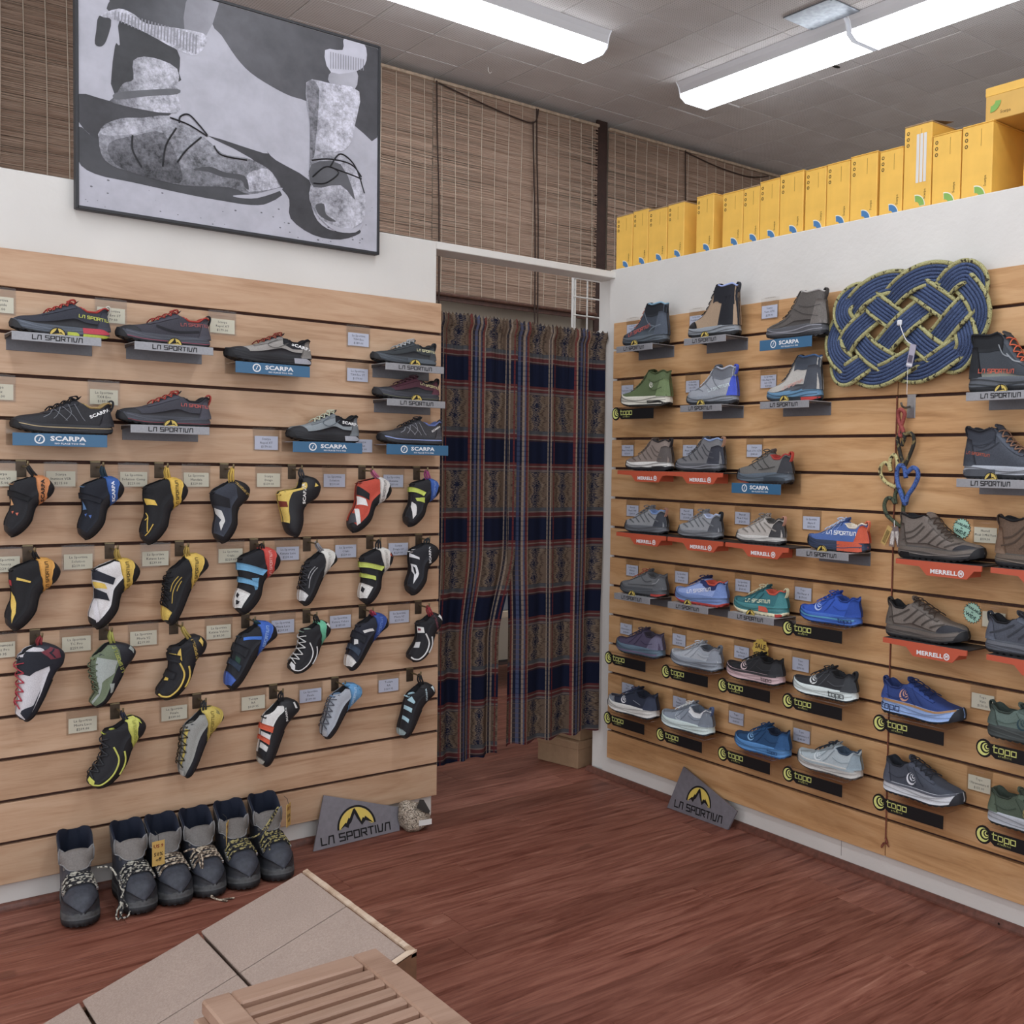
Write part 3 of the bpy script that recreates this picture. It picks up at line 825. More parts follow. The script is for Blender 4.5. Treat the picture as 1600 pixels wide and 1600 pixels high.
def shoe(nick, cat, L, H, kind, sp, loc, rz, vis=1, group=None, name=None):
    """sp: colours and features; vis = local side (+1/-1) that faces the room"""
    low = kind == 'low'
    root = thing(name or ('trail_shoe' if low else 'hiking_boot'), nick, cat, loc, rz, group)
    S = ShoeSurf(L, H, kind, sp.get('sh', 0.115), sp.get('st', 0.085), sp.get('rk', 0.045), sp.get('wide', 1.0))
    g = lambda k, d=None: sp.get(k, d)
    FM = leather if g('lea') else fab
    up = FM(g('up'))
    # --- upper and lining, one grid split by region
    us = 0.5-0.5*np.cos(np.linspace(0, PI, 40)); us = 0.35*us+0.65*np.linspace(0, 1, 40)
    vs = np.concatenate([np.linspace(0, S.VR, 8), S.VR+(1-S.VR)*np.array([0.08, 0.16, 0.26, 0.36, 0.5, 0.7, 1.0])])
    nv = len(vs); full = np.concatenate([vs, 2-vs[-2::-1]]); nf = len(full)
    uu, vv = np.meshgrid(us, full, indexing='ij')
    P = np.where((vv <= 1)[..., None], S.pt(uu, np.minimum(vv, 1), 1), S.pt(uu, np.clip(2-vv, 0, 1), -1)).reshape(-1, 3)
    def inner(i, j):
        vm = (full[j]+full[j+1])/2; vm = min(vm, 2-vm); um = (us[i]+us[i+1])/2
        return um < S.uc-0.01 and um > 0.045 and vm > S.VR-0.01
    me_obj('upper', P, grid_faces(40, nf, lambda i, j: not inner(i, j)), up, root, True)
    me_obj('lining', P, grid_faces(40, nf, inner), fab(g('lin', '#222226')), root, True)
    # --- sole: outsole with lugs, midsole
    n = 44; su = 0.5-0.5*np.cos(np.linspace(0, PI, n)); su = 0.3*su+0.7*np.linspace(0, 1, n)
    split = g('split', 0.26 if low else 0.36)
    def rings(rs):
        V = []
        for r in rs: V.append(np.concatenate([S.sole_pt(su, r, 1), S.sole_pt(su[::-1], r, -1)]))
        return V
    def loft(R, caps):
        m = len(R[0]); V = [p for r in R for p in r]; F = []
        for a in range(len(R)-1):
            for k in range(m): F.append((a*m+k, a*m+(k+1) % m, (a+1)*m+(k+1) % m, (a+1)*m+k))
        for a in caps:
            for k in range(n-1): F.append((a*m+k, a*m+k+1, a*m+2*n-2-k, a*m+2*n-1-k))
        return V, F
    R = rings([split, 0.5, 0.78, 1.0]); v, f = loft(R, (0, 3))
    mid = me_obj('midsole', v, f, rub(g('mid')), root, True)
    R = rings([0.0, 0.1, split])
    if g('lug', True):                         # notch the lower edge between lugs
        for k in range(2*n):
            if (k//1) % 3 == 0: R[0][k][2] += 0.016*L*0.9
    v, f = loft(R, (0, 2)); me_obj('outsole', v, f, rub(g('out', '#1e1e20')), root, True)
    # --- overlays
    if g('toe'):
        a = g('toel', 0.82)
        patch('toe_cap', S, lambda p, q: (a+0.10*q**1.5+(0.998-a-0.10*q**1.5)*p, q*(g('toeh', 0.72))), 8, 7, 0.0013, rub(g('toe')), root)
    if g('rand'):
        rh = g('randh', 0.30)
        patch('rand', S, lambda p, q: (0.002+0.996*p, q*rh*0.52*(0.75+0.5*np.sin(p*PI*1.0+0.6)**2)), 24, 3, 0.0011, rub(g('rand')), root)
    if not g('heel'): sp = dict(sp, heel=contrast(g('up'), .84), heelu=g('heelu', .17)); g = lambda k, d=None: sp.get(k, d)
    if not g('eye') and not g('lines_only'): sp = dict(sp, eye=contrast(g('up'), .86)); g = lambda k, d=None: sp.get(k, d)
    if g('heel'):
        hh = g('heelu', 0.2)
        patch('heel_counter', S, lambda p, q: (0.001+(hh-0.09*q)*p, q*S.VR*(0.9 if low else 0.72)), 7, 6, 0.0014, FM(g('heel')), root)
    if g('cuff'):
        patch('cuff', S, lambda p, q: (0.002+(S.uc+0.03)*p, S.VR*(0.60+0.395*q)), 14, 5, 0.0013, fab(g('cuff')), root)
    if g('eye'):
        patch('eyestay', S, lambda p, q: (S.uc+0.03+(0.68-S.uc)*p, 0.55+0.03*p+q*(0.27-0.05*p)), 10, 4, 0.0013, FM(g('eye')), root)
    for k, pl in enumerate(g('polys', [])):
        poly_patch('panel', S, pl[1], vis, 0.0014+0.0003*k, FM(pl[0]), root)
    # --- padded collar edge, stitched line, sculpted band on the midsole, toe bumper
    cu = np.linspace(.05, S.uc-.045, 14); mb = MB()
    ring = [S.pt(a, S.VR*1.03, 1, .0006) for a in cu[::-1]]+[S.pt(.012, S.VR, 1, .0006)]+[S.pt(a, S.VR*1.03, -1, .0006) for a in cu]
    mb.tube(ring, .0024 if low else .0030, 6); mb.build('collar_edge', fab(g('lin') if g('lin') else contrast(g('up'))), root, smooth=True)
    if g('con', True):
        a = np.linspace(.015, .93, 44); mb = MB()
        for r0, th, f0, am in ((.66, .09, 1.15, .13), (.42, .07, 1.6, .08)):
            ra = r0+am*np.sin(2*PI*(a*f0+.12)); V = []
            for sd in (1, -1):
                V = []
                for x, r_ in zip(a, ra): V += [S.sole_pt(x, r_, sd)+np.array([0, sd*.0010, 0]), S.sole_pt(x, min(.99, r_+th), sd)+np.array([0, sd*.0010, 0])]
                mb.add(V, [(2*i, 2*i+1, 2*i+3, 2*i+2) for i in range(43)])
        mb.build('midsole_sculpting', rub(contrast(g('mid'), .80 if low else .62)), root, smooth=True)
    if g('bump', low or kind == 'mid'):
        mb = MB(); a = np.linspace(.90, .999, 9)
        for sd in (1, -1):
            V = []
            for i, x in enumerate(a):
                hi = .25+.72*math.sin(PI/2*i/8)**.8
                for r_ in (.05, .4*hi+.1, hi): V.append(S.sole_pt(x, r_, sd)*np.array([1.004, 1, 1])+np.array([.0006, sd*.0014, 0]))
            mb.add(V, grid_faces(9, 3))
        mb.build('toe_bumper', rub(g('out', '#1e1e20')), root, smooth=True)
    # --- tongue
    uc = S.uc; hc = float(S.h(uc+0.02)); tw = L*(0.062 if low else 0.085)
    tl = g('tong', 0.12 if low else 0.07)
    ctr = [(0.60*L, float(S.h(0.60))-0.002), (0.48*L, float(S.h(0.48))+0.002), ((uc+0.03)*L, float(S.h(uc+0.03))+0.004), ((uc-0.002)*L, H*0.985), ((uc-0.018)*L, H*(1.0+tl*0.22))]
    C = smooth_path([(a, 0, b) for a, b in ctr], 4); V, F = [], []
    for i, c in enumerate(C):
        t = i/(len(C)-1); w = tw*(0.75+0.35*t)*(1-0.15*max(0, t-0.85)/0.15)
        for j, (yy, dz) in enumerate(((-1, -0.35), (-0.6, 0.0), (0, 0.18), (0.6, 0.0), (1, -0.35), (0.6, -0.45), (0, -0.3), (-0.6, -0.45))):
            V.append((c[0]-(dz-.1)*0.012*t, yy*w, c[2]+dz*0.016*(1-.5*t)))
    F = grid_faces(len(C), 8) + [(i*8+7, i*8, i*8+8, i*8+15) for i in range(len(C)-1)] + [tuple(range(8)), tuple(len(C)*8-8+k for k in range(8))]
    me_obj('tongue', V, F, fab(g('ton', g('up'))), root, True)
    # --- laces
    nr = 5 if low else 6; mb = MB(); ua = np.linspace(uc+0.045, 0.655, nr)
    for i in range(nr-1):
        for s0 in (1, -1):
            q = np.linspace(-1, 1, 9)
            a = ua[i]+(ua[i+1]-ua[i])*(q*s0*0.5+0.5)
            pts = [S.pt(a[k], 1-abs(q[k])*0.30, 1 if q[k] >= 0 else -1, 0.0028+0.0034*(1-abs(q[k])))+np.array([0, 0, 0.002]) for k in range(9)]
            mb.tube(pts, 0.0017, 5)
    top = S.pt(uc+0.03, 0.9, vis, 0.006)
    for s0 in ((1, -1) if low else ()):          # the bow
        mb.tube(smooth_path([top, top+np.array([0.006, vis*0.010*s0, 0.006]), top+np.array([0.018, vis*0.016*s0, 0.002]), top+np.array([0.010, vis*0.006*s0, -0.003]), top], 4), 0.0016, 5)
    me_obj('laces', mb.v, mb.f, fab(g('lace', g('up'))), root, True)
    if g('tab'):
        z = float(S.h(0.015)); e = S.pt(0.004, S.VR, 1)
        pts = smooth_path([(0.008, 0, z-0.026), (-0.001, 0, z-0.012), (-0.004, 0, z+0.004), (0.002, 0, z+0.009), (0.010, 0, z+0.001)], 4)
        mb = MB()
        for dy in (-0.004, 0, 0.004): mb.tube([(p[0], dy, p[2]) for p in pts], 0.0020, 5)
        mb.build('pull_tab', fab(g('tab')), root, smooth=True)
    # --- lines, emblems and lettering on the room side
    if g('lines'):
        for k, (c, w, ls) in enumerate(g('lines')):
            mb = MB()
            for ln in ls: side_line(S, ln, vis, w, mb)
            mb.build('overlay_lines', FM(c), root, smooth=True)
    if g('logo'):
        kd, c, size, cx, cz, rot = g('logo')
        if kd == 'SW': side_text('emblem', S, crescent(1.0, 14, .55), size*1.12, cx*L, cz*H, vis, ink(c), root, 0.35)
        else: side_text('lettering', S, word(kd), size, cx*L, cz*H, vis, ink(c), root, rot*1.0)
    if g('mline'):                              # coloured bands on the midsole flank
        mb = MB(); a = np.linspace(0.03, 0.97, 30)
        r0, r1 = g('mliner', (0.34, 0.44))
        A = S.sole_pt(a, r0, vis)+np.array([0, vis*0.0012, 0]); B = S.sole_pt(a, r1, vis)+np.array([0, vis*0.0012, 0])
        mb.add([p for ab in zip(A, B) for p in ab], [(2*i, 2*i+1, 2*i+3, 2*i+2) for i in range(29)])
        mb.build('midsole_line', rub(g('mline')), root, smooth=True)
    for c, u0, u1, r0, r1 in g('mpatch', []):
        mb = MB(); a = np.linspace(u0, u1, 12); V = []
        for i, x in enumerate(a):
            e = math.sin(PI*min(1, i/3)/2) if x < (u0+u1)/2 else 1.0
            V += [S.sole_pt(x, r0, vis)+np.array([0, vis*0.0016, 0]), S.sole_pt(x, r0+(r1-r0)*(0.4+0.6*e if vis else 1), vis)+np.array([0, vis*0.0016, 0])]
        mb.add(V, [(2*i, 2*i+1, 2*i+3, 2*i+2) for i in range(11)]); mb.build('midsole_panel', rub(c), root, smooth=True)
    if g('mtext'):
        c, size, cu, cr = g('mtext'); V, F = word('TP')
        a = np.array(V)*size; zt = float(S.z0(cu)); zb = float(S.zb(cu))
        P = [S.sole_pt(np.clip(cu - vis*p[0]/L, 0.01, 0.99), np.clip(cr + p[1]/(zt-zb+0.003), 0.0, 1.0), vis)+np.array([0, vis*0.002, 0]) for p in a]
        me_obj('lettering', P, F, ink(c), root)
    return root

# ================================================================== SHELVES
def frame_for(wall, s, z, d):
    """origin, image-right, up and outward normal on a wall; s is the wall coordinate, d the distance off the wall"""
    if wall == 'L': return (s, -d, z), (1, 0, 0), (0, 0, 1), (0, -1, 0)
    return (-d, s, z), (0, -1, 0), (0, 0, 1), (-1, 0, 0)
def zg(wall, k): return (ZL if wall == 'L' else ZR) - PITCH*k
STEEL = mat('#9a9ba0', 0.42, 0.25, 0.06, 200); STEEL_D = mat('#6f7076', 0.5, 0.25, 0.06, 200)
BLACK = ink('#141316'); YEL = ink('#d8bd4a'); WHT = ink('#e6e8ea'); LIME = ink('#d3d66f')
TEAL_L = mat('#2c678f', 0.35); ORANGE = mat('#c64e27', 0.45); TRAY = mat('#2b2a2c', 0.5)
_shelf = {}
def build_shelf(kind, w):
    """local frame: x = image right along the wall, y = into the wall (room at -y), z up, origin at the left end on the wall at the groove"""
    root = bpy.data.objects.new('x', None); COL.objects.link(root)
    if kind == 'S':
        z = -0.007
        MB().box(0, w, -0.1, 0.001, z-0.002, z, 0.0005).build('plate', mat('#b7b8bb', 0.4, 0.2), root)
        MB().box(0, w, -0.1015, -0.0985, z-0.0215, z+0.0005, 0.0006).build('front_lip', STEEL, root)
        MB().box(0.004, w, -0.0025, 0.0002, z-0.040, z, 0.0006).build('wall_flange', STEEL_D, root)
        for sx in (0.002, w-0.002): MB().prism([(-0.1, z-0.004), (-0.1, z-0.001), (0, z-0.001), (0, z-0.012)], 0, sx-0.0008, sx+0.0008).build('gusset', mat('#2f2f33', 0.5), root)
        fr = ((w*0.5, -0.1016, z-0.0105), (1, 0, 0), (0, 0, 1), (0, -1, 0))
        put_text('lettering', word('LS'), 0.0104, fr, BLACK, root, 0.0006)
        fr = ((w*0.5, -0.1, z-0.0005), (1, 0, 0), (0, 0, 1), (0, -1, 0))
        V, F = disc(0.0185, 18, 0, PI); a = me_obj('emblem_tab', [(w*0.5+x, -0.1-0.0014*0, z-0.001+y) for x, y in V], F, YEL, root)
        mb = MB(); mb.prism([(w*0.5+0.0185*math.cos(q), z-0.001+0.0185*math.sin(q)) for q in np.linspace(0, PI, 18)], 1, -0.1012, -0.0996)
        me = bpy.data.meshes.new('emblem_tab'); me.from_pydata(mb.v, [], mb.f); me.materials.append(YEL); a.data = me
        V, F = fill_poly(PEAK[:14], 9); put_text('peak', ([(x*0.0135, y*0.0165) for x, y in V], F), 1.0, ((w*0.5, -0.1013, z), (1, 0, 0), (0, 0, 1), (0, -1, 0)), BLACK, root, 0.0004)
        V, F = disc(0.0187, 20, 0, PI, 0.0168); put_text('rim', (V, F), 1.0, ((w*0.5, -0.1013, z-0.001), (1, 0, 0), (0, 0, 1), (0, -1, 0)), BLACK, root, 0.0005)
    elif kind == 'C':
        z = -0.038
        MB().box(0.0, w, -0.003, -0.0002, z-0.03, 0.0, 0.0006).build('back_plate', CLEAR, root)
        MB().box(0.0, w, -0.09, -0.003, z-0.003, z, 0.0006).build('platform', CLEAR, root)
        MB().box(0, w, -0.0925, -0.0895, z-0.0315, z+0.0005, 0.0005).build('label_strip', TEAL_L, root)
        o = w*0.5
        fr = ((o+0.016, -0.0926, z-0.0125), (1, 0, 0), (0, 0, 1), (0, -1, 0))
        put_text('lettering', word('SC'), 0.0118, fr, WHT, root, 0.0005)
        V, F = text_mesh('NO PLACE TOO FAR', 0.02, 1); put_text('small_lettering', ([(x*1.2, y) for x, y in V], F), 0.0062, ((o+0.02, -0.0926, z-0.0245), (1, 0, 0), (0, 0, 1), (0, -1, 0)), WHT, root, 0.0005)
        V, F = disc(0.0118, 22, 0, 2*PI, 0.0086); put_text('emblem', ([(x, y*1.0) for x, y in V], F), 1.0, ((o-0.048, -0.0926, z-0.0145), (1, 0, 0), (0, 0, 1), (0, -1, 0)), WHT, root, 0.0005)
        SW = [(-0.42, -0.62), (0.0, -0.42), (0.12, 0.05), (0.45, 0.66), (0.02, 0.40), (-0.1, -0.05)]
        V, F = fill_poly(SW, 9); put_text('emblem_mark', (V, F), 0.0095, ((o-0.048, -0.0926, z-0.0145), (1, 0, 0), (0, 0, 1), (0, -1, 0)), WHT, root, 0.0006)
    elif kind == 'T':
        z = -0.002
        MB().box(0.010, w, -0.1, 0.001, z-0.0028, z, 0.0006).build('platform', CLEAR, root)
        MB().box(0.010, w, -0.103, -0.1, z-0.047, z, 0.0006).build('front_drop', CLEAR, root)
        poly = [(0.018+0.0235*math.cos(q), -0.0235+0.0235*math.sin(q)) for q in np.linspace(math.radians(40), math.radians(330), 16)] + [(0.05, -0.0435), (w-0.006, -0.0435), (w-0.006, -0.008), (0.045, -0.008)]
        MB().prism([(a, b+z) for a, b in poly], 1, -0.1046, -0.1032).build('label_strip', BLACK, root)
        put_text('emblem', crescent(0.0180), 1.0, ((0.0172, -0.1047, z-0.0235), (1, 0, 0), (0, 0, 1), (0, -1, 0)), LIME, root, 0.0004)
        put_text('lettering', word('TP'), 0.0125, ((0.077, -0.1047, z-0.0215), (1, 0, 0), (0, 0, 1), (0, -1, 0)), LIME, root, 0.0004)
        V, F = text_mesh('ATHLETIC', 0.0, 1, 'CENTER', 1.5); put_text('small_lettering', (V, F), 0.006, ((0.078, -0.1047, z-0.0355), (1, 0, 0), (0, 0, 1), (0, -1, 0)), LIME, root, 0.0004)
    elif kind == 'M':
        z = -0.006
        MB().box(0, w, -0.1, 0.0005, z-0.004, z, 0.0008).build('tray', TRAY, root)
        MB().prism([(0, z-0.001), (0, z-0.0145), (w*0.29, z-0.0165), (w*0.38, z-0.0385), (w*0.84, z-0.0385), (w*0.915, z-0.0165), (w, z-0.0145), (w, z-0.001)], 1, -0.1035, -0.0995).build('front_lip', ORANGE, root)
        MB().box(w*0.40, w*0.82, -0.0995, -0.03, z-0.036, z-0.005, 0.001).build('lip_body', ORANGE, root)
        fr = ((w*0.575, -0.1036, z-0.0265), (1, 0, 0), (0, 0, 1), (0, -1, 0))
        put_text('lettering', word('MR'), 0.0115, fr, WHT, root, 0.0005)
        V, F = disc(0.0092, 20, 0, 2*PI, 0.0066); put_text('emblem', (V, F), 1.0, ((w*0.775, -0.1036, z-0.0255), (1, 0, 0), (0, 0, 1), (0, -1, 0)), WHT, root, 0.0005)
        V, F = text_mesh('M', 0.05, 1); put_text('emblem_mark', (V, F), 0.011, ((w*0.775, -0.1036, z-0.0255), (1, 0, 0), (0, 0, 1), (0, -1, 0)), WHT, root, 0.0006)
    return root
KINDN = {'S': ('steel_shelf', 'grey steel shelf', 'shelves with the yellow peak emblem'), 'C': ('acrylic_shelf', 'blue-labelled clear shelf', 'clear shelves with blue label strips'),
         'T': ('acrylic_shelf', 'black-labelled clear shelf', 'clear shelves with black swirl labels'), 'M': ('tray_shelf', 'orange-lipped tray shelf', 'black trays with orange lips')}
def place_shelf(wall, k, kind, s, w, nick):
    key = (kind, round(w, 3)); nm, lb, gp = KINDN[kind]
    if key not in _shelf:
        r = build_shelf(kind, w); r.name = nm; _shelf[key] = r
    else:
        src = _shelf[key]; r = src.copy(); COL.objects.link(r)
        for c in list(src.children): link_copy(c, r)
    tag(r, lb + ' under the ' + nick, 'shelf', gp)
    r.location = (s, 0, zg(wall, k)) if wall == 'L' else (0, s, zg(wall, k))
    r.rotation_euler = (0, 0, 0 if wall == 'L' else -PI/2)
    return r
ZTOP = {'S': -0.007, 'C': -0.038, 'T': -0.002, 'M': -0.006}
# ================================================================== SHOES ON SHELVES
# wall, groove, shelf kind, shelf start, shelf width, toe, heel, height, shoe kind, features, name of the shoe in words
TX = dict(rk=0.05, sh=0.10, st=0.085)
RUN = dict(sh=0.135, st=0.115, rk=0.06, lug=True, split=0.2)
MOAB = [('#00', 0.0, [])]
def moab(c):      # stitched overlays of a hiker
    return [(c, 0.0042, [[(0.30, 0.36), (0.40, 0.52), (0.47, 0.68)], [(0.42, 0.34), (0.50, 0.48), (0.56, 0.58)], [(0.54, 0.32), (0.60, 0.42), (0.66, 0.49)], [(0.10, 0.40), (0.24, 0.48), (0.36, 0.72)], [(0.64, 0.30), (0.72, 0.36), (0.80, 0.40)], [(0.12, 0.55), (0.22, 0.60), (0.33, 0.78)]])]
def moab_low(c):
    return [(c, 0.0045, [[(0.28, 0.42), (0.38, 0.60), (0.45, 0.74)], [(0.40, 0.40), (0.48, 0.56), (0.55, 0.66)], [(0.52, 0.38), (0.59, 0.50), (0.66, 0.57)], [(0.08, 0.46), (0.20, 0.56), (0.34, 0.72)], [(0.64, 0.36), (0.72, 0.43), (0.80, 0.46)]])]
def cords(c): return [(c, 0.0014, [[(0.40, 0.80), (0.34, 0.50), (0.30, 0.36)], [(0.46, 0.78), (0.44, 0.55), (0.50, 0.36)], [(0.52, 0.72), (0.42, 0.50), (0.38, 0.36)], [(0.54, 0.70), (0.58, 0.50), (0.62, 0.40)], [(0.60, 0.63), (0.52, 0.45), (0.48, 0.36)], [(0.62, 0.62), (0.66, 0.50), (0.72, 0.42)]])]
def runl(c): return [(c, 0.0022, [[(0.34, 0.78), (0.44, 0.50), (0.50, 0.38)], [(0.42, 0.80), (0.52, 0.56), (0.60, 0.42)], [(0.10, 0.52), (0.24, 0.46), (0.36, 0.56)]])]
EMB = 0.0128
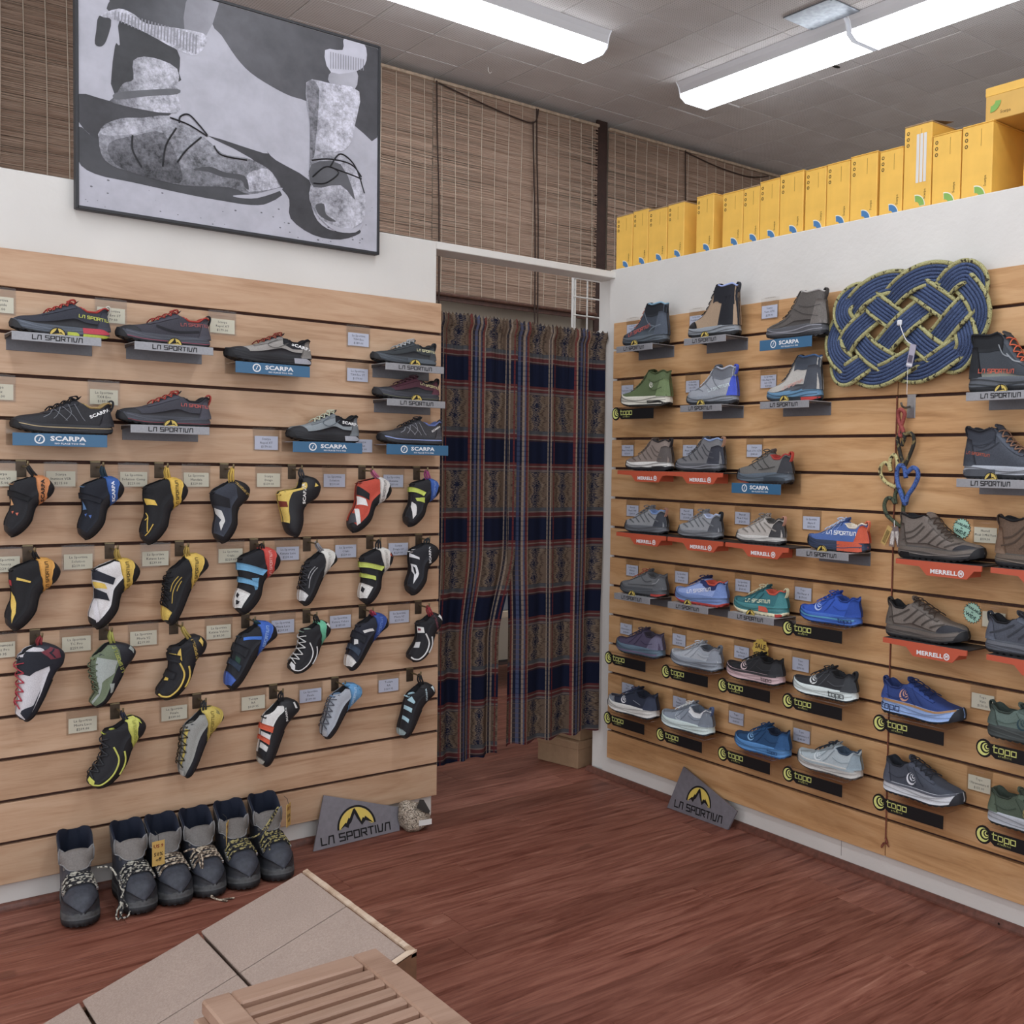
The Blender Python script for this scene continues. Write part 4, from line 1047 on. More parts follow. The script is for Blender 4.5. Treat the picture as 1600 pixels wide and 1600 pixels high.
SHOES = [
 ('L', 1, 'S', -1.948, .20, -1.941, -1.720, .093, 'low', dict(TX, up='#3a3c46', mid='#545b66', out='#2c2d30', lin='#b23a33', lace='#b0382e', rand='#2b2c31', randh=.34, tab='#c9c6b8', logo=('LS', '#c9cf3e', .0072, .16, .55, -.10), mpatch=[('#c4384a', .02, .30, .42, 1.0), ('#c6d02f', .02, .30, .05, .36), ('#c6d02f', .34, .46, .1, .45)]), 'charcoal approach shoe with red and lime heel'),
 ('L', 1, 'S', -1.669, .20, -1.699, -1.466, .095, 'low', dict(TX, up='#43424b', mid='#494b55', out='#27272b', lin='#b23d30', lace='#a5352c', toe='#2c2c31', toel=.78, mline='#a5465c', mliner=(.30, .36), tab='#2a2a2e', logo=('LS', '#a4504e', .0076, .17, .62, .04), lines=[('#2b2b30', .006, [[(.62, .5), (.4, .38), (.14, .44)]]), ]), 'charcoal approach shoe with red collar lining'),
 ('L', 1, 'C', -1.406, .213, -1.420, -1.178, .092, 'low', dict(TX, up='#9b9691', mid='#232327', out='#1b1b1e', lin='#1f1f23', lace='#8f3b2b', toe='#29292e', toel=.76, rand='#29292e', randh=.36, cuff='#25262b', ton='#25262b', logo=('SC', '#f0f0f0', .0092, .13, .60, -.22), lines=[('#5d5a58', .0022, [[(.30, .70), (.45, .52), (.55, .60), (.42, .78)]])], mpatch=[('#a3a4ae', .03, .24, .25, .85)]), 'light grey trail shoe with black toe and rust laces'),
 ('L', 1, 'S', -0.959, .20, -0.980, -0.767, .080, 'low', dict(TX, up='#3a3f43', mid='#454c54', out='#26272a', lin='#2a2c30', lace='#aab0b4', rand='#303338', randh=.4, tab='#33363a', logo=('LS', '#e0dca8', .0068, .17, .60, -.05), mpatch=[('#59636d', .02, .5, .35, .9)]), 'dark grey approach shoe with pale laces'),
 ('L', 2, 'S', -0.953, .20, -0.973, -0.755, .077, 'low', dict(TX, up='#54303c', mid='#3d3e46', out='#232327', lin='#2a2629', lace='#5c3843', toe='#2f3036', toel=.74, rand='#2f3036', randh=.38, tab='#26252a', logo=('LS', '#d8d296', .0068, .16, .62, -.18), mline='#8a8a6a', mliner=(.27, .31)), 'burgundy and black approach shoe'),
 ('L', 3, 'C', -1.946, .213, -1.941, -1.713, .097, 'low', dict(TX, up='#2b2b30', mid='#303136', out='#17171a', lin='#a98d54', lace='#222226', lea=1, tab='#3a3a3e', lines=cords('#777981'), mline='#bda678', mliner=(.62, .70), logo=('SC', '#f0f0f0', .0080, .14, .58, .42)), 'black approach shoe with tan sole line'),
 ('L', 3, 'S', -1.679, .20, -1.698, -1.465, .095, 'low', dict(TX, up='#45454e', mid='#44464f', out='#232327', lin='#2a2a2f', lace='#b23f33', toe='#2c2c31', toel=.78, rand='#34343a', randh=.32, mline='#9a3a46', mliner=(.28, .33), tab='#b23f33', logo=('LS', '#c05650', .0076, .17, .60, -.06)), 'charcoal approach shoe with coral lettering and black collar'),
 ('L', 3, 'C', -1.242, .213, -1.243, -1.027, .096, 'low', dict(TX, up='#8b9499', mid='#222226', out='#1b1b1e', lin='#1f2024', lace='#c6cbb2', toe='#27282d', toel=.76, rand='#27282d', randh=.36, cuff='#25262b', ton='#2a2b31', logo=('SC', '#f0f0f0', .0085, .13, .60, -.14), lines=[('#56606a', .0022, [[(.30, .70), (.45, .50), (.55, .60), (.42, .80)]])], mpatch=[('#a7aab4', .03, .24, .25, .85)]), 'grey-green trail shoe with pale laces'),
 ('L', 3, 'C', -0.949, .213, -0.957, -0.742, .088, 'low', dict(TX, up='#3f3f44', mid='#35363c', out='#1c1c20', lin='#7286c6', lace='#34353a', lea=1, tab='#4a4b52', lines=cords('#9b9ea6'), mline='#8fa2da', mliner=(.62, .74), logo=('SC', '#f0f0f0', .0058, .12, .60, .5)), 'dark grey approach shoe with periwinkle lining'),
 ('R', 0, 'S', -0.149, .20, -0.138, -0.365, .145, 'high', dict(up='#434a55', mid='#5c6670', out='#24272c', lin='#86b2cc', lace='#b86a4e', cuff='#24272d', ton='#24272d', toe='#383d45', rand='#4d5761', randh=.2, sh=.14, st=.1, logo=('LS', '#c85a4e', .0105, .50, .36, .26), lines=[('#6a7480', .004, [[(.12, .40), (.3, .5), (.42, .78)], [(.05, .45), (.2, .38), (.28, .3)]])]), 'slate hiking boot with red lettering and blue lining'),
 ('R', 0, 'S', -0.514, .20, -0.492, -0.718, .170, 'high', dict(up='#a98f74', mid='#8f959c', out='#222326', lin='#9fb2ea', lace='#26262b', cuff='#26272e', ton='#26272e', heel='#26272d', heelu=.3, toe='#2b2a2d', toel=.70, toeh=.6, sh=.15, st=.11, tab='#3a3b42', polys=[('#26272e', [(.02, .30), (.30, .36), (.44, .62), (.42, .90), (.2, .62), (.02, .62)])]), 'tall tan and black mountain boot'),
 ('R', 0, 'C', -0.858, .213, -0.857, -1.088, .140, 'high', dict(up='#5a5450', mid='#55555a', out='#2b2b2f', lin='#b9b6b2', lace='#3c3836', lea=1, rand='#4b4745', randh=.14, sh=.16, st=.11, lines=[('#3f3b39', .002, [[(.03, .66), (.2, .62), (.38, .68)], [(.06, .42), (.3, .5), (.46, .62)], [(.5, .5), (.62, .36), (.8, .28)]]), ('#7a7c82', .0035, [[(.04, .10), (.2, .16), (.34, .10)], [(.3, .18), (.46, .11), (.62, .14)]])], tab='#4a4543'), 'brown-grey leather hiking boot on a blue-labelled shelf'),
 ('R', 2, 'T', -0.139, .233, -0.137, -0.385, .128, 'mid', dict(RUN, up='#5d6d47', mid='#d6d1c2', out='#2c2b29', lin='#46522f', lace='#4d5b3a', ton='#4d5b3a', eye='#4d5b3a', logo=('SW', '#e8e6da', .0092, .26, .58, 0), lines=[('#4a5838', .003, [[(.06, .5), (.2, .42), (.3, .5)], [(.04, .72), (.2, .64), (.33, .72)]])], mpatch=[('#2f2e2c', .02, .34, .0, .55)]), 'olive green hiking boot with cream midsole'),
 ('R', 2, 'S', -0.501, .20, -0.492, -0.715, .130, 'mid', dict(up='#a0a5ae', mid='#8a9099', out='#2d3036', lin='#b8bfce', lace='#b9bdc6', cuff='#6c7079', ton='#7a7f88', sh=.13, st=.1, tab='#4258cc', heel='#4258cc', heelu=.1, logo=('LS', '#d8e6e8', .0085, .26, .42, .18), lines=[('#7b8089', .003, [[(.22, .38), (.34, .55), (.42, .8)], [(.4, .36), (.5, .5), (.56, .56)], [(.55, .34), (.65, .4), (.74, .38)]])]), 'silver grey boot with blue heel strip'),
 ('R', 2, 'S', -0.874, .20, -0.864, -1.074, .138, 'high', dict(up='#b9b5ae', mid='#5d8aac', out='#33383f', lin='#41618c', lace='#3d424c', cuff='#444a55', ton='#3f4550', heel='#4a4e57', heelu=.24, rand='#54585f', randh=.16, sh=.16, st=.1, mpatch=[('#c93a34', .0, .26, .05, .30)], logo=('LS', '#d59a8e', .0075, .42, .36, .3), lines=[('#4a4e57', .006, [[(.06, .44), (.16, .32), (.3, .26), (.46, .2)], [(.03, .25), (.2, .18), (.4, .16)]])]), 'ivory and navy boot with red heel pad'),
 ('R', 4, 'M', -0.170, .272, -0.170, -0.400, .113, 'mid', dict(up='#8d7e75', mid='#dedbd6', out='#28272b', lin='#3a3536', lace='#6e625c', heel='#5d5552', heelu=.2, toe='#333134', toel=.88, toeh=.55, sh=.13, st=.095, tab='#3a3536', lines=moab('#6a5d56'), mpatch=[('#2c2b2f', .0, .30, .0, .5)], split=.4), 'taupe mid boot with white midsole'),
 ('R', 4, 'M', -0.443, .272, -0.440, -0.662, .116, 'mid', dict(up='#77777a', mid='#5a5b60', out='#28282c', lin='#8aa4d2', lace='#57585c', heel='#3a3c46', heelu=.24, toe='#333438', toel=.88, toeh=.55, sh=.12, st=.09, tab='#b98a6a', lines=moab('#4e4f54')), 'grey mid boot with pale blue lining'),
 ('R', 4, 'C', -0.747, .213, -0.741, -0.964, .106, 'low', dict(up='#716f6c', mid='#5a6672', out='#2b2c31', lin='#b93a32', lace='#4b4a49', heel='#3c3d42', heelu=.17, toe='#3a3b3e', toel=.86, sh=.15, st=.1, tab='#c8402f', lines=[('#484745', .003, [[(.3, .45), (.4, .62), (.46, .76)], [(.42, .43), (.5, .56), (.56, .66)], [(.54, .42), (.6, .5), (.66, .57)], [(.2, .5), (.36, .44), (.5, .4)]])], mpatch=[('#c05a4e', .66, .95, .0, .2), ('#39434d', .04, .4, .3, .6)]), 'grey low hiker with red lining and tab'),
 ('R', 6, 'M', -0.170, .272, -0.168, -0.380, .097, 'low', dict(up='#909295', mid='#64676d', out='#2a2a2e', lin='#7d9dd2', lace='#6a6d72', heel='#3f424a', heelu=.2, toe='#4d4f53', toel=.86, sh=.125, st=.095, tab='#c08a70', lines=moab_low('#606368')), 'grey low hiker with blue lining nearest the curtain'),
 ('R', 6, 'M', -0.452, .272, -0.458, -0.658, .095, 'low', dict(up='#989b9f', mid='#777a7f', out='#2e2e32', lin='#bccbec', lace='#7c7f84', heel='#50535a', heelu=.2, toe='#55575b', toel=.88, sh=.125, st=.095, tab='#2d2e34', lines=moab_low('#6d7075')), 'grey low hiker with icy collar on the middle orange tray'),
 ('R', 6, 'M', -0.736, .272, -0.742, -0.940, .094, 'low', dict(up='#b8b1aa', mid='#c6c3be', out='#302f31', lin='#4c4946', lace='#87817b', heel='#403f41', heelu=.22, toe='#7d7872', toel=.88, sh=.125, st=.095, tab='#c08a70', lines=moab_low('#87817a'), split=.4), 'pale stone low hiker with black heel'),
 ('R', 6, 'S', -1.038, .20, -1.049, -1.266, .097, 'low', dict(RUN, up='#4c6bac', mid='#2f3a52', out='#23262e', lin='#e0d6c4', lace='#b8c6e0', heel='#cc5230', heelu=.16, toe='#42609e', toel=.86, tab='#e07048', logo=('LS', '#eef0f2', .0098, .36, .56, .0), lines=[('#8fa8d6', .0018, [[(.38, .84), (.46, .6), (.52, .48)], [(.46, .8), (.54, .6), (.6, .5)], [(.54, .72), (.62, .56), (.68, .5)]])], mpatch=[('#d3532e', .0, .42, .1, 1.0)]), 'blue trail runner with orange heel'),
 ('R', 8, 'S', -0.160, .20, -0.150, -0.385, .094, 'low', dict(up='#6b6d70', mid='#4c4f54', out='#242427', lin='#55575a', lace='#a3583e', heel='#5c5e62', heelu=.18, toe='#55575a', toel=.84, toeh=.5, sh=.12, st=.09, lines=[('#4e5054', .003, [[(.1, .45), (.3, .42), (.5, .4), (.7, .38)], [(.2, .6), (.34, .55), (.46, .75)]]), ('#8d8f92', .003, [[(.05, .7), (.1, .55), (.18, .5)]])], mpatch=[('#b8392e', .0, .2, .15, .4)]), 'grey trail runner with rust laces'),
 ('R', 8, 'S', -0.457, .20, -0.452, -0.688, .098, 'low', dict(RUN, up='#92a9e0', mid='#6c86bc', out='#b3332c', lin='#d4533d', lace='#26305a', ton='#26305a', cuff='#2c3768', heel='#6f8ac4', heelu=.16, toe='#7f98d4', toel=.84, logo=('LS', '#eef0fa', .0098, .42, .50, .16), polys=[('#2c3768', [(.24, .3), (.42, .5), (.44, .8), (.34, .6), (.22, .56)])], split=.28), 'pale blue trail runner with red sole'),
 ('R', 8, 'S', -0.752, .20, -0.739, -0.957, .094, 'low', dict(RUN, up='#32747c', mid='#3f868a', out='#ece3bc', lin='#d8573e', lace='#d8d2a8', heel='#3f868a', heelu=.15, toe='#2c666f', toel=.84, tab='#e8e0b4', logo=('LS', '#e6ecc8', .0092, .44, .46, .05), lines=[('#255860', .003, [[(.34, .74), (.42, .54), (.5, .4)], [(.44, .78), (.52, .56), (.6, .42)], [(.54, .68), (.62, .5), (.7, .4)]])], mpatch=[('#d8573e', .24, .42, .4, .9), ('#c8392e', .02, .12, .0, .3)], split=.34), 'teal trail runner with cream lugs'),
 ('R', 8, 'T', -0.998, .233, -1.025, -1.243, .098, 'low', dict(RUN, up='#2c58be', mid='#3567c2', out='#23355e', lin='#22408a', lace='#2a50b0', eye='#264ba4', toe='#2850ae', toel=.84, logo=('SW', '#a9c0f0', .0122, .60, .52, 0), mline='#4f9ec0', mliner=(.55, .68), mtext=('#16285c', .0085, .16, .5), lines=runl('#244a9e')), 'royal blue running shoe'),
 ('R', 10, 'T', -0.120, .233, -0.133, -0.372, .100, 'low', dict(RUN, up='#4f475f', mid='#5b7284', out='#33363f', lin='#38323f', lace='#403a4c', eye='#413a50', heel='#6c6880', heelu=.22, toe='#463d52', toel=.84, mline='#6f5f7c', mliner=(.3, .45), lines=runl('#38304a')), 'plum running shoe with teal-grey sole'),
 ('R', 10, 'T', -0.440, .233, -0.436, -0.668, .093, 'low', dict(RUN, up='#aeb4bc', mid='#8e959f', out='#4c5058', lin='#4a4f58', lace='#c0c5cb', cuff='#9aa0a9', heel='#8b919b', heelu=.18, toe='#b8bdc4', toel=.84, tab='#6c727c', mline='#6d747f', mliner=(.5, .62), lines=runl('#8d939c')), 'light grey running shoe with grey sole'),
 ('R', 10, 'T', -0.720, .233, -0.712, -0.946, .094, 'low', dict(RUN, up='#2a2b2e', mid='#cdadb0', out='#26262a', lin='#1a1a1d', lace='#242528', toe='#222326', toel=.84, logo=('SW', '#cbb3b4', .0122, .58, .52, 0), mline='#3b3a3e', mliner=(.78, 1.0), mtext=('#3a3034', .0078, .18, .48), lines=runl('#3a3b40')), 'black running shoe with pink midsole'),
 ('R', 10, 'T', -1.005, .233, -1.004, -1.236, .096, 'low', dict(RUN, up='#36383c', mid='#d8e3e1', out='#2a2b2e', lin='#232428', lace='#2d2f33', toe='#4a4d52', toel=.82, toeh=.5, logo=('SW', '#e4e8e8', .0122, .58, .54, 0), mtext=('#2c2f33', .0105, .22, .52), tab='#2d2f33', lines=runl('#55585d')), 'black running shoe with white midsole'),
 ('R', 12, 'T', -0.120, .233, -0.090, -0.345, .103, 'low', dict(RUN, up='#2f3546', mid='#d9d6d0', out='#3a3c42', lin='#1e2230', lace='#39405a', toe='#858a94', toel=.72, toeh=.8, logo=('SW', '#e8e8ec', .0115, .55, .52, 0), lines=[('#8d929c', .002, [[(.2, .46), (.3, .52), (.36, .56)]])]), 'navy and grey running shoe with off-white sole'),
 ('R', 12, 'T', -0.418, .233, -0.392, -0.633, .104, 'low', dict(RUN, up='#8f9aa8', mid='#d0e0dd', out='#3f444c', lin='#5b6472', lace='#e6eaea', cuff='#dfe3e6', toe='#99a4b0', toel=.84, logo=('SW', '#b8c2cc', .0115, .55, .46, 0), tab='#5a6a90', lines=runl('#6d7886')), 'blue-grey running shoe with white laces'),
 ('R', 12, 'T', -0.727, .233, -0.757, -0.980, .097, 'low', dict(RUN, up='#244c76', mid='#4a87c2', out='#2f5f92', lin='#1a2438', lace='#20426a', toe='#214570', toel=.84, logo=('SW', '#7fb4e0', .0122, .60, .52, 0), mtext=('#1d3f68', .0075, .2, .5), lines=runl('#1c3c62')), 'deep blue running shoe with sky blue sole'),
 ('R', 12, 'T', -1.013, .233, -1.030, -1.260, .096, 'low', dict(RUN, up='#adbac0', mid='#c0bcb6', out='#5a5654', lin='#3a4a5c', lace='#2c3540', toe='#bcc8cd', toel=.84, toeh=.8, logo=('SW', '#d5dde0', .0122, .58, .50, 0), heel='#8fa0aa', heelu=.14, mline='#a0aeb4', mliner=(.72, .9), lines=runl('#8b9aa2')), 'pale grey running shoe with dark laces'),
 ('R', 2, 'S', -1.611, .20, -1.845, -1.595, .152, 'high', dict(up='#41464d', mid='#5b6068', out='#222428', lin='#24262a', lace='#cf5c34', cuff='#25272b', ton='#3a3c40', heel='#2b2e33', heelu=.2, toe='#2a2c30', toel=.76, rand='#7b7f74', randh=.12, sh=.15, st=.11, tab='#25272b', logo=('LS', '#cf5c40', .0096, .36, .34, -.06), lines=[('#8b9096', .003, [[(.36, .78), (.42, .62), (.5, .56)], [(.46, .62), (.54, .5), (.62, .46)]])]), 'slate mountain boot with orange laces'),
 ('R', 4, 'S', -1.590, .20, -1.838, -1.586, .138, 'mid', dict(up='#434853', mid='#a9aeb8', out='#23252a', lin='#2b2d33', lace='#8f6a54', lea=1, cuff='#3a3e48', heel='#3c414b', heelu=.2, sh=.13, st=.1, tab='#2b2d33', logo=('LS', '#b0543a', .0066, .20, .46, -.12), lines=[('#30343d', .0025, [[(.08, .66), (.24, .58), (.38, .72)], [(.18, .5), (.32, .55), (.44, .68)]])], mpatch=[('#50545c', .0, .42, .2, .72)]), 'charcoal suede boot with brown laces'),
 ('R', 6, 'M', -1.406, .268, -1.643, -1.385, .124, 'mid', dict(up='#756a62', mid='#4d4845', out='#232326', lin='#1f1f22', lace='#4a3c33', lea=1, toe='#2b2b31', toel=.74, toeh=.55, rand='#5d544e', randh=.12, sh=.13, st=.095, tab='#4a423d', lines=moab('#4a423c'), mline='#6d645c', mliner=(.62, .9), mpatch=[('#1d1d20', .06, .2, .0, .5)]), 'taupe suede mid boot with black toe cap'),
 ('R', 6, 'M', -1.700, .268, -1.945, -1.688, .132, 'mid', dict(up='#66503f', mid='#514941', out='#232326', lin='#1f1f22', lace='#5a3a2c', lea=1, toe='#2b2b31', toel=.76, sh=.13, st=.095, tab='#4a3a30', lines=moab('#4a3a2e'), mline='#6d6054', mliner=(.62, .9)), 'brown suede mid boot with russet laces'),
 ('R', 8, 'M', -1.370, .268, -1.603, -1.350, .112, 'low', dict(up='#746a62', mid='#4d4845', out='#232326', lin='#1c1c1f', lace='#4a3c33', lea=1, toe='#2c2d35', toel=.72, toeh=.6, rand='#5d544e', randh=.14, sh=.13, st=.095, tab='#3a3430', lines=moab_low('#453d37'), mline='#6a615a', mliner=(.62, .9)), 'taupe suede low hiker with black toe cap'),
 ('R', 8, 'M', -1.696, .268, -1.925, -1.668, .108, 'low', dict(up='#4b505c', mid='#4e525b', out='#232428', lin='#1f2024', lace='#3a3d45', lea=1, toe='#2f323a', toel=.76, sh=.13, st=.095, tab='#3a3e48', lines=moab_low('#363a43'), mline='#6a6f78', mliner=(.62, .85)), 'slate blue suede low hiker with pull loop'),
 ('R', 10, 'T', -1.350, .233, -1.598, -1.342, .104, 'low', dict(RUN, sh=.16, up='#2c427e', mid='#93b4ea', out='#22262e', lin='#26386c', lace='#1f2d58', toe='#1f2430', toel=.90, tab='#26386c', logo=('SW', '#c8937e', .0145, .34, .58, 0), mline='#b08454', mliner=(.84, 1.0), mtext=('#22345c', .0125, .17, .50), lines=runl('#22366c')), 'indigo running shoe with periwinkle sole'),
 ('R', 10, 'T', -1.680, .233, -1.935, -1.682, .094, 'low', dict(RUN, up='#60736c', mid='#3f4544', out='#2b2e2d', lin='#39453f', lace='#2d3a35', toe='#4d5e57', toel=.86, tab='#39453f', logo=('SW', '#2d4852', .0135, .42, .52, 0), lines=runl('#4a5b54')), 'sage green running shoe with dark sole'),
 ('R', 12, 'T', -1.356, .233, -1.605, -1.356, .110, 'low', dict(RUN, up='#474c58', mid='#d2d5db', out='#2b2d33', lin='#2a2d35', lace='#2c2f37', toe='#383c46', toel=.90, logo=('SW', '#dfe2ea', .0145, .42, .52, 0), mline='#5d626e', mliner=(.82, 1.0), lines=runl('#363a45')), 'slate running shoe with pale grey sole'),
 ('R', 12, 'T', -1.686, .233, -1.935, -1.690, .100, 'low', dict(RUN, up='#4d5a4b', mid='#adb1b9', out='#2b2d2b', lin='#3a443a', lace='#3a443a', toe='#435042', toel=.86, logo=('SW', '#8a7d4a', .0135, .50, .50, 0), lines=runl('#3c483b')), 'moss green running shoe with grey patterned sole'),
]
SPOTS = []           # where each shoe is, for the price tags
for (wall, k, kd, s, w, toe, heel, H, kind, sp, nick) in SHOES:
    place_shelf(wall, k, kd, s, w, nick)
    L_ = abs(toe-heel); z = zg(wall, k)+ZTOP[kd]+0.0006
    if wall == 'L': loc, rz, vis = (heel, -0.05, z), PI, 1
    elif toe > heel: loc, rz, vis = (-0.05, heel, z), PI/2, 1
    else: loc, rz, vis = (-0.05, heel, z), -PI/2, -1
    verb = nick + (' on the climbing-shoe wall' if wall == 'L' and len(nick.split()) < 8 else '')
    shoe(verb, 'shoe' if kind == 'low' else 'boot', L_, H, kind, sp, loc, rz, vis)
    SPOTS.append((wall, (toe+heel)/2, z+H/2, nick))

# ================================================================== CLIMBING SHOES
CV = {
 'hook': ([(-.053, -.266), (-.064, -.126), (0, 0), (.135, .036), (.27, -.002), (.399, -.032), (.502, .002), (.613, .054), (.749, .07), (.888, .054), (.961, .026), (1, 0)],
          [(.008, -.37), (.079, -.413), (.166, -.479), (.279, -.553), (.377, -.511), (.472, -.436), (.543, -.358), (.642, -.289), (.765, -.254), (.879, -.207), (.96, -.142), (.997, -.043)]),
 'lace': ([(-.029, -.235), (-.05, -.127), (0, 0), (.111, .043), (.252, .025), (.375, .044), (.512, .096), (.658, .121), (.818, .111), (.913, .075), (.967, .033), (1, 0)],
          [(.059, -.31), (.136, -.307), (.252, -.353), (.321, -.43), (.407, -.38), (.492, -.298), (.587, -.234), (.723, -.198), (.818, -.193), (.925, -.186), (.991, -.153), (1.01, -.06)]),
 'bd': ([(-.045, -.292), (-.057, -.141), (0, 0), (.115, .042), (.266, .022), (.441, .035), (.607, .056), (.773, .064), (.905, .065), (.971, .04), (.994, .022), (1, 0)],
          [(.002, -.385), (.077, -.436), (.16, -.514), (.231, -.517), (.344, -.471), (.454, -.388), (.555, -.322), (.654, -.265), (.766, -.218), (.874, -.175), (.964, -.135), (1.007, -.066)]),
 'tc': ([(-.002, -.292), (-.044, -.151), (0, 0), (.122, .028), (.276, .022), (.443, .046), (.593, .065), (.763, .076), (.887, .071), (.957, .041), (.987, .019), (1, 0)],
          [(.048, -.406), (.127, -.458), (.213, -.49), (.328, -.503), (.466, -.456), (.568, -.378), (.649, -.301), (.721, -.201), (.799, -.14), (.906, -.129), (.98, -.113), (1.008, -.056)]),
 'drago': ([(-.062, -.345), (-.099, -.154), (0, 0), (.167, .032), (.321, -.041), (.447, -.108), (.567, -.087), (.676, -.032), (.807, .007), (.924, .021), (.979, .016), (1, 0)],
          [(-.007, -.415), (.1, -.381), (.212, -.37), (.412, -.649), (.519, -.589), (.607, -.505), (.685, -.439), (.769, -.358), (.855, -.295), (.946, -.204), (1, -.117), (1.008, -.047)]),
 'flat': ([(-.064, -.253), (-.075, -.098), (0, 0), (.156, -.019), (.318, -.047), (.47, -.032), (.621, -.004), (.764, .018), (.876, .027), (.948, .023), (.983, .008), (1, 0)],
          [(.01, -.369), (.128, -.387), (.225, -.413), (.305, -.449), (.407, -.422), (.502, -.386), (.594, -.334), (.681, -.284), (.795, -.237), (.885, -.192), (.968, -.127), (1.002, -.042)]),
}
_T = np.linspace(0, 1, 12)
class ClimbSurf:
    """profile in the plane of the wall (x to image right, z up), thickness towards the room (-y)"""
    def __init__(s, var, Hx, Hz, Tx, Tz):
        P, Q = [np.array(a) for a in CV[var]]
        ax = np.array([Tx-Hx, Tz-Hz]); l = np.linalg.norm(ax); ex = ax/l; ey = np.array([-ex[1], ex[0]]); s.l = l
        f = lambda A: np.array([Hx, Hz]) + l*(A[:, :1]*ex + A[:, 1:]*ey)
        P, Q = f(P), f(Q); s.o = np.array([Hx, Hz])
        P, Q = P-s.o, Q-s.o
        s.P = [curve1(list(zip(_T, P[:, i]))) for i in (0, 1)]; s.Q = [curve1(list(zip(_T, Q[:, i]))) for i in (0, 1)]
        s.w = curve1([(0, .010), (.06, .022), (.18, .030), (.35, .029), (.5, .031), (.68, .036), (.82, .033), (.92, .024), (.97, .015), (1, .004)])
    def pt(s, t, g, side=1, off=0.0):
        def raw(t, g):
            t, g = np.broadcast_arrays(np.clip(np.asarray(t, float), 0, 1), np.asarray(g, float))
            px, pz = s.P[0](t), s.P[1](t); qx, qz = s.Q[0](t), s.Q[1](t)
            cx, cz, ex, ez = (px+qx)/2, (pz+qz)/2, (qx-px)/2, (qz-pz)/2
            ph = g*PI; c = np.cos(ph); sn = np.sin(ph)
            op = sstep(.02, .06, t)*(1-sstep(.235, .29, t)); dip = op*sstep(.80, .95, np.minimum(g, 2-g))*0.75
            c2 = np.sign(c)*np.abs(c)**0.85; k = -c2-dip
            yy = -s.w(t)*np.sign(sn)*np.abs(sn)**0.7
            return np.stack([cx+ex*k, yy, cz+ez*k], -1)
        gg = g if side == 1 else 2-np.asarray(g)
        P = raw(t, gg)
        if off:
            e = 2e-3
            n = np.cross(raw(np.asarray(t)+e, gg)-raw(np.asarray(t)-e, gg), raw(t, np.asarray(gg)+e)-raw(t, np.asarray(gg)-e))
            n = n/np.maximum(np.linalg.norm(n, axis=-1, keepdims=True), 1e-12)
            t2 = np.broadcast_arrays(np.asarray(t, float), np.asarray(gg, float))[0]
            c = np.stack([(s.P[0](t2)+s.Q[0](t2))/2, np.zeros_like(t2), (s.P[1](t2)+s.Q[1](t2))/2], -1)
            n = np.where(((P-c)*n).sum(-1, keepdims=True) < 0, -n, n)
            P = P+n*off
        return P
BRASS = mat('#8d7f5c', 0.4, 0.8, 0.1, 80)
_hook = None
def slat_hook(x, k, nick):
    global _hook
    if _hook is None:
        r = bpy.data.objects.new('slat_hook', None); COL.objects.link(r); _hook = r
        MB().box(-.012, .012, -.0024, -.0002, -.040, .004, .0006).build('plate', mat('#54473a', 0.42, 0.7, 0.2, 60), r)
        MB().box(-.012, .012, -.0030, .006, .0005, .004, .0005).build('top_lip', BRASS, r)
        MB().tube(smooth_path([(0.004, -.002, -.012), (0.004, -.025, -.012), (0.004, -.06, -.012), (0.004, -.068, -.006), (0.004, -.069, .002)], 4), .0026, 8).build('peg', BRASS, r)
    else:
        r = _hook.copy(); COL.objects.link(r)
        for c in list(_hook.children): link_copy(c, r)
    tag(r, 'small metal slat hook holding the ' + nick, 'hook', 'slat hooks of the climbing shoes')
    r.location = (x, 0, zg('L', k)); return r

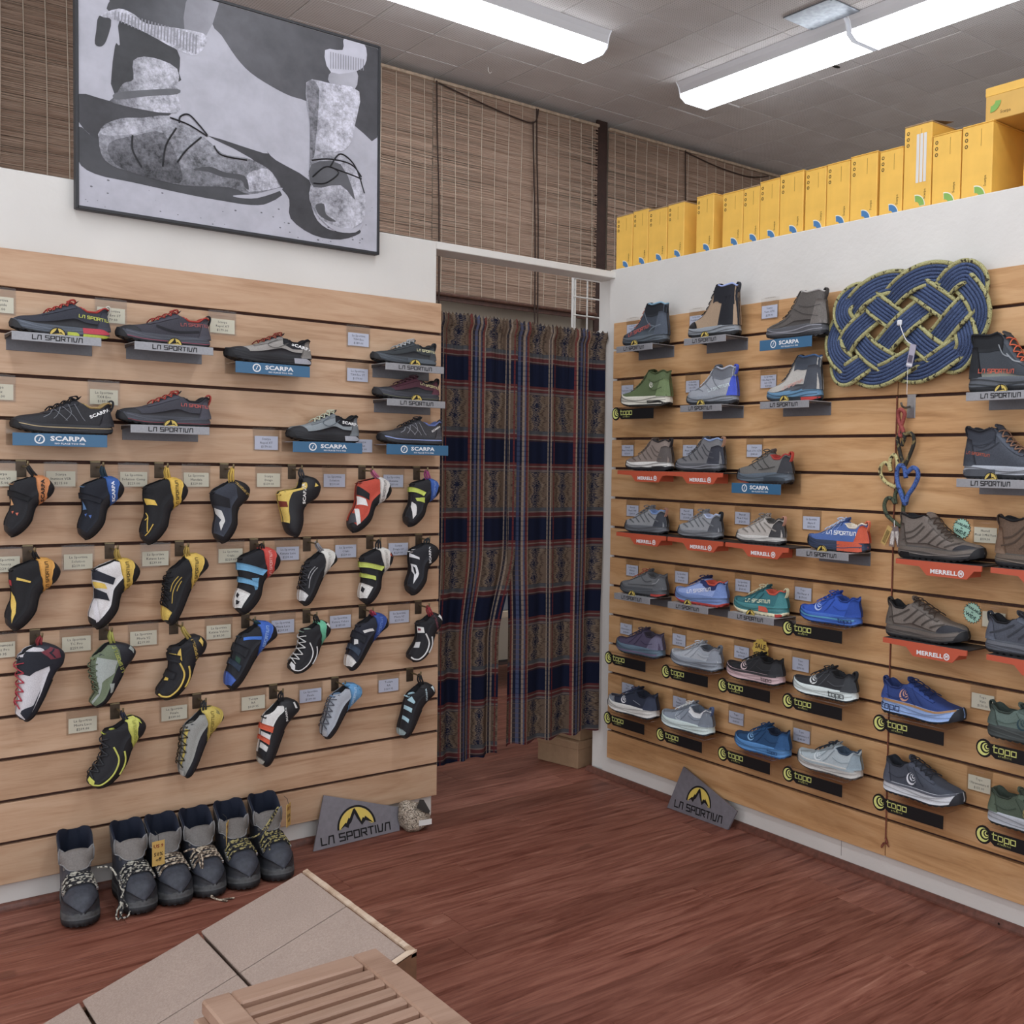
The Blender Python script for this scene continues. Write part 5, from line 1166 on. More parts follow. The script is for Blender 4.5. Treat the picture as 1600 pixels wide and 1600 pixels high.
def climb(nick, var, k, hx, hz, tx, tz, hook, sp):
    root = thing('climbing_shoe', nick, 'climbing shoe', (hx, -0.048, hz))
    S = ClimbSurf(var, hx, hz, tx, tz); g = lambda a, d=None: sp.get(a, d)
    base = rub(g('base', '#26262a'))
    n, m = 34, 27
    ts = np.linspace(0, 1, n); gs = np.linspace(0, 2, m)
    T, G = np.meshgrid(ts, gs[:-1], indexing='ij'); P = S.pt(T, G).reshape(-1, 3); mm = m-1
    def opening(i, j):
        gm = (gs[j]+gs[j+1])/2; gm = min(gm, 2-gm); return .02 < ts[i] < .275 and gm > .82
    def faces(c):
        F = [(i*mm+j, (i+1)*mm+j, (i+1)*mm+(j+1) % mm, i*mm+(j+1) % mm) for i in range(n-1) for j in range(mm) if opening(i, j) == c]
        if not c: F += [tuple(range(mm)), tuple((n-1)*mm+j for j in range(mm))]
        return F
    me_obj('rand', P, faces(False), base, root, True)
    me_obj('lining', P, faces(True), fab(g('lin', '#1b1b1e')), root, True)
    # sole sheet under the front
    patch('sole', S, lambda p, q: (.42+.575*p, q*.16), 14, 3, .0022, rub('#1c1c1f'), root)
    b0 = g('bt', .03); b1 = g('bb', .36); bw = g('bw', .105)
    BT = np.array([0, .09, .18, .27, .36, .44]); BLO = np.array([.05, .27, .36, .28, .06, 0]); BHI = np.array([1, .64, .55, .45, .31, .03])
    bx_ = bw/.105
    edge = lambda q: np.interp(-np.asarray(q, float), -BHI, BT)
    if g('up'):
        lo = g('glo', .42)
        ut = g('ut', .84)
        def fup(p, q):
            gg = lo+(.985-lo)*q; t0 = np.maximum(edge(gg)+.01, .10); t = t0+(ut-t0)*p
            cap = .80+.185*sstep(.24, .31, t)
            return t, lo+.10*p**2+(cap-lo-.10*p**2)*q
        patch('upper', S, fup, 18, 8, .0009, fab(g('up')), root)
    if g('toe'):
        patch('toe_patch', S, lambda p, q: (g('t0', .70)+(g('t1', .93)-g('t0', .70)-.05*(1-q))*p, g('tg', .55)+.06*p+(1.0-g('tg', .55)-.06*p)*q), 8, 6, .0017, leather(g('toe')), root)
    for i, (c, pl) in enumerate(g('polys', [])):
        poly_patch2('panel', S, pl, .0019+.0004*i, fab(c), root)
    if g('band'):
        patch('heel_band', S, lambda p, q: (.003+.44*p, np.interp(.44*p, BT, np.maximum(0, BHI-(BHI-BLO)*bx_))*(1-q)+np.interp(.44*p, BT, BHI)*q), 16, 7, .0021, rub(g('band')), root)
    for i, (c, t0, t1, g0, sl) in enumerate(g('straps', [])):
        # strap runs over the instep, hook side loose
        patch('strap', S, lambda p, q: (t0+(t1-t0)*p+sl*(1-q), g0+(1.0-g0)*q), 4, 8, .0042, fab(c), root)
        e = S.pt((t0+t1)/2, 1.0, 1, .004)
    if g('lines'):
        c, w, ls = g('lines'); mb = MB()
        for ln in ls:
            pts = np.array(smooth_path([(a, b, 0) for a, b in ln], 6))[:, :2]
            mb.tube(S.pt(pts[:, 0], pts[:, 1], 1, .0015), w, 5)
        mb.build('piping', fab(c), root, smooth=True)
    if g('lace'):
        mb = MB(); a = np.linspace(g('l0', .36), g('l1', .72), 6)
        for i in range(5):
            for s0 in (1, -1):
                q = np.linspace(-1, 1, 9); tt = a[i]+(a[i+1]-a[i])*(q*s0*.5+.5)
                pts = [S.pt(tt[j], 1-abs(q[j])*.26, 1 if q[j] >= 0 else -1, .003+.004*(1-abs(q[j]))) for j in range(9)]
                mb.tube(pts, .0016, 5)
        mb.build('laces', fab(g('lace')), root, smooth=True)
    # tongue end standing up at the opening
    t_ = S.pt(.285, .95, 1, .0); d = S.pt(.20, 1.0, 1, 0)-S.pt(.34, 1.0, 1, 0); d /= np.linalg.norm(d); e = S.pt(.28, 1.0, 1, 0)-S.pt(.28, 0.0, 1, 0); e /= np.linalg.norm(e)
    V = []
    for i, q in enumerate(np.linspace(0, 1, 5)):
        c = S.pt(.33, .97, 1, 0)*np.array([1, 0, 1]) + d*(.035*q) + e*(.004+.010*math.sin(q*PI*.8)*.6)
        for y in (-.018, 0, .018):
            V.append(c+np.array([0, y*(1-.2*q), 0])-e*.003*abs(y)/.018)
    V2 = [np.array(p)-e*.003 for p in V]
    F = grid_faces(5, 3); F2 = [tuple(i+15 for i in f) for f in F]
    rim = [0, 3, 6, 9, 12, 13, 14, 11, 8, 5, 2, 1]
    me_obj('tongue', V+V2, F+F2+[(rim[i], rim[(i+1) % 12], rim[(i+1) % 12]+15, rim[i]+15) for i in range(12)], fab(g('ton', g('up') or '#26262a')), root, True)
    # pull loops up to the hook peg
    hk = np.array([hook+.004-hx, -0.012, zg('L', k)-.0125-hz])
    h0 = S.pt(.03, .8, 1, .0)*np.array([1, .3, 1]); mb = MB()
    for dy in (-.008, .004):
        a = h0+np.array([0, dy, 0]); mid = (a+hk)/2+np.array([-.004, dy, .002])
        up_ = hk+np.array([0, dy*.6, .005])
        mb.tube(smooth_path([a+np.array([.003, 0, -.006]), mid, up_, mid+np.array([.007, -.001, -.002]), a+np.array([.010, 0, -.004])], 5), .0026, 6)
    mb.build('pull_loop', fab(g('loop', '#2a2a2e')), root, smooth=True)
    # lettering along the heel band or heel
    if g('txt'):
        kd, c, size, tc, gc, tilt = g('txt')
        V, F = word(kd)
        # straight line of letters reading up along the band, laid on the flank
        tg, gg = np.meshgrid(np.linspace(0, 1, 90), np.linspace(.03, .97, 60), indexing='ij')
        Gp = S.pt(tg, gg, 1, .0034).reshape(-1, 3)
        t_ = np.array([.40, .30, .20, .10, .03]); gmid = (np.interp(t_, BT, BLO)*.5+np.interp(t_, BT, BHI)*.5) if g('band') else np.full(5, gc)
        if not g('band'): t_ = np.array([tc+tilt*.5, tc, tc, tc, tc-tilt*.5]); gmid = np.array([gc-.26, gc, gc, gc, gc+.26])
        path = S.pt(t_, gmid, 1, 0)[:, [0, 2]]; dr = path[-1]-path[0]; dl = np.linalg.norm(dr); dr /= dl
        up2 = np.array([-dr[1], dr[0]]); a = np.array(V); wd = a[:, 0].max()-a[:, 0].min()
        size = min(size, dl*.92/wd); c0 = (path[0]+path[-1])/2 if not g('band') else path[1]*.35+path[2]*.35+path[0]*.15+path[4]*.15
        XZ = c0+a[:, :1]*size*dr+a[:, 1:]*size*up2
        idx = ((Gp[None, :, 0]-XZ[:, :1])**2+(Gp[None, :, 2]-XZ[:, 1:])**2).argmin(1)
        me_obj('lettering', [(x, Gp[i, 1]-.0004, z) for (x, z), i in zip(XZ, idx)], F, ink(c), root)
    return root
def poly_patch2(name, S, poly, off, m, parent):
    V2, F = fill_poly(poly, .045)
    a = np.array(V2); return me_obj(name, S.pt(np.clip(a[:, 0], 0, 1), a[:, 1], 1, off), F, m, parent, True)

OUTL = [[(.44, .62), (.52, .50), (.62, .44), (.74, .42), (.84, .46), (.89, .60), (.88, .80)], [(.46, .40), (.56, .28), (.66, .24)]]
CLIMBS = [
 ('hook', 4, -1.847, 1.103, -1.944, .981, -1.913, dict(band='#d6874a', up='#28282c', ton='#cf9f6c', txt=('SC', '#2a2422', .0085, .20, .42, .38), loop='#2a2a2d', straps=[('#1e1e21', .40, .47, .45, -.02)], polys=[('#d09b66', [(.50, .93), (.58, .80), (.60, .95)]), ('#c9664c', [(.64, .62), (.66, .70), (.68, .62)]), ('#c9664c', [(.645, .76), (.665, .84), (.685, .76)])]), 'black climbing shoe with orange heel band'),
 ('hook', 4, -1.683, 1.103, -1.776, .969, -1.741, dict(band='#2f5da8', up='#22252e', ton='#6a92c0', txt=('SC', '#e8ecf2', .0080, .20, .42, .38), loop='#2a3c48', straps=[('#20222a', .40, .47, .45, -.02)], polys=[('#5c86b8', [(.50, .95), (.60, .78), (.62, .95)]), ('#4a6cb0', [(.64, .62), (.66, .70), (.68, .62)]), ('#4a6cb0', [(.645, .76), (.665, .84), (.685, .76)])]), 'black climbing shoe with blue heel band'),
 ('hook', 4, -1.521, 1.098, -1.624, .951, -1.582, dict(band='#e0b530', up='#242427', ton='#2a2a2c', txt=('LS', '#2a2620', .0085, .20, .42, .38), loop='#c9a53a', polys=[('#e0b838', [(.44, .95), (.42, .62), (.47, .55), (.52, .90)]), ('#1f1f22', [(.3, .98), (.3, .7), (.36, .66), (.38, .98)])], lines=('#d8b23a', .0015, [[(.62, .95), (.66, .84), (.70, .90)], [(.66, .84), (.74, .74), (.80, .66)], [(.70, .60), (.80, .62), (.86, .7)]])), 'black shoe with yellow band and yellow side patch'),
 ('hook', 4, -1.352, 1.100, -1.429, .948, -1.407, dict(up='#3b3f4a', ton='#2a2a2e', txt=('LS', '#c9a64c', .0085, .10, .42, .30), loop='#c9a53a', lin='#1c1c1f', polys=[('#cfcecb', [(.52, .98), (.54, .70), (.66, .62), (.78, .66), (.70, .78), (.66, .74), (.60, .98)]), ('#25252a', [(.30, .98), (.34, .52), (.46, .46), (.48, .98)])]), 'black slipper with white flash and gold letters'),
 ('drago', 4, -1.143, 1.108, -1.220, .960, -1.210, dict(up='#dcbb4c', glo=.62, ut=.72, ton='#d8b84a', txt=('SC', '#e8e6e2', .0090, .26, .50, .42), loop='#3a3c42', polys=[('#7a3222', [(.40, .98), (.40, .70), (.48, .68), (.49, .98)]), ('#e0c24c', [(.13, .40), (.17, .46), (.16, .34)])]), 'black slipper with yellow and red instep'),
 ('hook', 4, -.914, 1.096, -1.039, .969, -.988, dict(band='#dcd8d3', up='#c2452f', ton='#a8382a', txt=('LS', '#8a8784', .0080, .20, .42, .38), loop='#c06488', polys=[('#26262a', [(.36, .96), (.38, .55), (.46, .50), (.48, .96)]), ('#e4e0de', [(.50, .96), (.48, .60), (.56, .52), (.62, .92)]), ('#4a4a50', [(.74, .98), (.72, .62), (.80, .56), (.90, .98)]), ('#dedbd8', [(.68, .95), (.66, .78), (.78, .50), (.84, .54), (.76, .74)])]), 'red and black climbing shoe with white heel band'),
 ('hook', 4, -.745, 1.100, -.851, .983, -.800, dict(band='#3561b6', up='#2a2a2e', ton='#26262a', txt=('LS', '#7fa0dc', .0078, .20, .42, .38), loop='#a03a78', straps=[('#bccb44', .37, .44, .50, -.03)], polys=[('#bccb44', [(.42, .46), (.50, .40), (.56, .70), (.52, .76), (.48, .60)]), ('#d8d5d2', [(.60, .92), (.62, .72), (.74, .56), (.82, .58), (.74, .74), (.68, .90)])]), 'black shoe with blue heel and lime strap'),
 ('hook', 6, -1.834, .888, -1.940, .742, -1.899, dict(band='#dc9c34', up='#242427', ton='#2a2a2c', txt=('LS', '#4a3418', .0088, .20, .42, .38), loop='#1d1d20', polys=[('#b02f36', [(.42, .98), (.42, .86), (.48, .86), (.48, .98)]), ('#e0bc48', [(.56, .94), (.60, .80), (.74, .62), (.86, .60), (.74, .74), (.66, .94)]), ('#e0bc48', [(.36, .50), (.38, .50), (.40, .72), (.37, .72)])]), 'black slipper with amber heel band'),
 ('hook', 6, -1.644, .879, -1.750, .730, -1.707, dict(band='#dcb53a', up='#d3cfcf', ton='#2c2c32', txt=('LS', '#4a4020', .0088, .20, .42, .38), loop='#a88c3a', polys=[('#2a2c36', [(.30, .96), (.32, .50), (.40, .48), (.42, .96)]), ('#dcb73e', [(.44, .96), (.42, .60), (.47, .54), (.52, .90)]), ('#25272f', [(.52, .96), (.53, .56), (.60, .50), (.64, .96)]), ('#d3cfd3', [(.64, .95), (.66, .80), (.80, .52), (.86, .56), (.76, .76), (.72, .95)])]), 'white and black shoe with yellow heel band'),
 ('flat', 6, -1.466, .886, -1.567, .726, -1.529, dict(band='#dcb53a', up='#242427', toe='#deba42', t0=.74, t1=.93, lace='#26262a', lines=('#c9a83c', .0012, [[(.34, .55), (.45, .62), (.55, .66), (.66, .64)], [(.34, .62), (.44, .70), (.54, .74)], [(.38, .52), (.5, .56)]]), ton='#232326', txt=('LS', '#4a4020', .0085, .18, .42, .34), loop='#a88c3a'), 'yellow and black lace-up with yellow toe'),
 ('hook', 6, -1.263, .893, -1.374, .740, -1.322, dict(band='#cf4238', up='#25262b', ton='#1f1f24', txt=('LS', '#f0b8b0', .0082, .20, .42, .38), loop='#2a2626', straps=[('#64a2ca', .37, .45, .36, -.04), ('#64a2ca', .55, .61, .42, -.03)], toe='#dcdad6', t0=.68, t1=.92, polys=[('#64a2ca', [(.45, .40), (.60, .42), (.62, .48), (.50, .56)]), ('#2a2a30', [(.72, .96), (.74, .84), (.78, .88), (.76, .97)]), ('#2a2a30', [(.80, .90), (.80, .74), (.84, .78), (.86, .9)])]), 'climbing shoe with two sky blue straps and red heel'),
 ('flat', 6, -1.090, .886, -1.189, .753, -1.163, dict(band='#dcd9d2', up='#2a2a2e', toe='#d6d5d4', t0=.74, t1=.92, lace='#3a3a40', lines=('#a9a9ad', .0012, [[(.34, .55), (.45, .62), (.55, .66), (.66, .64)], [(.34, .62), (.44, .70), (.54, .74)]]), ton='#2a2a2e', txt=('LS', '#b0aea8', .0078, .18, .42, .34), loop='#8d8d92'), 'black and white lace-up with white heel'),
 ('hook', 6, -.906, .887, -.994, .743, -.960, dict(band='#dcd9d2', up='#26262a', ton='#232327', txt=('LS', '#a8a6a0', .0078, .20, .42, .38), loop='#2a2a2c', straps=[('#bcc94c', .37, .44, .36, -.04), ('#bcc94c', .54, .60, .50, -.02)], toe='#d8d6d2', t0=.68, t1=.90, polys=[('#2a2a30', [(.72, .96), (.74, .80), (.80, .84), (.78, .97)]), ('#c0503c', [(.12, .30), (.16, .38), (.18, .28)])]), 'climbing shoe with two lime straps and white heel'),
 ('hook', 6, -.745, .896, -.839, .762, -.790, dict(up='#2a2b31', ton='#d6d6d8', txt=('SC', '#e4e4e6', .0078, .22, .46, .40), loop='#2c3438', polys=[('#d8d8db', [(.34, .97), (.36, .62), (.39, .60), (.40, .97)]), ('#dcdcde', [(.50, .94), (.50, .70), (.62, .62), (.78, .70), (.66, .80), (.62, .92)]), ('#2a2b31', [(.54, .86), (.55, .76), (.62, .72), (.66, .76), (.60, .82)])]), 'black slipper with white instep panel'),
 ('bd', 8, -1.825, .671, -1.917, .509, -1.884, dict(base='#2c2f3a', up='#cbc8cd', glo=.34, ut=.90, lace='#b03446', l0=.34, l1=.80, ton='#232429', loop='#8a2a32', lin='#1f1f23', polys=[('#2a2d36', [(.20, .80), (.14, .40), (.30, .36), (.44, .62), (.46, .96), (.36, .98)]), ('#7d3844', [(.09, .42), (.13, .26), (.21, .26), (.25, .42), (.17, .56)]), ('#2c2f3a', [(.115, .38), (.17, .47), (.225, .38), (.225, .345), (.17, .43), (.115, .345)]), ('#2c2f3a', [(.50, .40), (.66, .44), (.80, .66), (.84, .66), (.86, .4)])]), 'grey and white lace-up with red diamond emblem'),
 ('tc', 8, -1.655, .661, -1.753, .523, -1.722, dict(base='#292b33', up='#6e7b60', glo=.40, ut=.92, ton='#8c9a70', txt=('LS', '#b4bc48', .0088, .24, .42, .34), loop='#a8a848', lace='#66735a', polys=[('#a3aba6', [(.30, .80), (.30, .46), (.42, .42), (.56, .62), (.74, .70), (.90, .70), (.88, .84), (.6, .76)]), ('#a3aba6', [(.10, .20), (.14, .36), (.20, .24)]), ('#a3aba6', [(.52, .34), (.54, .46), (.62, .36), (.60, .28)])]), 'olive high-cut lace-up with lime lettering'),
 ('lace', 8, -1.471, .665, -1.582, .519, -1.544, dict(up='#26262a', glo=.5, ton='#26262a', txt=('LS', '#cfae48', .0080, .22, .36, .34), loop='#b09a44', lines=('#dab945', .0026, OUTL), straps=[('#26262a', .36, .45, .60, .0), ('#26262a', .56, .63, .66, .0)], polys=[('#dcb940', [(.36, .96), (.35, .70), (.43, .68), (.44, .96)]), ('#26262a', [(.38, .90), (.375, .78), (.41, .77), (.415, .9)]), ('#dcb940', [(.62, .96), (.60, .84), (.66, .80), (.68, .94)]), ('#e0c050', [(.08, .30), (.12, .44), (.20, .34)]), ('#d8b644', [(.26, .66), (.34, .60), (.42, .56), (.36, .68)])]), 'black shoe with yellow outline and yellow straps'),
 ('flat', 8, -1.272, .671, -1.403, .525, -1.346, dict(band='#2f63c4', bw=.09, up='#2a2c32', toe='#3c60b4', t0=.76, t1=.94, tg=.5, ton='#2c3a44', txt=('LS', '#9ac0f0', .0082, .18, .42, .34), loop='#22444c', straps=[('#26282d', .40, .50, .52, .0), ('#2c3848', .60, .67, .55, .0)], polys=[('#3a78d8', [(.22, .50), (.26, .44), (.34, .74), (.31, .78)]), ('#2c4a3c', [(.54, .80), (.54, .62), (.60, .62), (.60, .80)])], lines=('#8ab84a', .0010, [[(.44, .66), (.45, .86)], [(.60, .62), (.61, .72)]])), 'blue-toed black shoe with bright blue heel'),
 ('lace', 8, -1.109, .676, -1.218, .552, -1.163, dict(band='#5fba94', bw=.07, bt=.06, up='#28282c', ton='#9fb8a8', txt=None, loop='#232327', lace='#d6d6d4', l0=.36, l1=.78, lines=('#dcdcdc', .0019, OUTL), polys=[('#e0e0dc', [(.08, .22), (.10, .40), (.17, .26)]), ('#dcdcdc', [(.78, .96), (.80, .72), (.88, .60), (.90, .72), (.84, .96)])]), 'black lace-up with mint heel band'),
 ('flat', 8, -.921, .671, -1.043, .541, -.983, dict(band='#2f4f9e', bw=.10, up='#2b2d38', toe='#dcd9d5', t0=.76, t1=.94, tg=.5, ton='#2a2c36', txt=('LS', '#6f92dc', .0080, .18, .42, .34), loop='#a8324e', straps=[('#24262e', .40, .50, .52, .0), ('#384456', .60, .68, .55, .0)], polys=[('#dcdad8', [(.10, .34), (.13, .48), (.19, .36)]), ('#d4d2d0', [(.28, .52), (.30, .46), (.38, .62), (.36, .70)]), ('#d8d6d4', [(.52, .90), (.50, .74), (.55, .70), (.60, .86)])]), 'navy shoe with white toe and raspberry loops'),
 ('lace', 8, -.731, .673, -.830, .545, -.790, dict(up='#26262a', glo=.5, ton='#2a2a2e', txt=('LS', '#8a4a58', .0070, .20, .36, .34), loop='#a02838', lines=('#dddddb', .0026, OUTL), polys=[('#dcdcd8', [(.36, .96), (.35, .70), (.43, .66), (.46, .96)]), ('#8a3a4a', [(.38, .92), (.38, .80), (.41, .79), (.42, .92)]), ('#c8c8c8', [(.60, .96), (.58, .78), (.66, .74), (.70, .94)]), ('#e4e4e2', [(.07, .26), (.10, .44), (.18, .30)])]), 'black shoe with white outline and red loops'),
 ('lace', 10, -1.630, .454, -1.752, .303, -1.695, dict(band='#c9cb4e', bw=.08, bt=.06, up='#29292d', ton='#c4d040', txt=('LS', '#9aa03a', .0080, .24, .45, .30), loop='#2c3040', lace='#3a3c40', l0=.36, l1=.80, lines=('#c8ca50', .0024, OUTL), polys=[('#c4d040', [(.04, .26), (.07, .44), (.14, .30)]), ('#cfd24e', [(.80, .92), (.82, .66), (.88, .60), (.90, .74), (.86, .94)])]), 'black lace-up with lime heel band'),
 ('flat', 10, -1.424, .448, -1.525, .291, -1.482, dict(base='#2b2d34', band='#cdb548', bw=.16, bt=.08, bb=.26, up='#93938e', glo=.46, ut=.92, ton='#5a5a58', txt=('LS', '#7a6a20', .0082, .22, .46, .30), loop='#34383a', lace='#3a3428', l0=.34, l1=.80, polys=[('#cdb548', [(.34, .92), (.34, .78), (.60, .78), (.82, .84), (.80, .92), (.56, .86)]), ('#8d8452', [(.04, .30), (.10, .40), (.13, .30)]), ('#b4b2ac', [(.86, .96), (.84, .66), (.92, .62), (.95, .96)])]), 'grey lace-up with mustard heel'),
 ('flat', 10, -1.204, .445, -1.305, .285, -1.264, dict(up='#d8d6d3', glo=.56, ut=.78, toe='#b4b2a8', t0=.85, t1=.97, tg=.6, ton='#2a2a2d', txt=('SC', '#d8d8d6', .0060, .20, .40, .34), loop='#26262a', straps=[('#d4532f', .40, .47, .56, .0), ('#d4532f', .56, .62, .60, .0)], polys=[('#26262a', [(.47, .98), (.47, .60), (.50, .60), (.50, .98)]), ('#26262a', [(.62, .98), (.62, .62), (.65, .62), (.65, .98)]), ('#26262a', [(.71, .98), (.71, .62), (.80, .64), (.80, .98)]), ('#cfcfcd', [(.08, .32), (.08, .38), (.16, .36), (.16, .30)])]), 'black and white shoe with two orange straps'),
 ('flat', 10, -1.008, .462, -1.120, .339, -1.072, dict(base='#2b2c32', band='#5f9fd2', bw=.15, bt=.08, bb=.26, up='#a3a8b2', glo=.46, ut=.92, ton='#6a8cb0', txt=('LS', '#b8d8f0', .0075, .22, .46, .30), loop='#5a9ac8', lace='#5c5f68', l0=.34, l1=.80, polys=[('#2a3448', [(.03, .28), (.07, .42), (.13, .30)]), ('#b8bac0', [(.85, .96), (.83, .66), (.92, .62), (.95, .96)])]), 'grey lace-up with light blue heel'),
 ('flat', 10, -.755, .437, -.862, .301, -.818, dict(up='#26262a', glo=.5, toe='#98b0b4', t0=.83, t1=.95, tg=.58, ton='#9cc4d2', txt=('SC', '#b8d0d8', .0056, .18, .40, .34), loop='#26262a', polys=[('#a0c6d2', [(.46, .98), (.46, .62), (.52, .62), (.52, .98)]), ('#a0c6d2', [(.63, .98), (.63, .66), (.68, .66), (.68, .98)]), ('#a0c6d2', [(.30, .78), (.36, .60), (.39, .62), (.37, .9)]), ('#cfe2e8', [(.07, .28), (.09, .42), (.17, .30)])]), 'black shoe with pale blue bars'),
]
for var, k, hx, hz, tx, tz, hk, sp, nick in CLIMBS:
    climb(nick + ' hanging on a slat hook', var, k, hx, hz, tx, tz, hk, sp)
    slat_hook(hk, k, nick)
    SPOTS.append(('L', (hx+tx)/2, (hz+tz)/2, nick))
# ================================================================== PRICE TAGS
CREAM = mat('#cfc9b2', 0.6); PALE = mat('#b9bed0', 0.6)
_tag = {}
def price_tag(wall, s, k, dz, body, cream, label):
    key = 'c' if cream else 'p'
    root = thing('price_tag', label, 'price tag', (s, 0, zg(wall, k)) if wall == 'L' else (0, s, zg(wall, k)), 0 if wall == 'L' else -PI/2, 'price tags in clear holders')
    if key not in _tag:
        mb = MB().box(-.039, .039, -.0022, -.0008, -.068, .0, .0004).box(-.022, .022, -.0034, .004, .0, .0014, .0003)
        a = mb.build('holder', CLEAR, root)
        b = MB().box(-.034, .034, -.0030, -.0024, -.020, .020).build('card', CREAM if cream else PALE, root)
        mb = MB().box(-.013, .013, -.0030, -.0022, -.0128, -.0118)
        c = mb.build('slot', mat('#c99b7c', 0.5), root)
        _tag[key] = (a, b, c)
    else:
        a, b, c = [link_copy(o, root) for o in _tag[key]]
    b.location = (0, 0, dz)
    fr = ((0, -.0031, dz), (1, 0, 0), (0, 0, 1), (0, -1, 0))
    tm = text_mesh(body, 0.0, 1, 'CENTER', 1.05, 1.25); xs_ = [p[0] for p in tm[0]]; nl = body.count('\n')
    put_text('lettering', tm, min(.0092 if nl < 3 else .0078, .064/(max(xs_)-min(xs_))), fr, ink('#3a3a42'), root, .0004)
LSP = 'La Sportiva'
TAGS = [('L', -1.961, 0, 'La Sportiva\nTX Guide\n$199.00', 1), ('L', -1.702, 0, 'La Sportiva\nTX4 Evo ST\n$179.00', 1), ('L', -1.413, 0, 'Scarpa\nRapid XT\n$179.00', 1), ('L', -1.003, 0, 'La Sportiva\nTX4 Evo\n$189.00', 0),
 ('L', -1.005, 1, 'La Sportiva\nTX4 Evo ST\n$179.00', 0), ('L', -1.963, 2, 'Scarpa\nCrux\n$159.00', 1), ('L', -1.720, 2, 'La Sportiva\nTX4 Evo\n$189.00', 1), ('L', -1.287, 3, 'Scarpa\nRapid XT\n$179.00', 0), ('L', -.989, 3, 'Scarpa\nCrux\n$159.00', 0),
 ('L', -1.957, 4, 'Scarpa\nInstinct VS\n$215.00', 1), ('L', -1.823, 4, 'Scarpa\nInstinct VSR\n$215.00', 1), ('L', -1.647, 4, 'La Sportiva\nSolution Comp\n$229.00', 1), ('L', -1.484, 4, 'La Sportiva\nMandala\n$229.00', 1), ('L', -1.280, 4, 'Scarpa\nDrago\n$229.00', 1), ('L', -1.078, 4, 'La Sportiva\nSolution\n$219.00', 0), ('L', -.882, 4, 'La Sportiva\nSkwama\n$209.00', 0),
 ('L', -1.951, 6, 'La Sportiva\nTheory\n$229.00', 1), ('L', -1.783, 6, 'La Sportiva\nSolution\n$219.00', 1), ('L', -1.592, 6, 'La Sportiva\nKatana Lace\n$239.00', 1), ('L', -1.389, 6, 'La Sportiva\nOtaki\n$229.00', 1), ('L', -1.222, 6, 'La Sportiva\nKatana Lace\n$239.00', 0), ('L', -1.040, 6, 'La Sportiva\nOtaki\n$229.00', 0), ('L', -.863, 6, 'Scarpa\nDrago LV\n$229.00', 0),
 ('L', -1.963, 8, 'Black Diamond\nAspect Pro\n$219.95', 1), ('L', -1.788, 8, 'La Sportiva\nTC Pro\n$259.00', 1), ('L', -1.623, 8, 'La Sportiva\nMiura VS\n$219.00', 1), ('L', -1.422, 8, 'La Sportiva\nKatana Velcro\n$189.00', 1), ('L', -1.236, 8, 'La Sportiva\nMiura Lace\n$209.00', 0), ('L', -1.056, 8, 'La Sportiva\nKatana Velcro\n$189.00', 0), ('L', -.858, 8, 'La Sportiva\nMiura VS\n$219.00', 0),
 ('L', -1.774, 10, 'La Sportiva\nMiura Lace\n$209.00', 1), ('L', -1.543, 10, 'La Sportiva\nFinale\n$139.00', 1), ('L', -1.323, 10, 'Tenaya\nRA\n$169.95', 1), ('L', -1.150, 10, 'La Sportiva\nFinale\n$139.00', 0), ('L', -.893, 10, 'Tenaya\nRA\n$169.95', 0),
 ('R', -.117, -1, 'La Sportiva\nTrango Tech\nGTX\n$269.00', 0), ('R', -.464, -1, 'La Sportiva\nAequilibrium Trk\nGTX\n$329.00', 0), ('R', -.810, -1, 'Scarpa\nTerra GTX\n$239.00', 0), ('R', -.091, 1, 'Topo\nTrailventure 2 WP\n$200.00', 0), ('R', -.451, 1, 'La Sportiva\nTX Hike Mid\nLthr GTX\n$219.00', 0), ('R', -.812, 1, 'La Sportiva\nUltra Raptor Mid\nLthr GTX\n$239.00', 0),
 ('R', -.099, 3, 'Merrell\nMoab 3 Mid WP\n$150.00', 0), ('R', -.442, 3, 'Merrell\nMoab 3 Mid\n$135.00', 0), ('R', -.756, 3, 'Scarpa\nRush 2 Pro GTX\n$189.00', 0), ('R', -.134, 5, 'Merrell\nMoab 3 WP\n$140.00', 0), ('R', -.433, 5, 'Merrell\nMoab 3 Vent\n$120.00', 0), ('R', -.708, 5, 'Merrell\nMoab 3 Vent\n$120.00', 0), ('R', -1.008, 5, 'La Sportiva\nAkyra II\n$155.00', 0),
 ('R', -.138, 7, 'La Sportiva\nWildcat\n$145.00', 0), ('R', -.413, 7, 'La Sportiva\nProdigio\n$160.00', 0), ('R', -.716, 7, 'La Sportiva\nBushido III\n$160.00', 0), ('R', -.981, 7, 'Topo\nMtn Racer 4\n$170.00', 0), ('R', -.108, 9, 'Topo\nUltraventure 3\n$155.00', 0), ('R', -.406, 9, 'Topo\nTraverse\n$135.00', 0), ('R', -.718, 9, 'Topo\nMtn Racer 3\n$150.00', 0), ('R', -.978, 9, 'Topo\nVista\n$170.00', 0),
 ('R', -.124, 11, 'Topo\nMT-5\n$135.00', 0), ('R', -.415, 11, 'Topo\nPursuit 2\n$145.00', 0), ('R', -.699, 11, 'Topo\nTerraventure 4\n$140.00', 0), ('R', -.989, 11, 'Topo\nTerraventure 4\n$140.00', 0), ('R', -1.617, 5, 'Merrell\nMoab 3 Mid Vent\n$130.00', 1), ('R', -1.650, 7, 'Merrell\nMoab 3\n$120.00', 1), ('R', -1.625, 9, 'Topo\nVista\n$170.00', 1), ('R', -1.622, 11, 'Topo\nUltraventure 4\n$155.00', 1)]
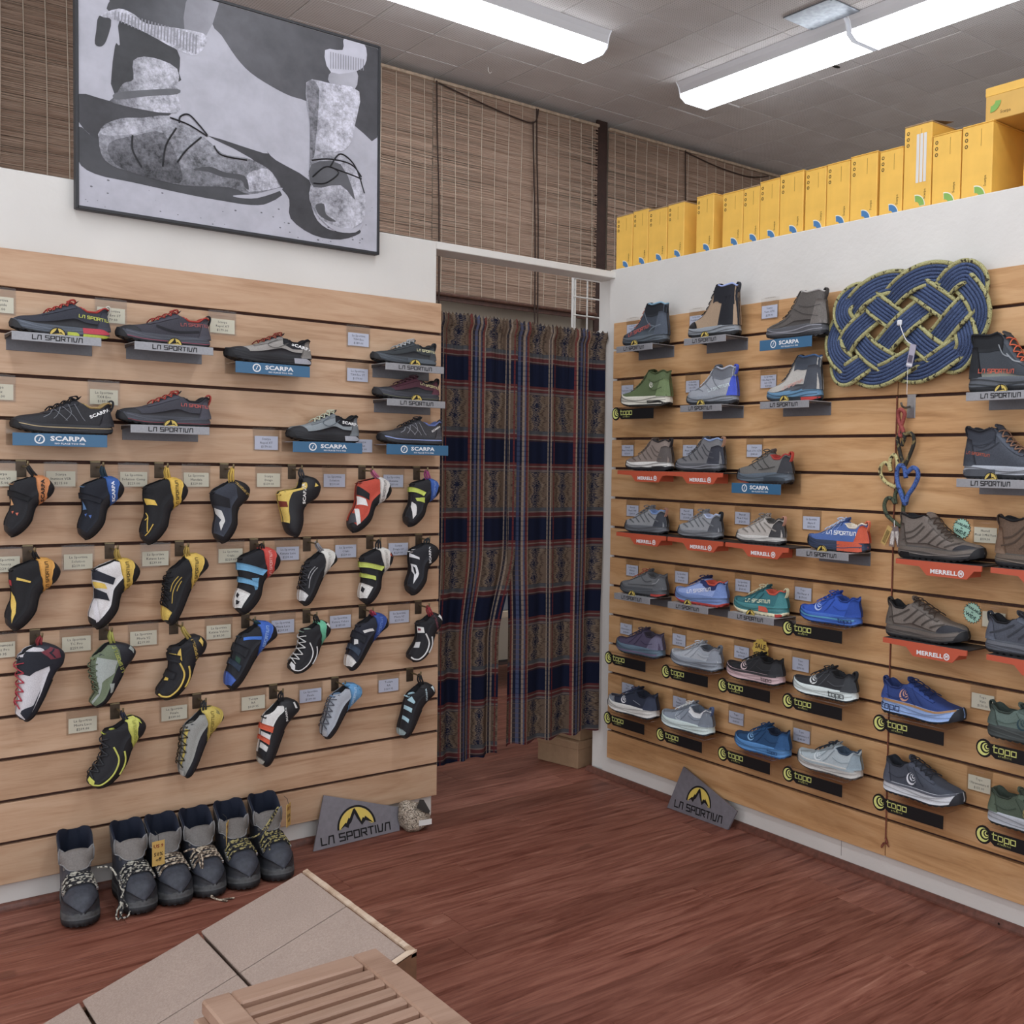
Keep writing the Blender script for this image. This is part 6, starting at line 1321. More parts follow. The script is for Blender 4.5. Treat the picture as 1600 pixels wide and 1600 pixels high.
_pairs = sorted((math.hypot(t[1]-p[1], (zg(t[0], t[2])-.045-p[2])*1.0), i, j) for i, t in enumerate(TAGS) for j, p in enumerate(SPOTS) if t[0] == p[0])
_ta, _used = {}, set()
for d, i, j in _pairs:
    if i not in _ta and j not in _used: _ta[i] = j; _used.add(j)
for i, (w, s, k, b, c) in enumerate(TAGS):
    price_tag(w, s, k, -.044, b, c, ('cream' if c else 'bluish') + ' price tag beside the ' + SPOTS[_ta[i]][3])
# starburst stickers
def burst(n, r0, r1):
    return [((r1 if i % 2 else r0)*math.cos(PI*i/n), (r1 if i % 2 else r0)*math.sin(PI*i/n)) for i in range(2*n)]
def sticker(label, s, z, r, m, off, words, c, rot=0.0, n=18, rim=None):
    root = thing('starburst_sign', label, 'sign', (-off, s, z), -PI/2)
    pl = burst(n, r*.84, r)
    if rim: MB().prism(burst(n, r*.86, r*1.04), 1, -.0004, 0).build('dark_rim', rim, root)
    MB().prism([(x*(.96 if rim else 1), y*(.96 if rim else 1)) for x, y in pl], 1, -.0012, -.0004).build('card', m, root)
    for tx, sz, dy in words:
        ca, sa = math.cos(rot), math.sin(rot)
        put_text('lettering', text_mesh(tx, .03, 1), sz, ((-sa*dy, -.0013, ca*dy), (ca, 0, sa), (-sa, 0, ca), (0, -1, 0)), c, root, .0004)
MINT = mat('#a9d8c2', 0.6); INKD = ink('#1d3a38')
sticker('mint starburst sign beside the taupe mid boot', -1.543, 1.04, .0285, MINT, .001, [('AVAILABLE', .0095, .010), ('IN', .006, .001), ('WIDE', .0135, -.010)], INKD, -.3, 20, INKD)
sticker('mint starburst sign beside the taupe low hiker', -1.584, .818, .0285, MINT, .001, [('AVAILABLE', .0095, .010), ('IN', .006, .001), ('WIDE', .0135, -.010)], INKD, -.42, 20, INKD)
sticker('yellow starburst sale sign above the black pink-soled shoe', -.823, .613, .038, mat('#dcb63a', 0.6), .022, [('SALE', .0225, .010), ('$77.00', .014, -.013)], ink('#4a2c20'), -.06, 11)
MB().tube([(-.0225, -.823, .60), (-.012, -.823, .575), (-.0035, -.823, .53)], .0012, 5).build('sign_stalk', CLEAR)
_o = bpy.data.objects['sign_stalk']; _s = [o for o in bpy.data.objects if o.get('label', '').startswith('yellow starburst')][0]
_o.parent = _s; _o.matrix_parent_inverse = (Matrix.Translation(_s.location) @ Matrix.Rotation(-PI/2, 4, 'Z')).inverted()

# ================================================================== MOUNTAIN BOOTS ON THE FLOOR
def mtn_boot(label, x, toe_y, rz, lace_c, H, cuffc, tagside=None, lift=0.0):
    L_ = .235
    root = thing('mountain_boot', label, 'boot', (x, toe_y+L_, 0), -PI/2+rz, 'slate double boots lined up on the floor')
    S = ShoeSurf(L_, H, 'high', .17, .13, .03, 1.14); S.rt = lambda u: .62+.62*sstep(0, .17, u)
    S.h = curve1([(0, .93*H), (.04, .99*H), (.12, 1.0*H), (.2, .97*H), (.29, .90*H), (.37, .83*H), (.42, .78*H), (.47, .69*H), (.53, .60*H), (.60, .545*H), (.68, .51*H), (.78, .475*H), (.87, .435*H), (.93, .385*H), (.97, .32*H), (1, .22*H)])
    shell = mat('#3f434e', .5, 0, .22, 90, .4)
    us = np.linspace(0, 1, 40)**1.0
    vs = np.concatenate([np.linspace(0, S.VR, 9), S.VR+(1-S.VR)*np.array([.08, .16, .26, .36, .5, .7, 1.0])]); full = np.concatenate([vs, 2-vs[-2::-1]]); nf = len(full)
    uu, vv = np.meshgrid(us, full, indexing='ij')
    P = np.where((vv <= 1)[..., None], S.pt(uu, np.minimum(vv, 1), 1), S.pt(uu, np.clip(2-vv, 0, 1), -1)).reshape(-1, 3)
    def inner(i, j):
        vm = min((full[j]+full[j+1])/2, 2-(full[j]+full[j+1])/2); um = (us[i]+us[i+1])/2
        return .02 < um < S.uc-.01 and vm > S.VR-.02
    me_obj('shell', P, grid_faces(40, nf, lambda i, j: not inner(i, j)), shell, root, True)
    me_obj('inner_boot', P, grid_faces(40, nf, inner), fab('#1c2334'), root, True)
    n = 40; su = .5-.5*np.cos(np.linspace(0, PI, n))
    def ring(r): return np.concatenate([S.sole_pt(su, r, 1), S.sole_pt(su[::-1], r, -1)])
    for nm, rs, c in (('outsole', (0, .1, .55), '#202024'), ('welt', (.52, .7, 1.0), '#4b4c4e')):
        R = [ring(r) for r in rs]; m = 2*n
        if nm == 'outsole':
            for k in range(m):
                if k % 3 == 0: R[0][k][2] += .006
        V = [p for r in R for p in r]; F = [(a*m+k, a*m+(k+1) % m, (a+1)*m+(k+1) % m, (a+1)*m+k) for a in range(2) for k in range(m)] + [(a*m+k, a*m+k+1, a*m+2*n-2-k, a*m+2*n-1-k) for a in (0, 2) for k in range(n-1)]
        me_obj(nm, V, F, mat(c, .65, 0, .3, 60), root, True)
    # grey shield of the tongue at the shaft front, with a pale lip
    def shield(p, q): return .372+.175*q, 1-(.56*(1-q**1.2)**.7+.02)*np.abs(p)
    for sd in (0,):
        V, F = [], []; nu, nq = 17, 9
        for i in range(nu):
            p = -1+2*i/(nu-1)
            for j in range(nq):
                q = j/(nq-1); u, v = shield(p, q)
                V.append(S.pt(u, v, 1 if p >= 0 else -1, .0045) + np.array([.002, 0, .006*(1-q)**4]))
        me_obj('tongue_shield', V, grid_faces(nu, nq), leather(cuffc), root, True)
        mb = MB(); mb.tube([V[i*nq]+np.array([.001, 0, .001]) for i in range(nu)], .0022, 6)
        mb.tube([V[j] for j in range(nq)], .0016, 5); mb.tube([V[(nu-1)*nq+j] for j in range(nq)], .0016, 5)
        mb.build('shield_piping', fab('#8b8b8c'), root, smooth=True)
    patch('toe_rand', S, lambda p, q: (.52+.478*p, q*(.22+.16*p)), 14, 4, .0016, mat('#35373d', .6, 0, .3, 60), root)
    # laces over the instep and metal eyelets
    mb = MB(); a = np.linspace(.565, .735, 5)
    for i in range(5):
        for e in (0,) if i % 2 else (0, .016):
            q = np.linspace(-1, 1, 11)
            mb.tube([S.pt(a[i]+e+.014*q[k]*(1 if i % 2 else -1), 1-abs(q[k])*.52, 1 if q[k] >= 0 else -1, .003+.004*(1-q[k]**2)) for k in range(11)], .0019, 5)
    mb.build('laces', lace_c, root, smooth=True)
    mb = MB()
    for sd in (1, -1):
        for u in list(a)+[.50, .46]:
            p = S.pt(u if u > .54 else u-.05, .44 if u > .54 else .52, sd, .002)
            mb.box(p[0]-.004, p[0]+.004, p[1]-.003, p[1]+.003, p[2]-.004, p[2]+.004, .001)
    mb.build('eyelets', mat('#9b9a98', .35, .8), root, kind='stuff')
    patch('ankle_cuff', S, lambda p, q: (.002+.33*p, S.VR*(.62+.36*q)), 12, 5, .0022, leather('#5c5a5e'), root)
    return root, S
def lace_mat(a, b):
    m = bpy.data.materials.new('flecked_cord'); t = NT(m)
    n = t.noise(t.coord('Object', (1, 1, 1)), 150, 0)
    t.link(t.ramp(n, [(.46, a), (.54, b)], 'LINEAR'), t.bsdf.inputs['Base Color']); t.bsdf.inputs['Roughness'].default_value = .8
    return m
LG = lace_mat('#26262a', '#b9b6a8'); LT = lace_mat('#5c4d40', '#c8b8a0'); LY = lace_mat('#222226', '#a89c5c')
BOOTS = [(-1.800, -.236, -.10, LG, .196, '#7a7470', 'slate double boot with flecked laces, first of the row from the ramp side'), (-1.679, -.243, -.02, LG, .196, '#7a7470', 'slate double boot with a yellow tag hanging from its cuff'),
 (-1.594, -.243, .00, LT, .196, '#6f6b68', 'slate double boot with tan laces, just past the yellow tag'), (-1.504, -.244, -.02, LT, .196, '#6f6b68', 'slate double boot with tan laces knotted to its twin, lace ends trailing'),
 (-1.411, -.248, -.03, LY, .200, '#726d69', 'slate double boot with dark yellow-flecked laces, fifth in the row'), (-1.313, -.246, -.04, LY, .202, '#726d69', 'slate double boot nearest the grey trapezoid sign')]
BR = []
for x, ty, rz, lc, H, cc, lb in BOOTS: BR.append(mtn_boot(lb, x, ty, rz, lc, H, cc))
def cord(name, parent, pts, m, r=.0023):
    pl = parent.location; rz = parent.rotation_euler.z; ca, sa = math.cos(-rz), math.sin(-rz)
    Q = [((p[0]-pl.x)*ca-(p[1]-pl.y)*sa, (p[0]-pl.x)*sa+(p[1]-pl.y)*ca, p[2]) for p in pts]
    MB().tube(smooth_path(Q, 6), r, 5).build(name, m, parent, smooth=True)
b = [r for r, _ in BR]
cord('lace_knot', b[0], [(-1.775, -.16, .125), (-1.745, -.175, .12), (-1.728, -.205, .07), (-1.728, -.215, .045), (-1.715, -.225, .02), (-1.722, -.235, .008), (-1.738, -.235, .010), (-1.735, -.222, .04), (-1.728, -.21, .06), (-1.705, -.185, .10), (-1.68, -.165, .12)], LG, .0028)
cord('lace_loop', b[0], [(-1.73, -.216, .05), (-1.748, -.232, .02), (-1.745, -.238, .006), (-1.735, -.232, .02), (-1.73, -.218, .05)], LG, .0028)
cord('lace_knot', b[2], [(-1.565, -.165, .12), (-1.545, -.18, .128), (-1.53, -.20, .115), (-1.53, -.212, .08), (-1.528, -.225, .04), (-1.520, -.24, .012), (-1.505, -.262, .004), (-1.49, -.285, .004)], LT, .0026)
cord('lace_knot', b[3], [(-1.50, -.165, .118), (-1.52, -.185, .128), (-1.536, -.20, .112), (-1.532, -.21, .075), (-1.525, -.228, .03), (-1.51, -.255, .005), (-1.485, -.27, .004), (-1.468, -.275, .004)], LT, .0026)
cord('lace_knot', b[4], [(-1.41, -.165, .12), (-1.37, -.17, .125), (-1.34, -.165, .15), (-1.315, -.150, .175), (-1.30, -.142, .185), (-1.315, -.150, .165), (-1.35, -.168, .125)], LY, .0026)
cord('lace_end', b[5], [(-1.33, -.175, .115), (-1.345, -.195, .10), (-1.346, -.21, .06), (-1.342, -.222, .02), (-1.335, -.232, .006)], LY, .0026)
def boot_tag(label, loc, rz, rx):
    r = thing('paper_tag', label, 'tag', loc, rz)
    o = MB().box(-.016, .016, -.0006, .0006, -.066, 0).build('card', mat('#d2aa4c', .6), r)
    put_text('lettering', text_mesh('US 9', .03, 1), .013, ((0, -.0007, -.014), (1, 0, 0), (0, 0, 1), (0, -1, 0)), ink('#8a2c22'), r, .0003)
    put_text('scribble', text_mesh('50%\noff', .02, 1), .014, ((0, -.0007, -.043), (1, 0, 0), (0, 0, 1), (0, -1, 0)), ink('#3a2a20'), r, .0003)
    MB().tube([(0, 0, -.002), (0.001, .004, .014), (-.004, .012, .024)], .0008, 4).build('string', ink('#3a3a3a'), r)
    r.rotation_euler.x = rx
boot_tag('yellow paper tag hanging between the second and third boots', (-1.632, -.175, .168), .10, 0)
boot_tag('yellow paper tag seen edge-on beside the fourth boot cuff', (-1.437, -.125, .166), 1.05, 0)
boot_tag('yellow paper tag on the boot nearest the trapezoid sign', (-1.262, -.120, .182), .85, 0)

# ================================================================== LEANING SIGNS, STONE
GREYB2 = mat('#7b7880', .45, .2, .08, 60)
def lean_sign(label, BL, BR_, TL, TR_, emblem, size):
    root = thing('leaning_sign', label, 'sign', BL)
    o = np.array(BL); c = [np.array(p)-o for p in (BL, BR_, TR_, TL)]
    rt = c[1]/np.linalg.norm(c[1]); n = np.cross(rt, c[3]); n /= np.linalg.norm(n); up = np.cross(n, rt)
    if n[1]+n[0] > 0: n = -n
    up = up if up[2] > 0 else -up
    c2 = [rt*(p@rt)+up*(p@up) for p in c]
    V = [p for p in c2]+[p-n*.006 for p in c2]
    me_obj('board', V, [(0, 1, 2, 3), (7, 6, 5, 4)]+[(i, (i+1) % 4, (i+1) % 4+4, i+4) for i in range(4)], GREYB2, root)
    ex, ey, r, ty, tx, ts = emblem
    fr = lambda x, y: (rt*x+up*y, rt, up, n)
    V, F = disc(1, 28, 0, PI); put_text('emblem_sun', (V, F), r, fr(ex, ey), mat('#d9bd3e', .5), root, .0006)
    V, F = disc(1.06, 28, 0, PI, .96); put_text('emblem_ring', (V, F), r*1.05, fr(ex, ey), BLACK, root, .0008)
    V, F = fill_poly([(-1.0, -.06), (-.56, .30), (-.60, .22), (-.36, .52), (-.40, .40), (-.1, .88), (-.02, .96), (.02, .90), (.30, .10), (.32, .34), (.42, .22), (.48, .36), (.54, .26), (.95, -.06)], 9)
    put_text('emblem_peak', ([(x*.98, y) for x, y in V], F), r, fr(ex, ey), GREYB2, root, .0010)
    V, F = fill_poly(PEAK, 9); put_text('emblem_ridge', ([(x*.98, y*.97) for x, y in V], F), r, fr(ex, ey), BLACK, root, .0012)
    put_text('lettering', word('LS'), ts, fr(tx, ty), BLACK, root, .0008)
lean_sign('grey trapezoid sign with yellow peak emblem leaning beside the row of boots', (-1.163, -.063, .001), (-.874, -.050, .001), (-1.110, -.012, .152), (-.862, -.028, .069), (.148, .044, .058, .022, .143, .0215), 1)
lean_sign('grey pointed sign with yellow peak emblem leaning under the running shoes', (-.040, -.402, .001), (-.032, -.701, .001), (-.014, -.455, .153), (-.022, -.730, .068), (.150, .048, .054, .024, .152, .0215), 1)
def granite_mat():
    m = bpy.data.materials.new('granite'); t = NT(m); v = t.coord('Object')
    n = t.noise(v, 260, 2, .6); n2 = t.noise(v, 120, 3, .7)
    c = t.ramp(n, [(.36, '#33302e'), (.44, '#8a7a68'), (.54, '#b3a48f'), (.66, '#d0c5b4')])
    c = t.mix(t.ramp(n2, [(.60, (0, 0, 0, 1)), (.66, (.8, .8, .8, 1))]), c, lin('#4a4440'))
    t.link(c, t.bsdf.inputs['Base Color']); t.bsdf.inputs['Roughness'].default_value = .8; t.bump(n2, .5, .003); return m
bm = bmesh.new(); bmesh.ops.create_icosphere(bm, subdivisions=4, radius=1.0)
for v in bm.verts:
    p = v.co.copy(); q = Vector([math.copysign(abs(a)**.62, a) for a in p])
    k = 1+.05*math.sin(5*p.x+2)+.05*math.sin(4*p.y+7*p.z)+.03*math.sin(9*p.z+3*p.x)
    z = q.z*.052*k; tp = 1-.30*max(0, z/.05)
    v.co = (q.x*.046*k*tp-.012*max(0, z/.05), q.y*.040*k*tp, max(z, -.0455)+.0455)
st = thing('stone', 'small granite stone with white label beside the trapezoid sign', 'stone', (-.818, -.062, 0), -.15)
me_ = bpy.data.meshes.new('rock'); bm.to_mesh(me_); bm.free(); me_.materials.append(granite_mat()); me_.polygons.foreach_set('use_smooth', [True]*len(me_.polygons))
ro = bpy.data.objects.new('rock', me_); COL.objects.link(ro); ro.parent = st
MB().box(-.021, .021, -.0006, .0006, -.009, .009).build('paper_label', ink('#dcdcd8'), st, loc=(.012, -.0435, .030)); _l = st.children[-1]; _l.rotation_euler = (-.10, -.25, .25)
for i in range(4): MB().box(-.016, .014-.004*(i % 2), -.0009, -.0007, .0055-.0036*i, .0067-.0036*i).build('print_line', ink('#5c5c60'), _l)
DK = mat('#2c2826', .5)
me_obj('dark_cloth_corner', [(-.006, -.030, .094), (.012, -.026, .099), (.030, -.036, .062), (.024, -.040, .054), (-.016, -.038, .080), (.0, -.020, .10)], [(0, 1, 2, 3), (4, 0, 3), (4, 5, 1, 0)], DK, st)

# ================================================================== KNOTTED ROPE MAT
def rope_mat(name, a, b, sc, band=None):
    m = bpy.data.materials.new(name); t = NT(m); v = t.coord('Object')
    n = t.noise(v, sc, 2, .6)
    c = t.ramp(n, [(.40, a), (.60, b)])
    if band:
        n2 = t.noise(v, 95, 1, .5); c = t.mix(t.ramp(n2, [(.60, (0, 0, 0, 1)), (.63, (1, 1, 1, 1))]), c, lin(band))
    t.link(c, t.bsdf.inputs['Base Color']); t.bsdf.inputs['Roughness'].default_value = .85; t.bump(n, .5, .001); return m
R_BLUE = rope_mat('blue_rope', '#22304f', '#4a5f8c', 520); R_OLIVE = rope_mat('olive_rope', '#8c8650', '#b9b478', 400, '#3c3420')
def knot_mat():
    N = 900; T = np.linspace(0, 2*PI, N, endpoint=False)
    ph = KPH
    x = np.cos(3*T+ph); y = np.cos(4*T)
    # rows of bights: 4 along the top and bottom, 3 at each end; round the corners of the square
    X = x*np.sqrt(1-.30*y*y); Y = y*np.sqrt(1-.30*x*x)
    P = np.stack([X, Y], 1)
    # crossings, alternated over and under along the line
    cr = []
    for i in range(N):
        a, b = P[i], P[(i+1) % N]; d = b-a
        js = np.arange(i+3, N if i > 1 else N-3)
        if len(js) == 0: continue
        c = P[js]; e = P[(js+1) % N]-c
        den = d[0]*e[:, 1]-d[1]*e[:, 0]; den[den == 0] = 1e-12
        w = c-a; s = (w[:, 0]*e[:, 1]-w[:, 1]*e[:, 0])/den; q = (w[:, 0]*d[1]-w[:, 1]*d[0])/den
        for h in np.where((s >= 0) & (s < 1) & (q >= 0) & (q < 1))[0]: cr.append((i+s[h], js[h]+q[h]))
    ev = sorted([t for c in cr for t in c]); sgn = {t: (1 if k % 2 == 0 else -1) for k, t in enumerate(ev)}
    zc = np.interp(np.arange(N), [ev[-1]-N]+ev+[ev[0]+N], [sgn[ev[-1]]]+[sgn[t] for t in ev]+[sgn[ev[0]]])
    zc = np.sin(zc*PI/2)
    cx, cz = .246, .133
    C = np.stack([X*cx, Y*cz], 1)
    sh = .12                                    # the mat hangs a little askew
    C = np.stack([C[:, 0]+sh*C[:, 1], C[:, 1]+.05*C[:, 0]], 1)
    Tn = np.roll(C, -1, 0)-np.roll(C, 1, 0); Tn /= np.linalg.norm(Tn, axis=1)[:, None]; Nn = np.stack([-Tn[:, 1], Tn[:, 0]], 1)
    root = thing('rope_mat', 'blue and olive knotted rope mat hung above the rope hearts', 'rope mat', (-.022, -1.352, 1.592), -PI/2)
    st = .0099
    for k in range(-3, 4):
        D = C+Nn*(k*st); pts = np.stack([D[:, 0], -.0075-.0078*zc, D[:, 1]], 1)[::2]
        ed = abs(k) == 3
        v, f = tube(pts, .0064 if ed else .0053, 6, True)
        me_obj('edge_rope' if ed else 'blue_rope', v, f, R_OLIVE if ed else R_BLUE, root, True)
    return root
KPH = PI*0.125
KM = knot_mat()
r = thing('swing_tag', 'small paper tag on a white string tied to the rope mat', 'tag', (-.045, -1.352, 1.60), -PI/2)
MB().tube(smooth_path([(0.002, -.002, 0), (.012, -.006, -.02), (.030, -.008, -.05), (.054, -.008, -.066)], 5), .0014, 5).build('string', ink('#dcdce0'), r)
MB().tube(smooth_path([(.04, -.008, -.10), (.036, -.006, -.15), (.036, -.006, -.20)], 4), .0008, 4).build('loose_thread', ink('#dcdce0'), r)
o = MB().box(-.010, .010, -.0006, .0006, -.062, 0).build('card', mat('#a8a2b4', .5), r, loc=(.056, -.009, -.064)); o.rotation_euler = (0, .22, 0)
MB().box(-.007, .007, -.0009, -.0007, -.05, -.03).build('card_print', ink('#5a5468'), o); MB().box(-.010, .010, -.0009, -.0007, -.058, -.053).build('card_stripe', ink('#dcdce0'), o)
MB().box(-.008, .008, -.004, .004, -.008, .008, .003).build('knot', ink('#d8d8dc'), r)

# hook, rope loop and rope hearts (wall coordinates: x = -Y, z)
hkr = thing('slat_hook', 'steel slat hook below the rope mat', 'hook', (0, -1.367, zg('R', 2)), -PI/2)
MB().box(-.014, .014, -.0026, -.0003, -.062, .004, .0006).build('plate', mat('#a8a8aa', .35, .8, .1, 60), hkr)
MB().box(-.014, .014, -.003, .006, .0005, .004, .0005).build('top_lip', mat('#b8b8ba', .35, .8), hkr)
MB().tube(smooth_path([(-.004, -.002, -.030), (-.006, -.02, -.034), (-.008, -.032, -.030), (-.009, -.036, -.020)], 4), .003, 8).build('peg', mat('#6a665e', .4, .8), hkr)
def rope(name, label, pts, r, m, closed=False):
    o = MB().tube([(-p[2] if len(p) > 2 else -.022, p[0], p[1]) for p in [tuple(q) for q in smooth_path(pts, 6, closed)]], r, 8, closed).build(name, m, smooth=True)
    return tag(o, label, 'rope ornament', 'rope ornaments hanging in a chain')
R_RED = rope_mat('red_cord', '#8a3530', '#b0524a', 500); R_BLK = rope_mat('black_rope', '#222220', '#34322c', 400, '#7a6a3c'); R_YEL = rope_mat('yellow_rope', '#b5a862', '#cfc488', 400, '#4a4028'); R_BL2 = rope_mat('bright_blue_rope', '#2a4a8c', '#4a70bc', 400, '#22345e'); R_GRN = rope_mat('dark_green_rope', '#39432f', '#525c44', 400, '#22241c')
rope('rope_loop', 'red cord loop hanging from the steel hook', [(-1.356, 1.362, .036), (-1.345, 1.350, .03), (-1.347, 1.325, .026), (-1.358, 1.305, .024), (-1.355, 1.290, .022), (-1.346, 1.292, .022), (-1.350, 1.312, .024), (-1.360, 1.335, .026), (-1.366, 1.352, .03)], .0058, R_RED, True)
rope('rope_heart', 'black rope heart hanging from the red loop', [(-1.352, 1.262, .020), (-1.364, 1.287, .024), (-1.352, 1.300, .022), (-1.336, 1.284, .018), (-1.340, 1.255, .016), (-1.352, 1.220, .016), (-1.360, 1.205, .016), (-1.372, 1.225, .016), (-1.390, 1.262, .018), (-1.392, 1.285, .02), (-1.380, 1.297, .022), (-1.364, 1.290, .024)], .0056, R_BLK)
rope('rope_heart', 'yellow rope heart in the rope chain', [(-1.312, 1.196, .018), (-1.312, 1.222, .018), (-1.325, 1.236, .018), (-1.336, 1.222, .018), (-1.338, 1.190, .018), (-1.338, 1.150, .018), (-1.330, 1.147, .018), (-1.300, 1.158, .018), (-1.280, 1.180, .018), (-1.280, 1.202, .018), (-1.294, 1.213, .018), (-1.310, 1.203, .018), (-1.316, 1.190, .02)], .0058, R_YEL)
rope('rope_heart', 'bright blue rope heart in the rope chain', [(-1.380, 1.172, .034), (-1.372, 1.200, .032), (-1.355, 1.206, .03), (-1.345, 1.190, .028), (-1.347, 1.160, .028), (-1.362, 1.125, .028), (-1.376, 1.100, .028), (-1.384, 1.124, .028), (-1.404, 1.150, .028), (-1.418, 1.178, .03), (-1.414, 1.196, .032), (-1.400, 1.200, .033), (-1.384, 1.186, .035)], .0066, R_BL2)
rope('rope_heart', 'dark green rope heart at the bottom of the rope chain', [(-1.336, 1.098, .018), (-1.332, 1.118, .018), (-1.338, 1.136, .018), (-1.350, 1.140, .018), (-1.362, 1.122, .018), (-1.362, 1.085, .018), (-1.360, 1.045, .018), (-1.352, 1.036, .018), (-1.336, 1.046, .018), (-1.306, 1.066, .018), (-1.296, 1.092, .018), (-1.304, 1.112, .018), (-1.322, 1.112, .018), (-1.334, 1.100, .02)], .0058, R_GRN)
r = thing('swing_tag', 'patterned paper tags hanging from the dark green rope heart', 'tag', (-.026, -1.338, 1.052), -PI/2)
MB().tube([(0, 0, 0), (.003, -.002, -.03)], .0012, 4).build('string', ink('#e0dfdb'), r)
for dx, ro_, c in ((.002, .12, '#8a7468'), (.008, -.30, '#75676a'), (-.010, .45, '#c9a656')):
    o = MB().box(-.009, .009, -.0006, .0006, -.056, 0).build('card', mat(c, .5), r, loc=(dx, -.003-.001*abs(dx)*100, -.018)); o.rotation_euler = (0, ro_, 0)
    MB().box(-.006, .006, -.0010, -.0008, -.050, -.012).build('card_print', mat('#c9c2bc' if c != '#c9a656' else '#8a7030', .5, 0, .5, 500), o)
sc_ = MB().tube(smooth_path([(-.004, -1.319, 1.40), (-.004, -1.3188, 1.0), (-.004, -1.320, .5), (-.004, -1.322, .135)], 3), .0019, 5).tube([(-.005, -1.322, .14), (-.007, -1.330, .128), (-.006, -1.316, .122), (-.006, -1.310, .112)], .0035, 5).tube([(-.005, -1.318, .125), (-.006, -1.309, .108)], .002, 4).tube([(-.005, -1.324, .126), (-.006, -1.336, .118)], .002, 4).build('seam_cord', rope_mat('brown_cord', '#6a2f1e', '#8f4a34', 500))
tag(sc_, 'thin red-brown cord running down the panel seam to a frayed knot', 'cord')

# ================================================================== YELLOW SHOE BOXES ON THE LEDGE
YB = mat('#f2ba2a', .5, 0, .05, 20); YB2 = mat('#eeb628', .5, 0, .05, 20); KRAFT = mat('#a98a62', .8)
BLU = ink('#3f7ab0'); GRN = ink('#7fb04a'); DKP = ink('#3a3020')
_bx = {}
def ybox(label, y0, y1, h, blue=True, white=False, flap=False, x=.075, z=1.9275, d=.30):
    w = round(abs(y1-y0), 3)
    root = thing('shoe_box', label, 'shoe box', (x, y0, z), -PI/2, 'yellow shoe boxes on the ledge')
    MB().box(.0012, w-.0012, 0, d, 0, h-.004, .0015).build('body', YB, root)
    MB().box(.0004, w-.0004, -.0008, d+.001, h-.004, h, .0012).build('lid', YB2 if not flap else KRAFT, root)
    if flap:
        me_obj('open_flap', [(0.002, 0.004, h), (w-.002, .004, h), (w-.004, .11, h+.020), (.004, .10, h+.012)], [(0, 1, 2, 3)], KRAFT, root)
    f = lambda a, b: ((a, -.0004, b), (1, 0, 0), (0, 0, 1), (0, -1, 0))
    for i in range(3):
        V, F = disc(.0052, 12, 0, 2*PI, .0030); put_text('printed_ring', (V, F), 1, f(w*.15, h-.022-.017*i), DKP, root, .0003)
    MB().box(w*.62, w*.62+.0012, -.0008, -.0005, h-.062, h-.016).build('printed_line', ink('#a8802a'), root)
    V, F = disc(.030, 12, math.radians(0), math.radians(95), .013)
    put_text('corner_emblem', ([(x_*1.14, y_*1.14) for x_, y_ in V], F), 1, f(w*.46, .008 if not white else .018), ink('#e8e2d0'), root, .0003)
    put_text('corner_emblem', (V, F), 1, f(w*.46+.0012, .009 if not white else .019), BLU if blue else GRN, root, .0006)
    V, F = text_mesh('Scarpa', 0, 1); put_text('lettering', ([(-y_, x_) for x_, y_ in V], F), .011, f(w*.78, .05), DKP, root, .0004)
    if white:
        for i in range(3): MB().box(w*.46+.0125*i, w*.46+.0125*i+.0095, -.0010, -.0006, .085, h-.03).build('size_label', ink('#d9d6d2'), root)
    return root
ORD = ['first', 'second', 'third', 'fourth', 'fifth', 'sixth', 'seventh', 'eighth', 'ninth', 'tenth', 'eleventh', 'twelfth', 'thirteenth']
BOXES = [(.092, -.008, .215), (-.010, -.100, .219), (-.101, -.208, .207), (-.211, -.302, .209), (-.366, -.456, .209), (-.500, -.600, .196), (-.6005, -.677, .197), (-.678, -.767, .203), (-.768, -.872, .208), (-.878, -.966, .202), (-.967, -1.060, .203), (-1.061, -1.165, .207), (-1.172, -1.257, .201)]
for i, (a, b_, h) in enumerate(BOXES):
    ybox('yellow shoe box standing on the ledge, %s from the curtain corner' % ORD[i], a, b_, h, True, False, i in (0, 1, 2, 3, 6))
ybox('taller yellow shoe box with a striped white label on the ledge', -1.259, -1.356, .252, False, True, True)
ybox('yellow shoe box with green corner mark beside the striped-label box', -1.358, -1.453, .206, False)
ybox('wide-sided yellow shoe box with green mark below the box lying across', -1.455, -1.553, .208, False)
ybox('yellow shoe box at the frame edge supporting the box lying across', -1.645, -1.745, .208, False)
r = thing('shoe_box', 'yellow shoe box lying across the tops of the others', 'shoe box', (.085, -1.52, 1.9275+.209), -PI/2, 'yellow shoe boxes on the ledge')
MB().box(0, .32, 0, .2, 0, .088, .0015).build('body', mat('#d8a63a', .6, 0, .05, 20), r); MB().box(-.001, .321, -.001, .201, .066, .090, .0012).build('lid', YB2, r)
V, F = disc(.030, 12, math.radians(-5), math.radians(85), .013); put_text('corner_emblem', ([(y_, -x_) for x_, y_ in V], F), 1, ((.018, -.0012, .052), (1, 0, 0), (0, 0, 1), (0, -1, 0)), GRN, r, .0004)
put_text('lettering', text_mesh('Scarpa', 0, 1), .012, ((.062, -.0012, .018), (1, 0, 0), (0, 0, 1), (0, -1, 0)), DKP, r, .0004)

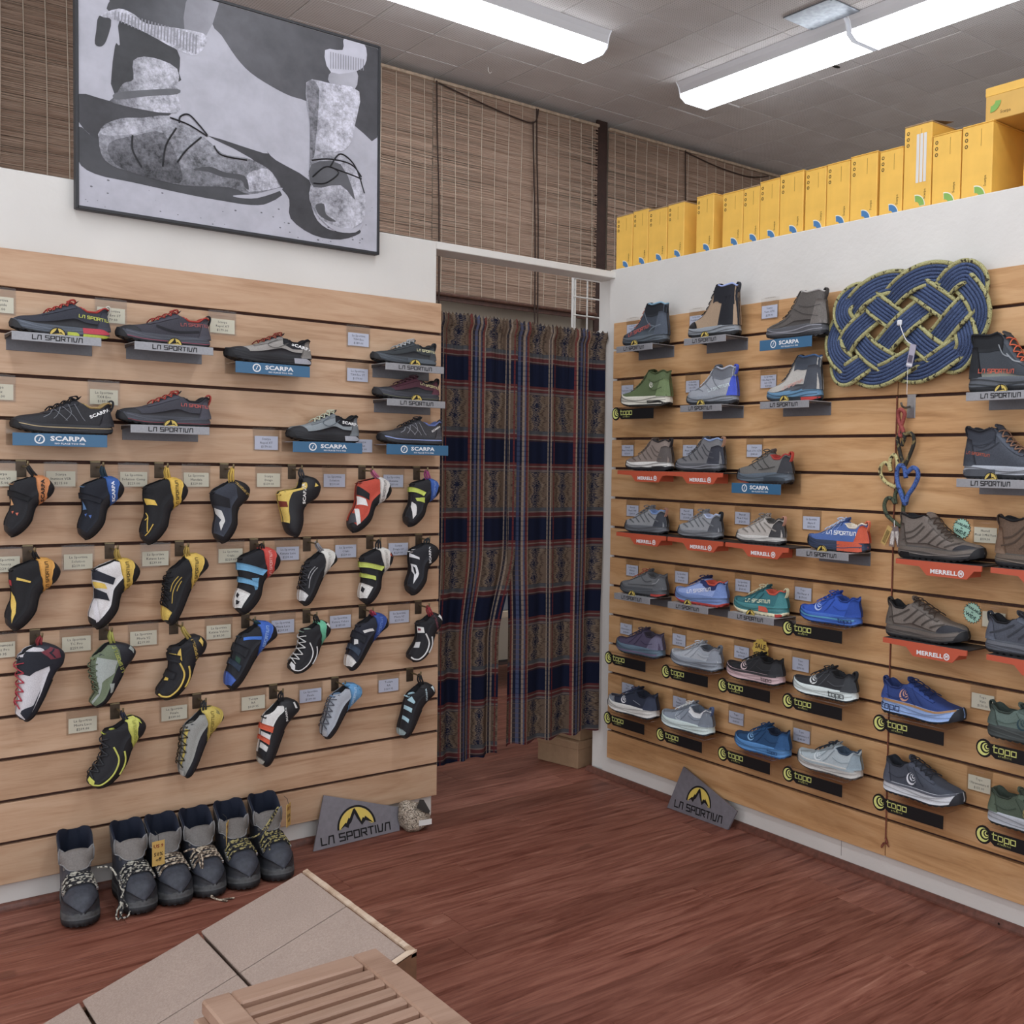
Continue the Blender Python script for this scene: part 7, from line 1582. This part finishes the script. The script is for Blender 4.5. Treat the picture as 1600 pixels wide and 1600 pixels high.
# ================================================================== BLACK AND WHITE POSTER
def print_mat(tone, rough_tex, grad=None):
    m = bpy.data.materials.new('print_%d' % tone); t = NT(m); v = t.coord('Object')
    tone = tone*.88
    h = lambda x: '#%02x%02x%02x' % tuple(max(0, min(255, int(q))) for q in (x, x*.995, x*1.06))
    n = t.math('ADD', t.math('MULTIPLY', t.noise(v, 95, 4, .75), .55), t.math('MULTIPLY', t.noise(v, 22, 3, .6), .45)) if rough_tex else t.noise(v, 12, 4, .6)
    k = 62 if rough_tex else 8
    c = t.ramp(n, [(.34, h(tone-k)), (.64, h(tone+k*.75))])
    if grad:                                       # tones of the photograph printed on the sheet
        ax, a0, a1, f0, f1 = grad
        tc = t.new('ShaderNodeTexCoord'); sp = t.new('ShaderNodeSeparateXYZ'); t.link(tc.outputs['Object'], sp.inputs[0])
        g = t.new('ShaderNodeMapRange'); t.link(sp.outputs[ax], g.inputs[0]); g.inputs[1].default_value = a0; g.inputs[2].default_value = a1; g.inputs[3].default_value = f0; g.inputs[4].default_value = f1
        cb = t.new('ShaderNodeCombineXYZ')
        for i in range(3): t.link(g.outputs[0], cb.inputs[i])
        c = t.mix(1.0, c, cb.outputs[0], 'MULTIPLY')
    t.link(c, t.bsdf.inputs['Base Color'])
    t.bsdf.inputs['Roughness'].default_value = .4; t.bsdf.inputs['Specular IOR Level'].default_value = .3
    return m
_pm = {}
def pmat(tone, tex=False, grad=None):
    if (tone, tex, grad) not in _pm: _pm[(tone, tex, grad)] = print_mat(tone, tex, grad)
    return _pm[(tone, tex, grad)]
PX0, PX1, PZ0, PZ1 = -1.782, -.941, 1.843, 2.479
po = thing('poster', 'framed black and white poster of worn laced boots above the slat wall', 'poster', (0, 0, 0))
MB().box(PX0, PX1, -.003, .018, PZ0, PZ1, .001).build('backing', mat('#d6d5da', .5), po)
fm = MB()
for a, b_, c, d in ((PX0-.004, PX0+.004, PZ0-.004, PZ1+.004), (PX1-.004, PX1+.004, PZ0-.004, PZ1+.004), (PX0, PX1, PZ0-.005, PZ0+.004), (PX0, PX1, PZ1-.003, PZ1+.005)): fm.box(a, b_, -.007, .018, c, d, .001)
fm.build('frame', mat('#25252a', .5), po)
def clip_poly(pl):
    for ax, lim, sg in ((0, PX0+.004, 1), (0, PX1-.004, -1), (1, PZ0+.004, 1), (1, PZ1-.004, -1)):
        out = []
        for i in range(len(pl)):
            p, q = pl[i], pl[(i+1) % len(pl)]; a, b_ = sg*(p[ax]-lim), sg*(q[ax]-lim)
            if a >= 0: out.append(p)
            if (a >= 0) != (b_ >= 0): t = a/(a-b_); out.append((p[0]+(q[0]-p[0])*t, p[1]+(q[1]-p[1])*t))
        pl = out
    return pl
def flat(name, pl, y, m):
    V, F = fill_poly(clip_poly(pl), 5.0); me_obj(name, [(x, y, z) for x, z in V], F, m, po)
flat('ground_print', [(PX0, PZ0), (PX1, PZ0), (PX1, PZ1), (PX0, PZ1)], -.0034, pmat(204))
POSTER={
 'shade_top':(98,[(-1.427, 2.477), (-1.196, 2.482), (-1.087, 2.479), (-0.947, 2.48), (-0.946, 2.202), (-1.023, 2.223), (-1.163, 2.259), (-1.22, 2.264), (-1.275, 2.278), (-1.335, 2.302), (-1.376, 2.335), (-1.416, 2.385), (-1.441, 2.41)]),
 'shade_left':(74,[(-1.781, 2.135), (-1.694, 2.134), (-1.549, 2.137), (-1.649, 2.084), (-1.727, 2.053), (-1.732, 2.025), (-1.78, 2.066)]),
 'shade_boot':(78,[(-1.781, 2.052), (-1.732, 2.027), (-1.644, 2.035), (-1.449, 1.983), (-1.25, 1.982), (-1.283, 1.94), (-1.334, 1.925), (-1.415, 1.923), (-1.505, 1.924), (-1.649, 1.931), (-1.74, 1.936), (-1.781, 1.966)]),
 'shade_mid':(74,[(-1.455, 2.098), (-1.298, 2.081), (-1.289, 2.089), (-1.262, 2.068), (-1.162, 2.029), (-1.159, 1.971), (-1.136, 1.913), (-1.084, 1.89), (-1.017, 1.91), (-1.0, 1.897), (-1.064, 1.867), (-1.149, 1.868), (-1.218, 1.906), (-1.222, 1.96), (-1.25, 1.991), (-1.334, 2.059)]),
 'jacket':(92,[(-1.694, 2.423), (-1.5, 2.481), (-1.516, 2.375), (-1.612, 2.359), (-1.681, 2.372)]),
 'pocket':(172,[(-1.5, 2.481), (-1.422, 2.505), (-1.458, 2.374), (-1.516, 2.375)]),
 'glove':(80,[(-1.711, 2.374), (-1.689, 2.419), (-1.663, 2.426), (-1.681, 2.372)]),
 'leg':(70,[(-1.679, 2.354), (-1.612, 2.337), (-1.535, 2.313), (-1.53, 2.252), (-1.538, 2.222), (-1.689, 2.146), (-1.691, 2.282), (-1.679, 2.288)]),
 'finger':(72,[(-1.729, 2.35), (-1.7, 2.348), (-1.711, 2.293), (-1.724, 2.272), (-1.739, 2.275), (-1.736, 2.308)]),
 'cuff':(214,[(-1.726, 2.351), (-1.681, 2.383), (-1.643, 2.378), (-1.612, 2.363), (-1.516, 2.375), (-1.455, 2.372), (-1.483, 2.314), (-1.538, 2.315), (-1.612, 2.337), (-1.681, 2.352)]),
 'sock':(186,[(-1.646, 2.256), (-1.602, 2.276), (-1.535, 2.262), (-1.535, 2.2), (-1.538, 2.14), (-1.694, 2.131), (-1.689, 2.152), (-1.671, 2.189), (-1.646, 2.206)]),
 'sock_band':(112,[(-1.689, 2.16), (-1.612, 2.186), (-1.535, 2.208), (-1.535, 2.193), (-1.612, 2.169), (-1.687, 2.142)]),
 'boot':(146,[(-1.727, 2.056), (-1.679, 2.094), (-1.623, 2.109), (-1.559, 2.129), (-1.505, 2.116), (-1.45, 2.082), (-1.41, 2.055), (-1.346, 2.057), (-1.286, 2.039), (-1.253, 2.003), (-1.256, 1.984), (-1.334, 1.955), (-1.398, 1.964), (-1.527, 1.946), (-1.639, 1.958), (-1.695, 1.964), (-1.725, 1.991)]),
 'boot_dark':(92,[(-1.707, 2.022), (-1.638, 2.059), (-1.57, 2.079), (-1.527, 1.997), (-1.53, 1.951), (-1.613, 1.952), (-1.69, 1.97)]),
 'boot_fold':(178,[(-1.725, 2.056), (-1.669, 2.085), (-1.581, 2.116), (-1.549, 2.118), (-1.638, 2.064), (-1.715, 2.042)]),
 'boot_toe':(190,[(-1.34, 2.016), (-1.286, 2.038), (-1.256, 2.002), (-1.259, 1.988), (-1.34, 1.962), (-1.346, 1.985)]),
 'boot_tear':(84,[(-1.494, 1.995), (-1.45, 2.012), (-1.404, 2.004), (-1.352, 2.005), (-1.34, 1.969), (-1.352, 1.973), (-1.363, 1.991), (-1.415, 1.99), (-1.455, 1.997)]),
 'boot_sole':(196,[(-1.384, 1.943), (-1.316, 1.961), (-1.25, 1.99), (-1.25, 1.981), (-1.316, 1.948), (-1.363, 1.94)]),
 'leg_right':(200,[(-1.093, 2.369), (-1.017, 2.392), (-1.024, 2.327), (-1.1, 2.329)]),
 'cuff_right':(226,[(-1.116, 2.425), (-1.061, 2.44), (-1.055, 2.479), (-0.994, 2.48), (-0.984, 2.429), (-1.014, 2.389), (-1.097, 2.364)]),
 'sock_right':(206,[(-1.173, 2.315), (-1.1, 2.33), (-1.007, 2.328), (-1.02, 2.224), (-1.029, 2.178), (-1.059, 2.137), (-1.14, 2.123), (-1.16, 2.193)]),
 'sock_dark':(118,[(-1.171, 2.313), (-1.135, 2.309), (-1.141, 2.172), (-1.156, 2.033), (-1.161, 2.039), (-1.161, 2.192)]),
 'boot_right':(184,[(-1.159, 2.088), (-1.092, 2.13), (-1.019, 2.098), (-0.988, 2.021), (-0.984, 1.977), (-0.997, 1.93), (-1.064, 1.893), (-1.123, 1.915), (-1.162, 1.971), (-1.156, 2.027)]),
 'boot_right_dark':(104,[(-1.156, 2.077), (-1.065, 2.095), (-1.018, 1.996), (-1.065, 2.032), (-1.149, 2.01)]),
 'boot_right_tear':(96,[(-1.143, 1.958), (-1.117, 1.966), (-1.11, 1.936), (-1.078, 1.92), (-1.104, 1.918), (-1.133, 1.932)]),
 'boot_right_sole':(205,[(-1.117, 1.913), (-1.064, 1.903), (-1.004, 1.916), (-0.997, 1.936), (-0.993, 1.924), (-1.017, 1.896), (-1.077, 1.89)]),
}
POSTER_LINES= [[(-1.554, 2.125), (-1.505, 2.116), (-1.455, 2.095)], [(-1.53, 2.116), (-1.527, 2.134), (-1.505, 2.144), (-1.478, 2.122), (-1.455, 2.098)], [(-1.538, 2.1), (-1.565, 2.046), (-1.573, 1.988)], [(-1.472, 2.089), (-1.511, 2.046), (-1.535, 2.007)], [(-1.649, 2.056), (-1.649, 2.017), (-1.626, 1.975)], [(-1.438, 2.073), (-1.416, 2.051), (-1.346, 2.051)], [(-1.156, 2.089), (-1.098, 2.104), (-1.032, 2.101), (-0.998, 2.07)], [(-1.153, 2.04), (-1.111, 2.079), (-1.072, 2.068), (-1.111, 2.03), (-1.15, 2.022)], [(-1.098, 2.082), (-1.066, 2.126), (-1.019, 2.098), (-0.988, 2.021)], [(-1.085, 2.078), (-1.032, 2.07), (-0.998, 2.063)]]
TEX = {'sock', 'sock_right', 'boot', 'boot_toe', 'boot_right', 'cuff', 'boot_fold', 'boot_dark', 'sock_dark'}
for i, (k_, (tone, pl)) in enumerate(POSTER.items()):
    sm = [tuple(p[:2]) for p in smooth_path([(a, b_, 0) for a, b_ in pl], 3, True)]
    xs_ = [p[0] for p in pl]; zs_ = [p[1] for p in pl]; x0_, x1_, z0_, z1_ = min(xs_), max(xs_), min(zs_), max(zs_)
    gr = {'sock': (0, x0_, x0_+.6*(x1_-x0_), .35, 1.1), 'boot': (2, z0_, z1_, .55, 1.25), 'sock_right': (0, x0_, x0_+.5*(x1_-x0_), .55, 1.1), 'boot_right': (0, x0_, x1_, .75, 1.15), 'pocket': (0, x0_, x1_, .8, 1.1), 'jacket': (0, x0_, x1_, .6, 1.5), 'shade_top': (0, x0_, x1_, 1.25, .75), 'boot_dark': (2, z0_, z1_, .6, 1.2), 'leg_right': (0, x0_, x1_, .8, 1.1)}.get(k_)
    flat(k_+'_print', sm, -.0036-.00008*i, pmat(tone, k_ in TEX, gr))
mb = MB()
for ln in POSTER_LINES: mb.tube([(p[0], -.0062, p[1]) for p in smooth_path([(a, b_, 0) for a, b_ in ln], 6)], .0022, 4)
mb.build('lace_print', pmat(52), po, kind='stuff')
mb = MB()                                    # rib stitches on the two cuffs
for i in range(26):
    t_ = i/25; x = -1.690+t_*.205; zt, zb_ = 2.374-.006*t_, 2.350-.036*t_
    mb.add([(x-.0016, -.00605, zt), (x+.0016, -.00605, zt), (x-.0004, -.00605, zb_), (x-.0036, -.00605, zb_)], [(0, 1, 2, 3)])
for i in range(14):
    x = -1.100+i*.0080; mb.add([(x, -.00605, 2.424+.0004*i), (x+.0026, -.00605, 2.424+.0004*i), (x+.0026, -.00605, 2.374+.0016*i), (x, -.00605, 2.374+.0016*i)], [(0, 1, 2, 3)])
mb.build('rib_print', pmat(165), po, kind='stuff')
rg = np.random.default_rng(5); mb = MB()     # pebbles and specks on the ground
for i in range(110):
    x, z = rg.uniform(PX0+.02, PX1-.02), rg.uniform(PZ0+.01, 2.05); r_ = rg.uniform(.0006, .0026)
    V, F = disc(r_, 6); mb.add([(x+a*1.5, -.00352, z+b_) for a, b_ in V], F)
mb.build('speck_print', pmat(120), po, kind='stuff')

# ================================================================== BOOT TEST RAMP AND SLATTED STOOL
def paver_mat():
    m = bpy.data.materials.new('sandy_paver'); t = NT(m); v = t.coord('Object', rand=5.0)
    n = t.noise(v, 300, 3, .7); n2 = t.noise(v, 9, 3)
    c = t.ramp(n, [(.30, '#9c877a'), (.5, '#ab9588'), (.7, '#b8a496')]); c = t.mix(t.ramp(n2, [(.4, (.3, .3, .3, 1)), (.7, (0, 0, 0, 1))]), c, lin('#9a867a'))
    t.link(c, t.bsdf.inputs['Base Color']); t.bsdf.inputs['Roughness'].default_value = .9; t.bump(n, .5, .0015); return m
PAV = paver_mat()
RAW = wood_mat('raw_pine', '#d8c2aa', '#cbb096', '#a98a6e', False); OAKD = mat('#6f4a2e', .6, 0, .25, 30)
SL = .348                       # rise over run
rz0, RX, RY0, RY1 = .25, -1.487, -1.347, -.815
ramp = thing('test_ramp', 'sloping boot test ramp topped with sandy pavers in front of the boots', 'ramp', (RX, RY0, 0))
sl = lambda x: rz0+SL*x
W_ = RY1-RY0; LX = -.70
MB().prism([(0, 0), (0, rz0-.004), (LX, sl(LX)-.004), (LX, 0)], 1, .0, .016).build('side_board', OAKD, ramp)
MB().prism([(0, 0), (0, rz0-.034), (LX, max(.001, sl(LX)-.034)), (LX, 0)], 1, W_-.016, W_).build('side_board', OAKD, ramp)
MB().box(-.016, 0, .016, W_-.016, 0, rz0-.008, .002).build('end_board', OAKD, ramp)
MB().prism([(-.016, rz0-.034-SL*.016), (LX, sl(LX)-.034), (LX, sl(LX)-.042), (-.016, rz0-.042-SL*.016)], 1, .016, W_-.016).build('deck', RAW, ramp)
ed = MB(); ys = np.linspace(0, W_, 26); V = []
for i, y in enumerate(ys):
    j = .0010*math.sin(i*2.3)+.0008*math.sin(i*5.1)
    V += [(.0, y, rz0-.012), (.0, y, rz0-.001+j*.4), (-.009-j, y, rz0-.004+j*.3), (-.011, y, rz0-.014)]
ed.add(V, [(4*i+k, 4*i+(k+1) % 4, 4*i+4+(k+1) % 4, 4*i+4+k) for i in range(25) for k in range(4)]+[(0, 1, 2, 3), (100, 101, 102, 103)])
ed.build('splintered_edge', RAW, ramp)
me_obj('splintered_edge', [(-.016, -.001, rz0-.006), (.0, -.001, rz0-.004), (.0, -.001, rz0+.001), (-.016, .012, rz0-.002), (-.34, -.001, sl(-.34)-.004), (-.34, .010, sl(-.34))], [(0, 1, 2, 3), (0, 3, 5, 4)], RAW, ramp)
TH = .030
def paver(xa, xb, ya, yb):
    b_ = .0016; lx, ly = (xa-xb)/2-.0030, (yb-ya)/2-.0012; s_ = math.sqrt(1+SL*SL)
    o = MB().box(-lx*s_, lx*s_, -ly, ly, -TH, 0, b_).build('paver', PAV, ramp)
    xc = (xa+xb)/2; o.location = (xc, (ya+yb)/2, sl(xc)); o.rotation_euler = (0, -math.atan(SL), 0)
xs = [-.011, -.237, -.466, -.695]
for i in range(3):
    paver(xs[i], xs[i+1], W_-.242, W_); paver(xs[i], xs[i+1], .020, W_-.244)

TEAK = wood_mat('pale_teak', '#b08d76', '#a6826b', '#8c6850', False)
sx0, sx1, sy1, sy0, sz = -1.972, -1.707, -1.634, -2.02, .42
stool = thing('slatted_stool', 'pale wooden slatted stool in front of the ramp', 'stool', ((sx0+sx1)/2, (sy0+sy1)/2, 0))
cx, cy = (sx0+sx1)/2, (sy0+sy1)/2; hx, hy = (sx1-sx0)/2, (sy1-sy0)/2
rail = .040
def sbox(nm, x0, x1, y0, y1, z0, z1, b_=.003): return MB().box(x0, x1, y0, y1, z0, z1, b_).build(nm, TEAK, stool)
def centred(nm, x0, x1, y0, y1, z0, z1):
    o = MB().box(-(x1-x0)/2, (x1-x0)/2, -(y1-y0)/2, (y1-y0)/2, -(z1-z0)/2, (z1-z0)/2, .003).build(nm, TEAK, stool); o.location = ((x0+x1)/2, (y0+y1)/2, (z0+z1)/2); return o
centred('side_rail', -hx, -hx+rail, -hy, hy, sz-.022, sz); centred('side_rail', hx-rail, hx, -hy, hy, sz-.022, sz)
centred('end_rail', -hx+rail, hx-rail, hy-.044, hy, sz-.022, sz); centred('end_rail', -hx+rail, hx-rail, -hy, -hy+.044, sz-.022, sz)
y = hy-.044-.0135-.011
while y > -hy+.05:
    centred('slat', -hx+rail-.002, hx-rail+.002, y-.0112, y+.0112, sz-.014, sz-.002); y -= .0355
for ax in (-1, 1):
    for ay in (-1, 1): centred('leg', ax*(hx-.006)-.019, ax*(hx-.006)+.019, ay*(hy-.024)-.019, ay*(hy-.024)+.019, 0, sz-.022)
centred('apron', -hx+.03, hx-.03, hy-.032, hy-.014, sz-.075, sz-.023); centred('apron', -hx+.03, hx-.03, -hy+.014, -hy+.032, sz-.075, sz-.023)
centred('stretcher', -hx+.0, -hx+.02, -hy+.04, hy-.04, .12, .15); centred('stretcher', hx-.02, hx, -hy+.04, hy-.04, .12, .15)
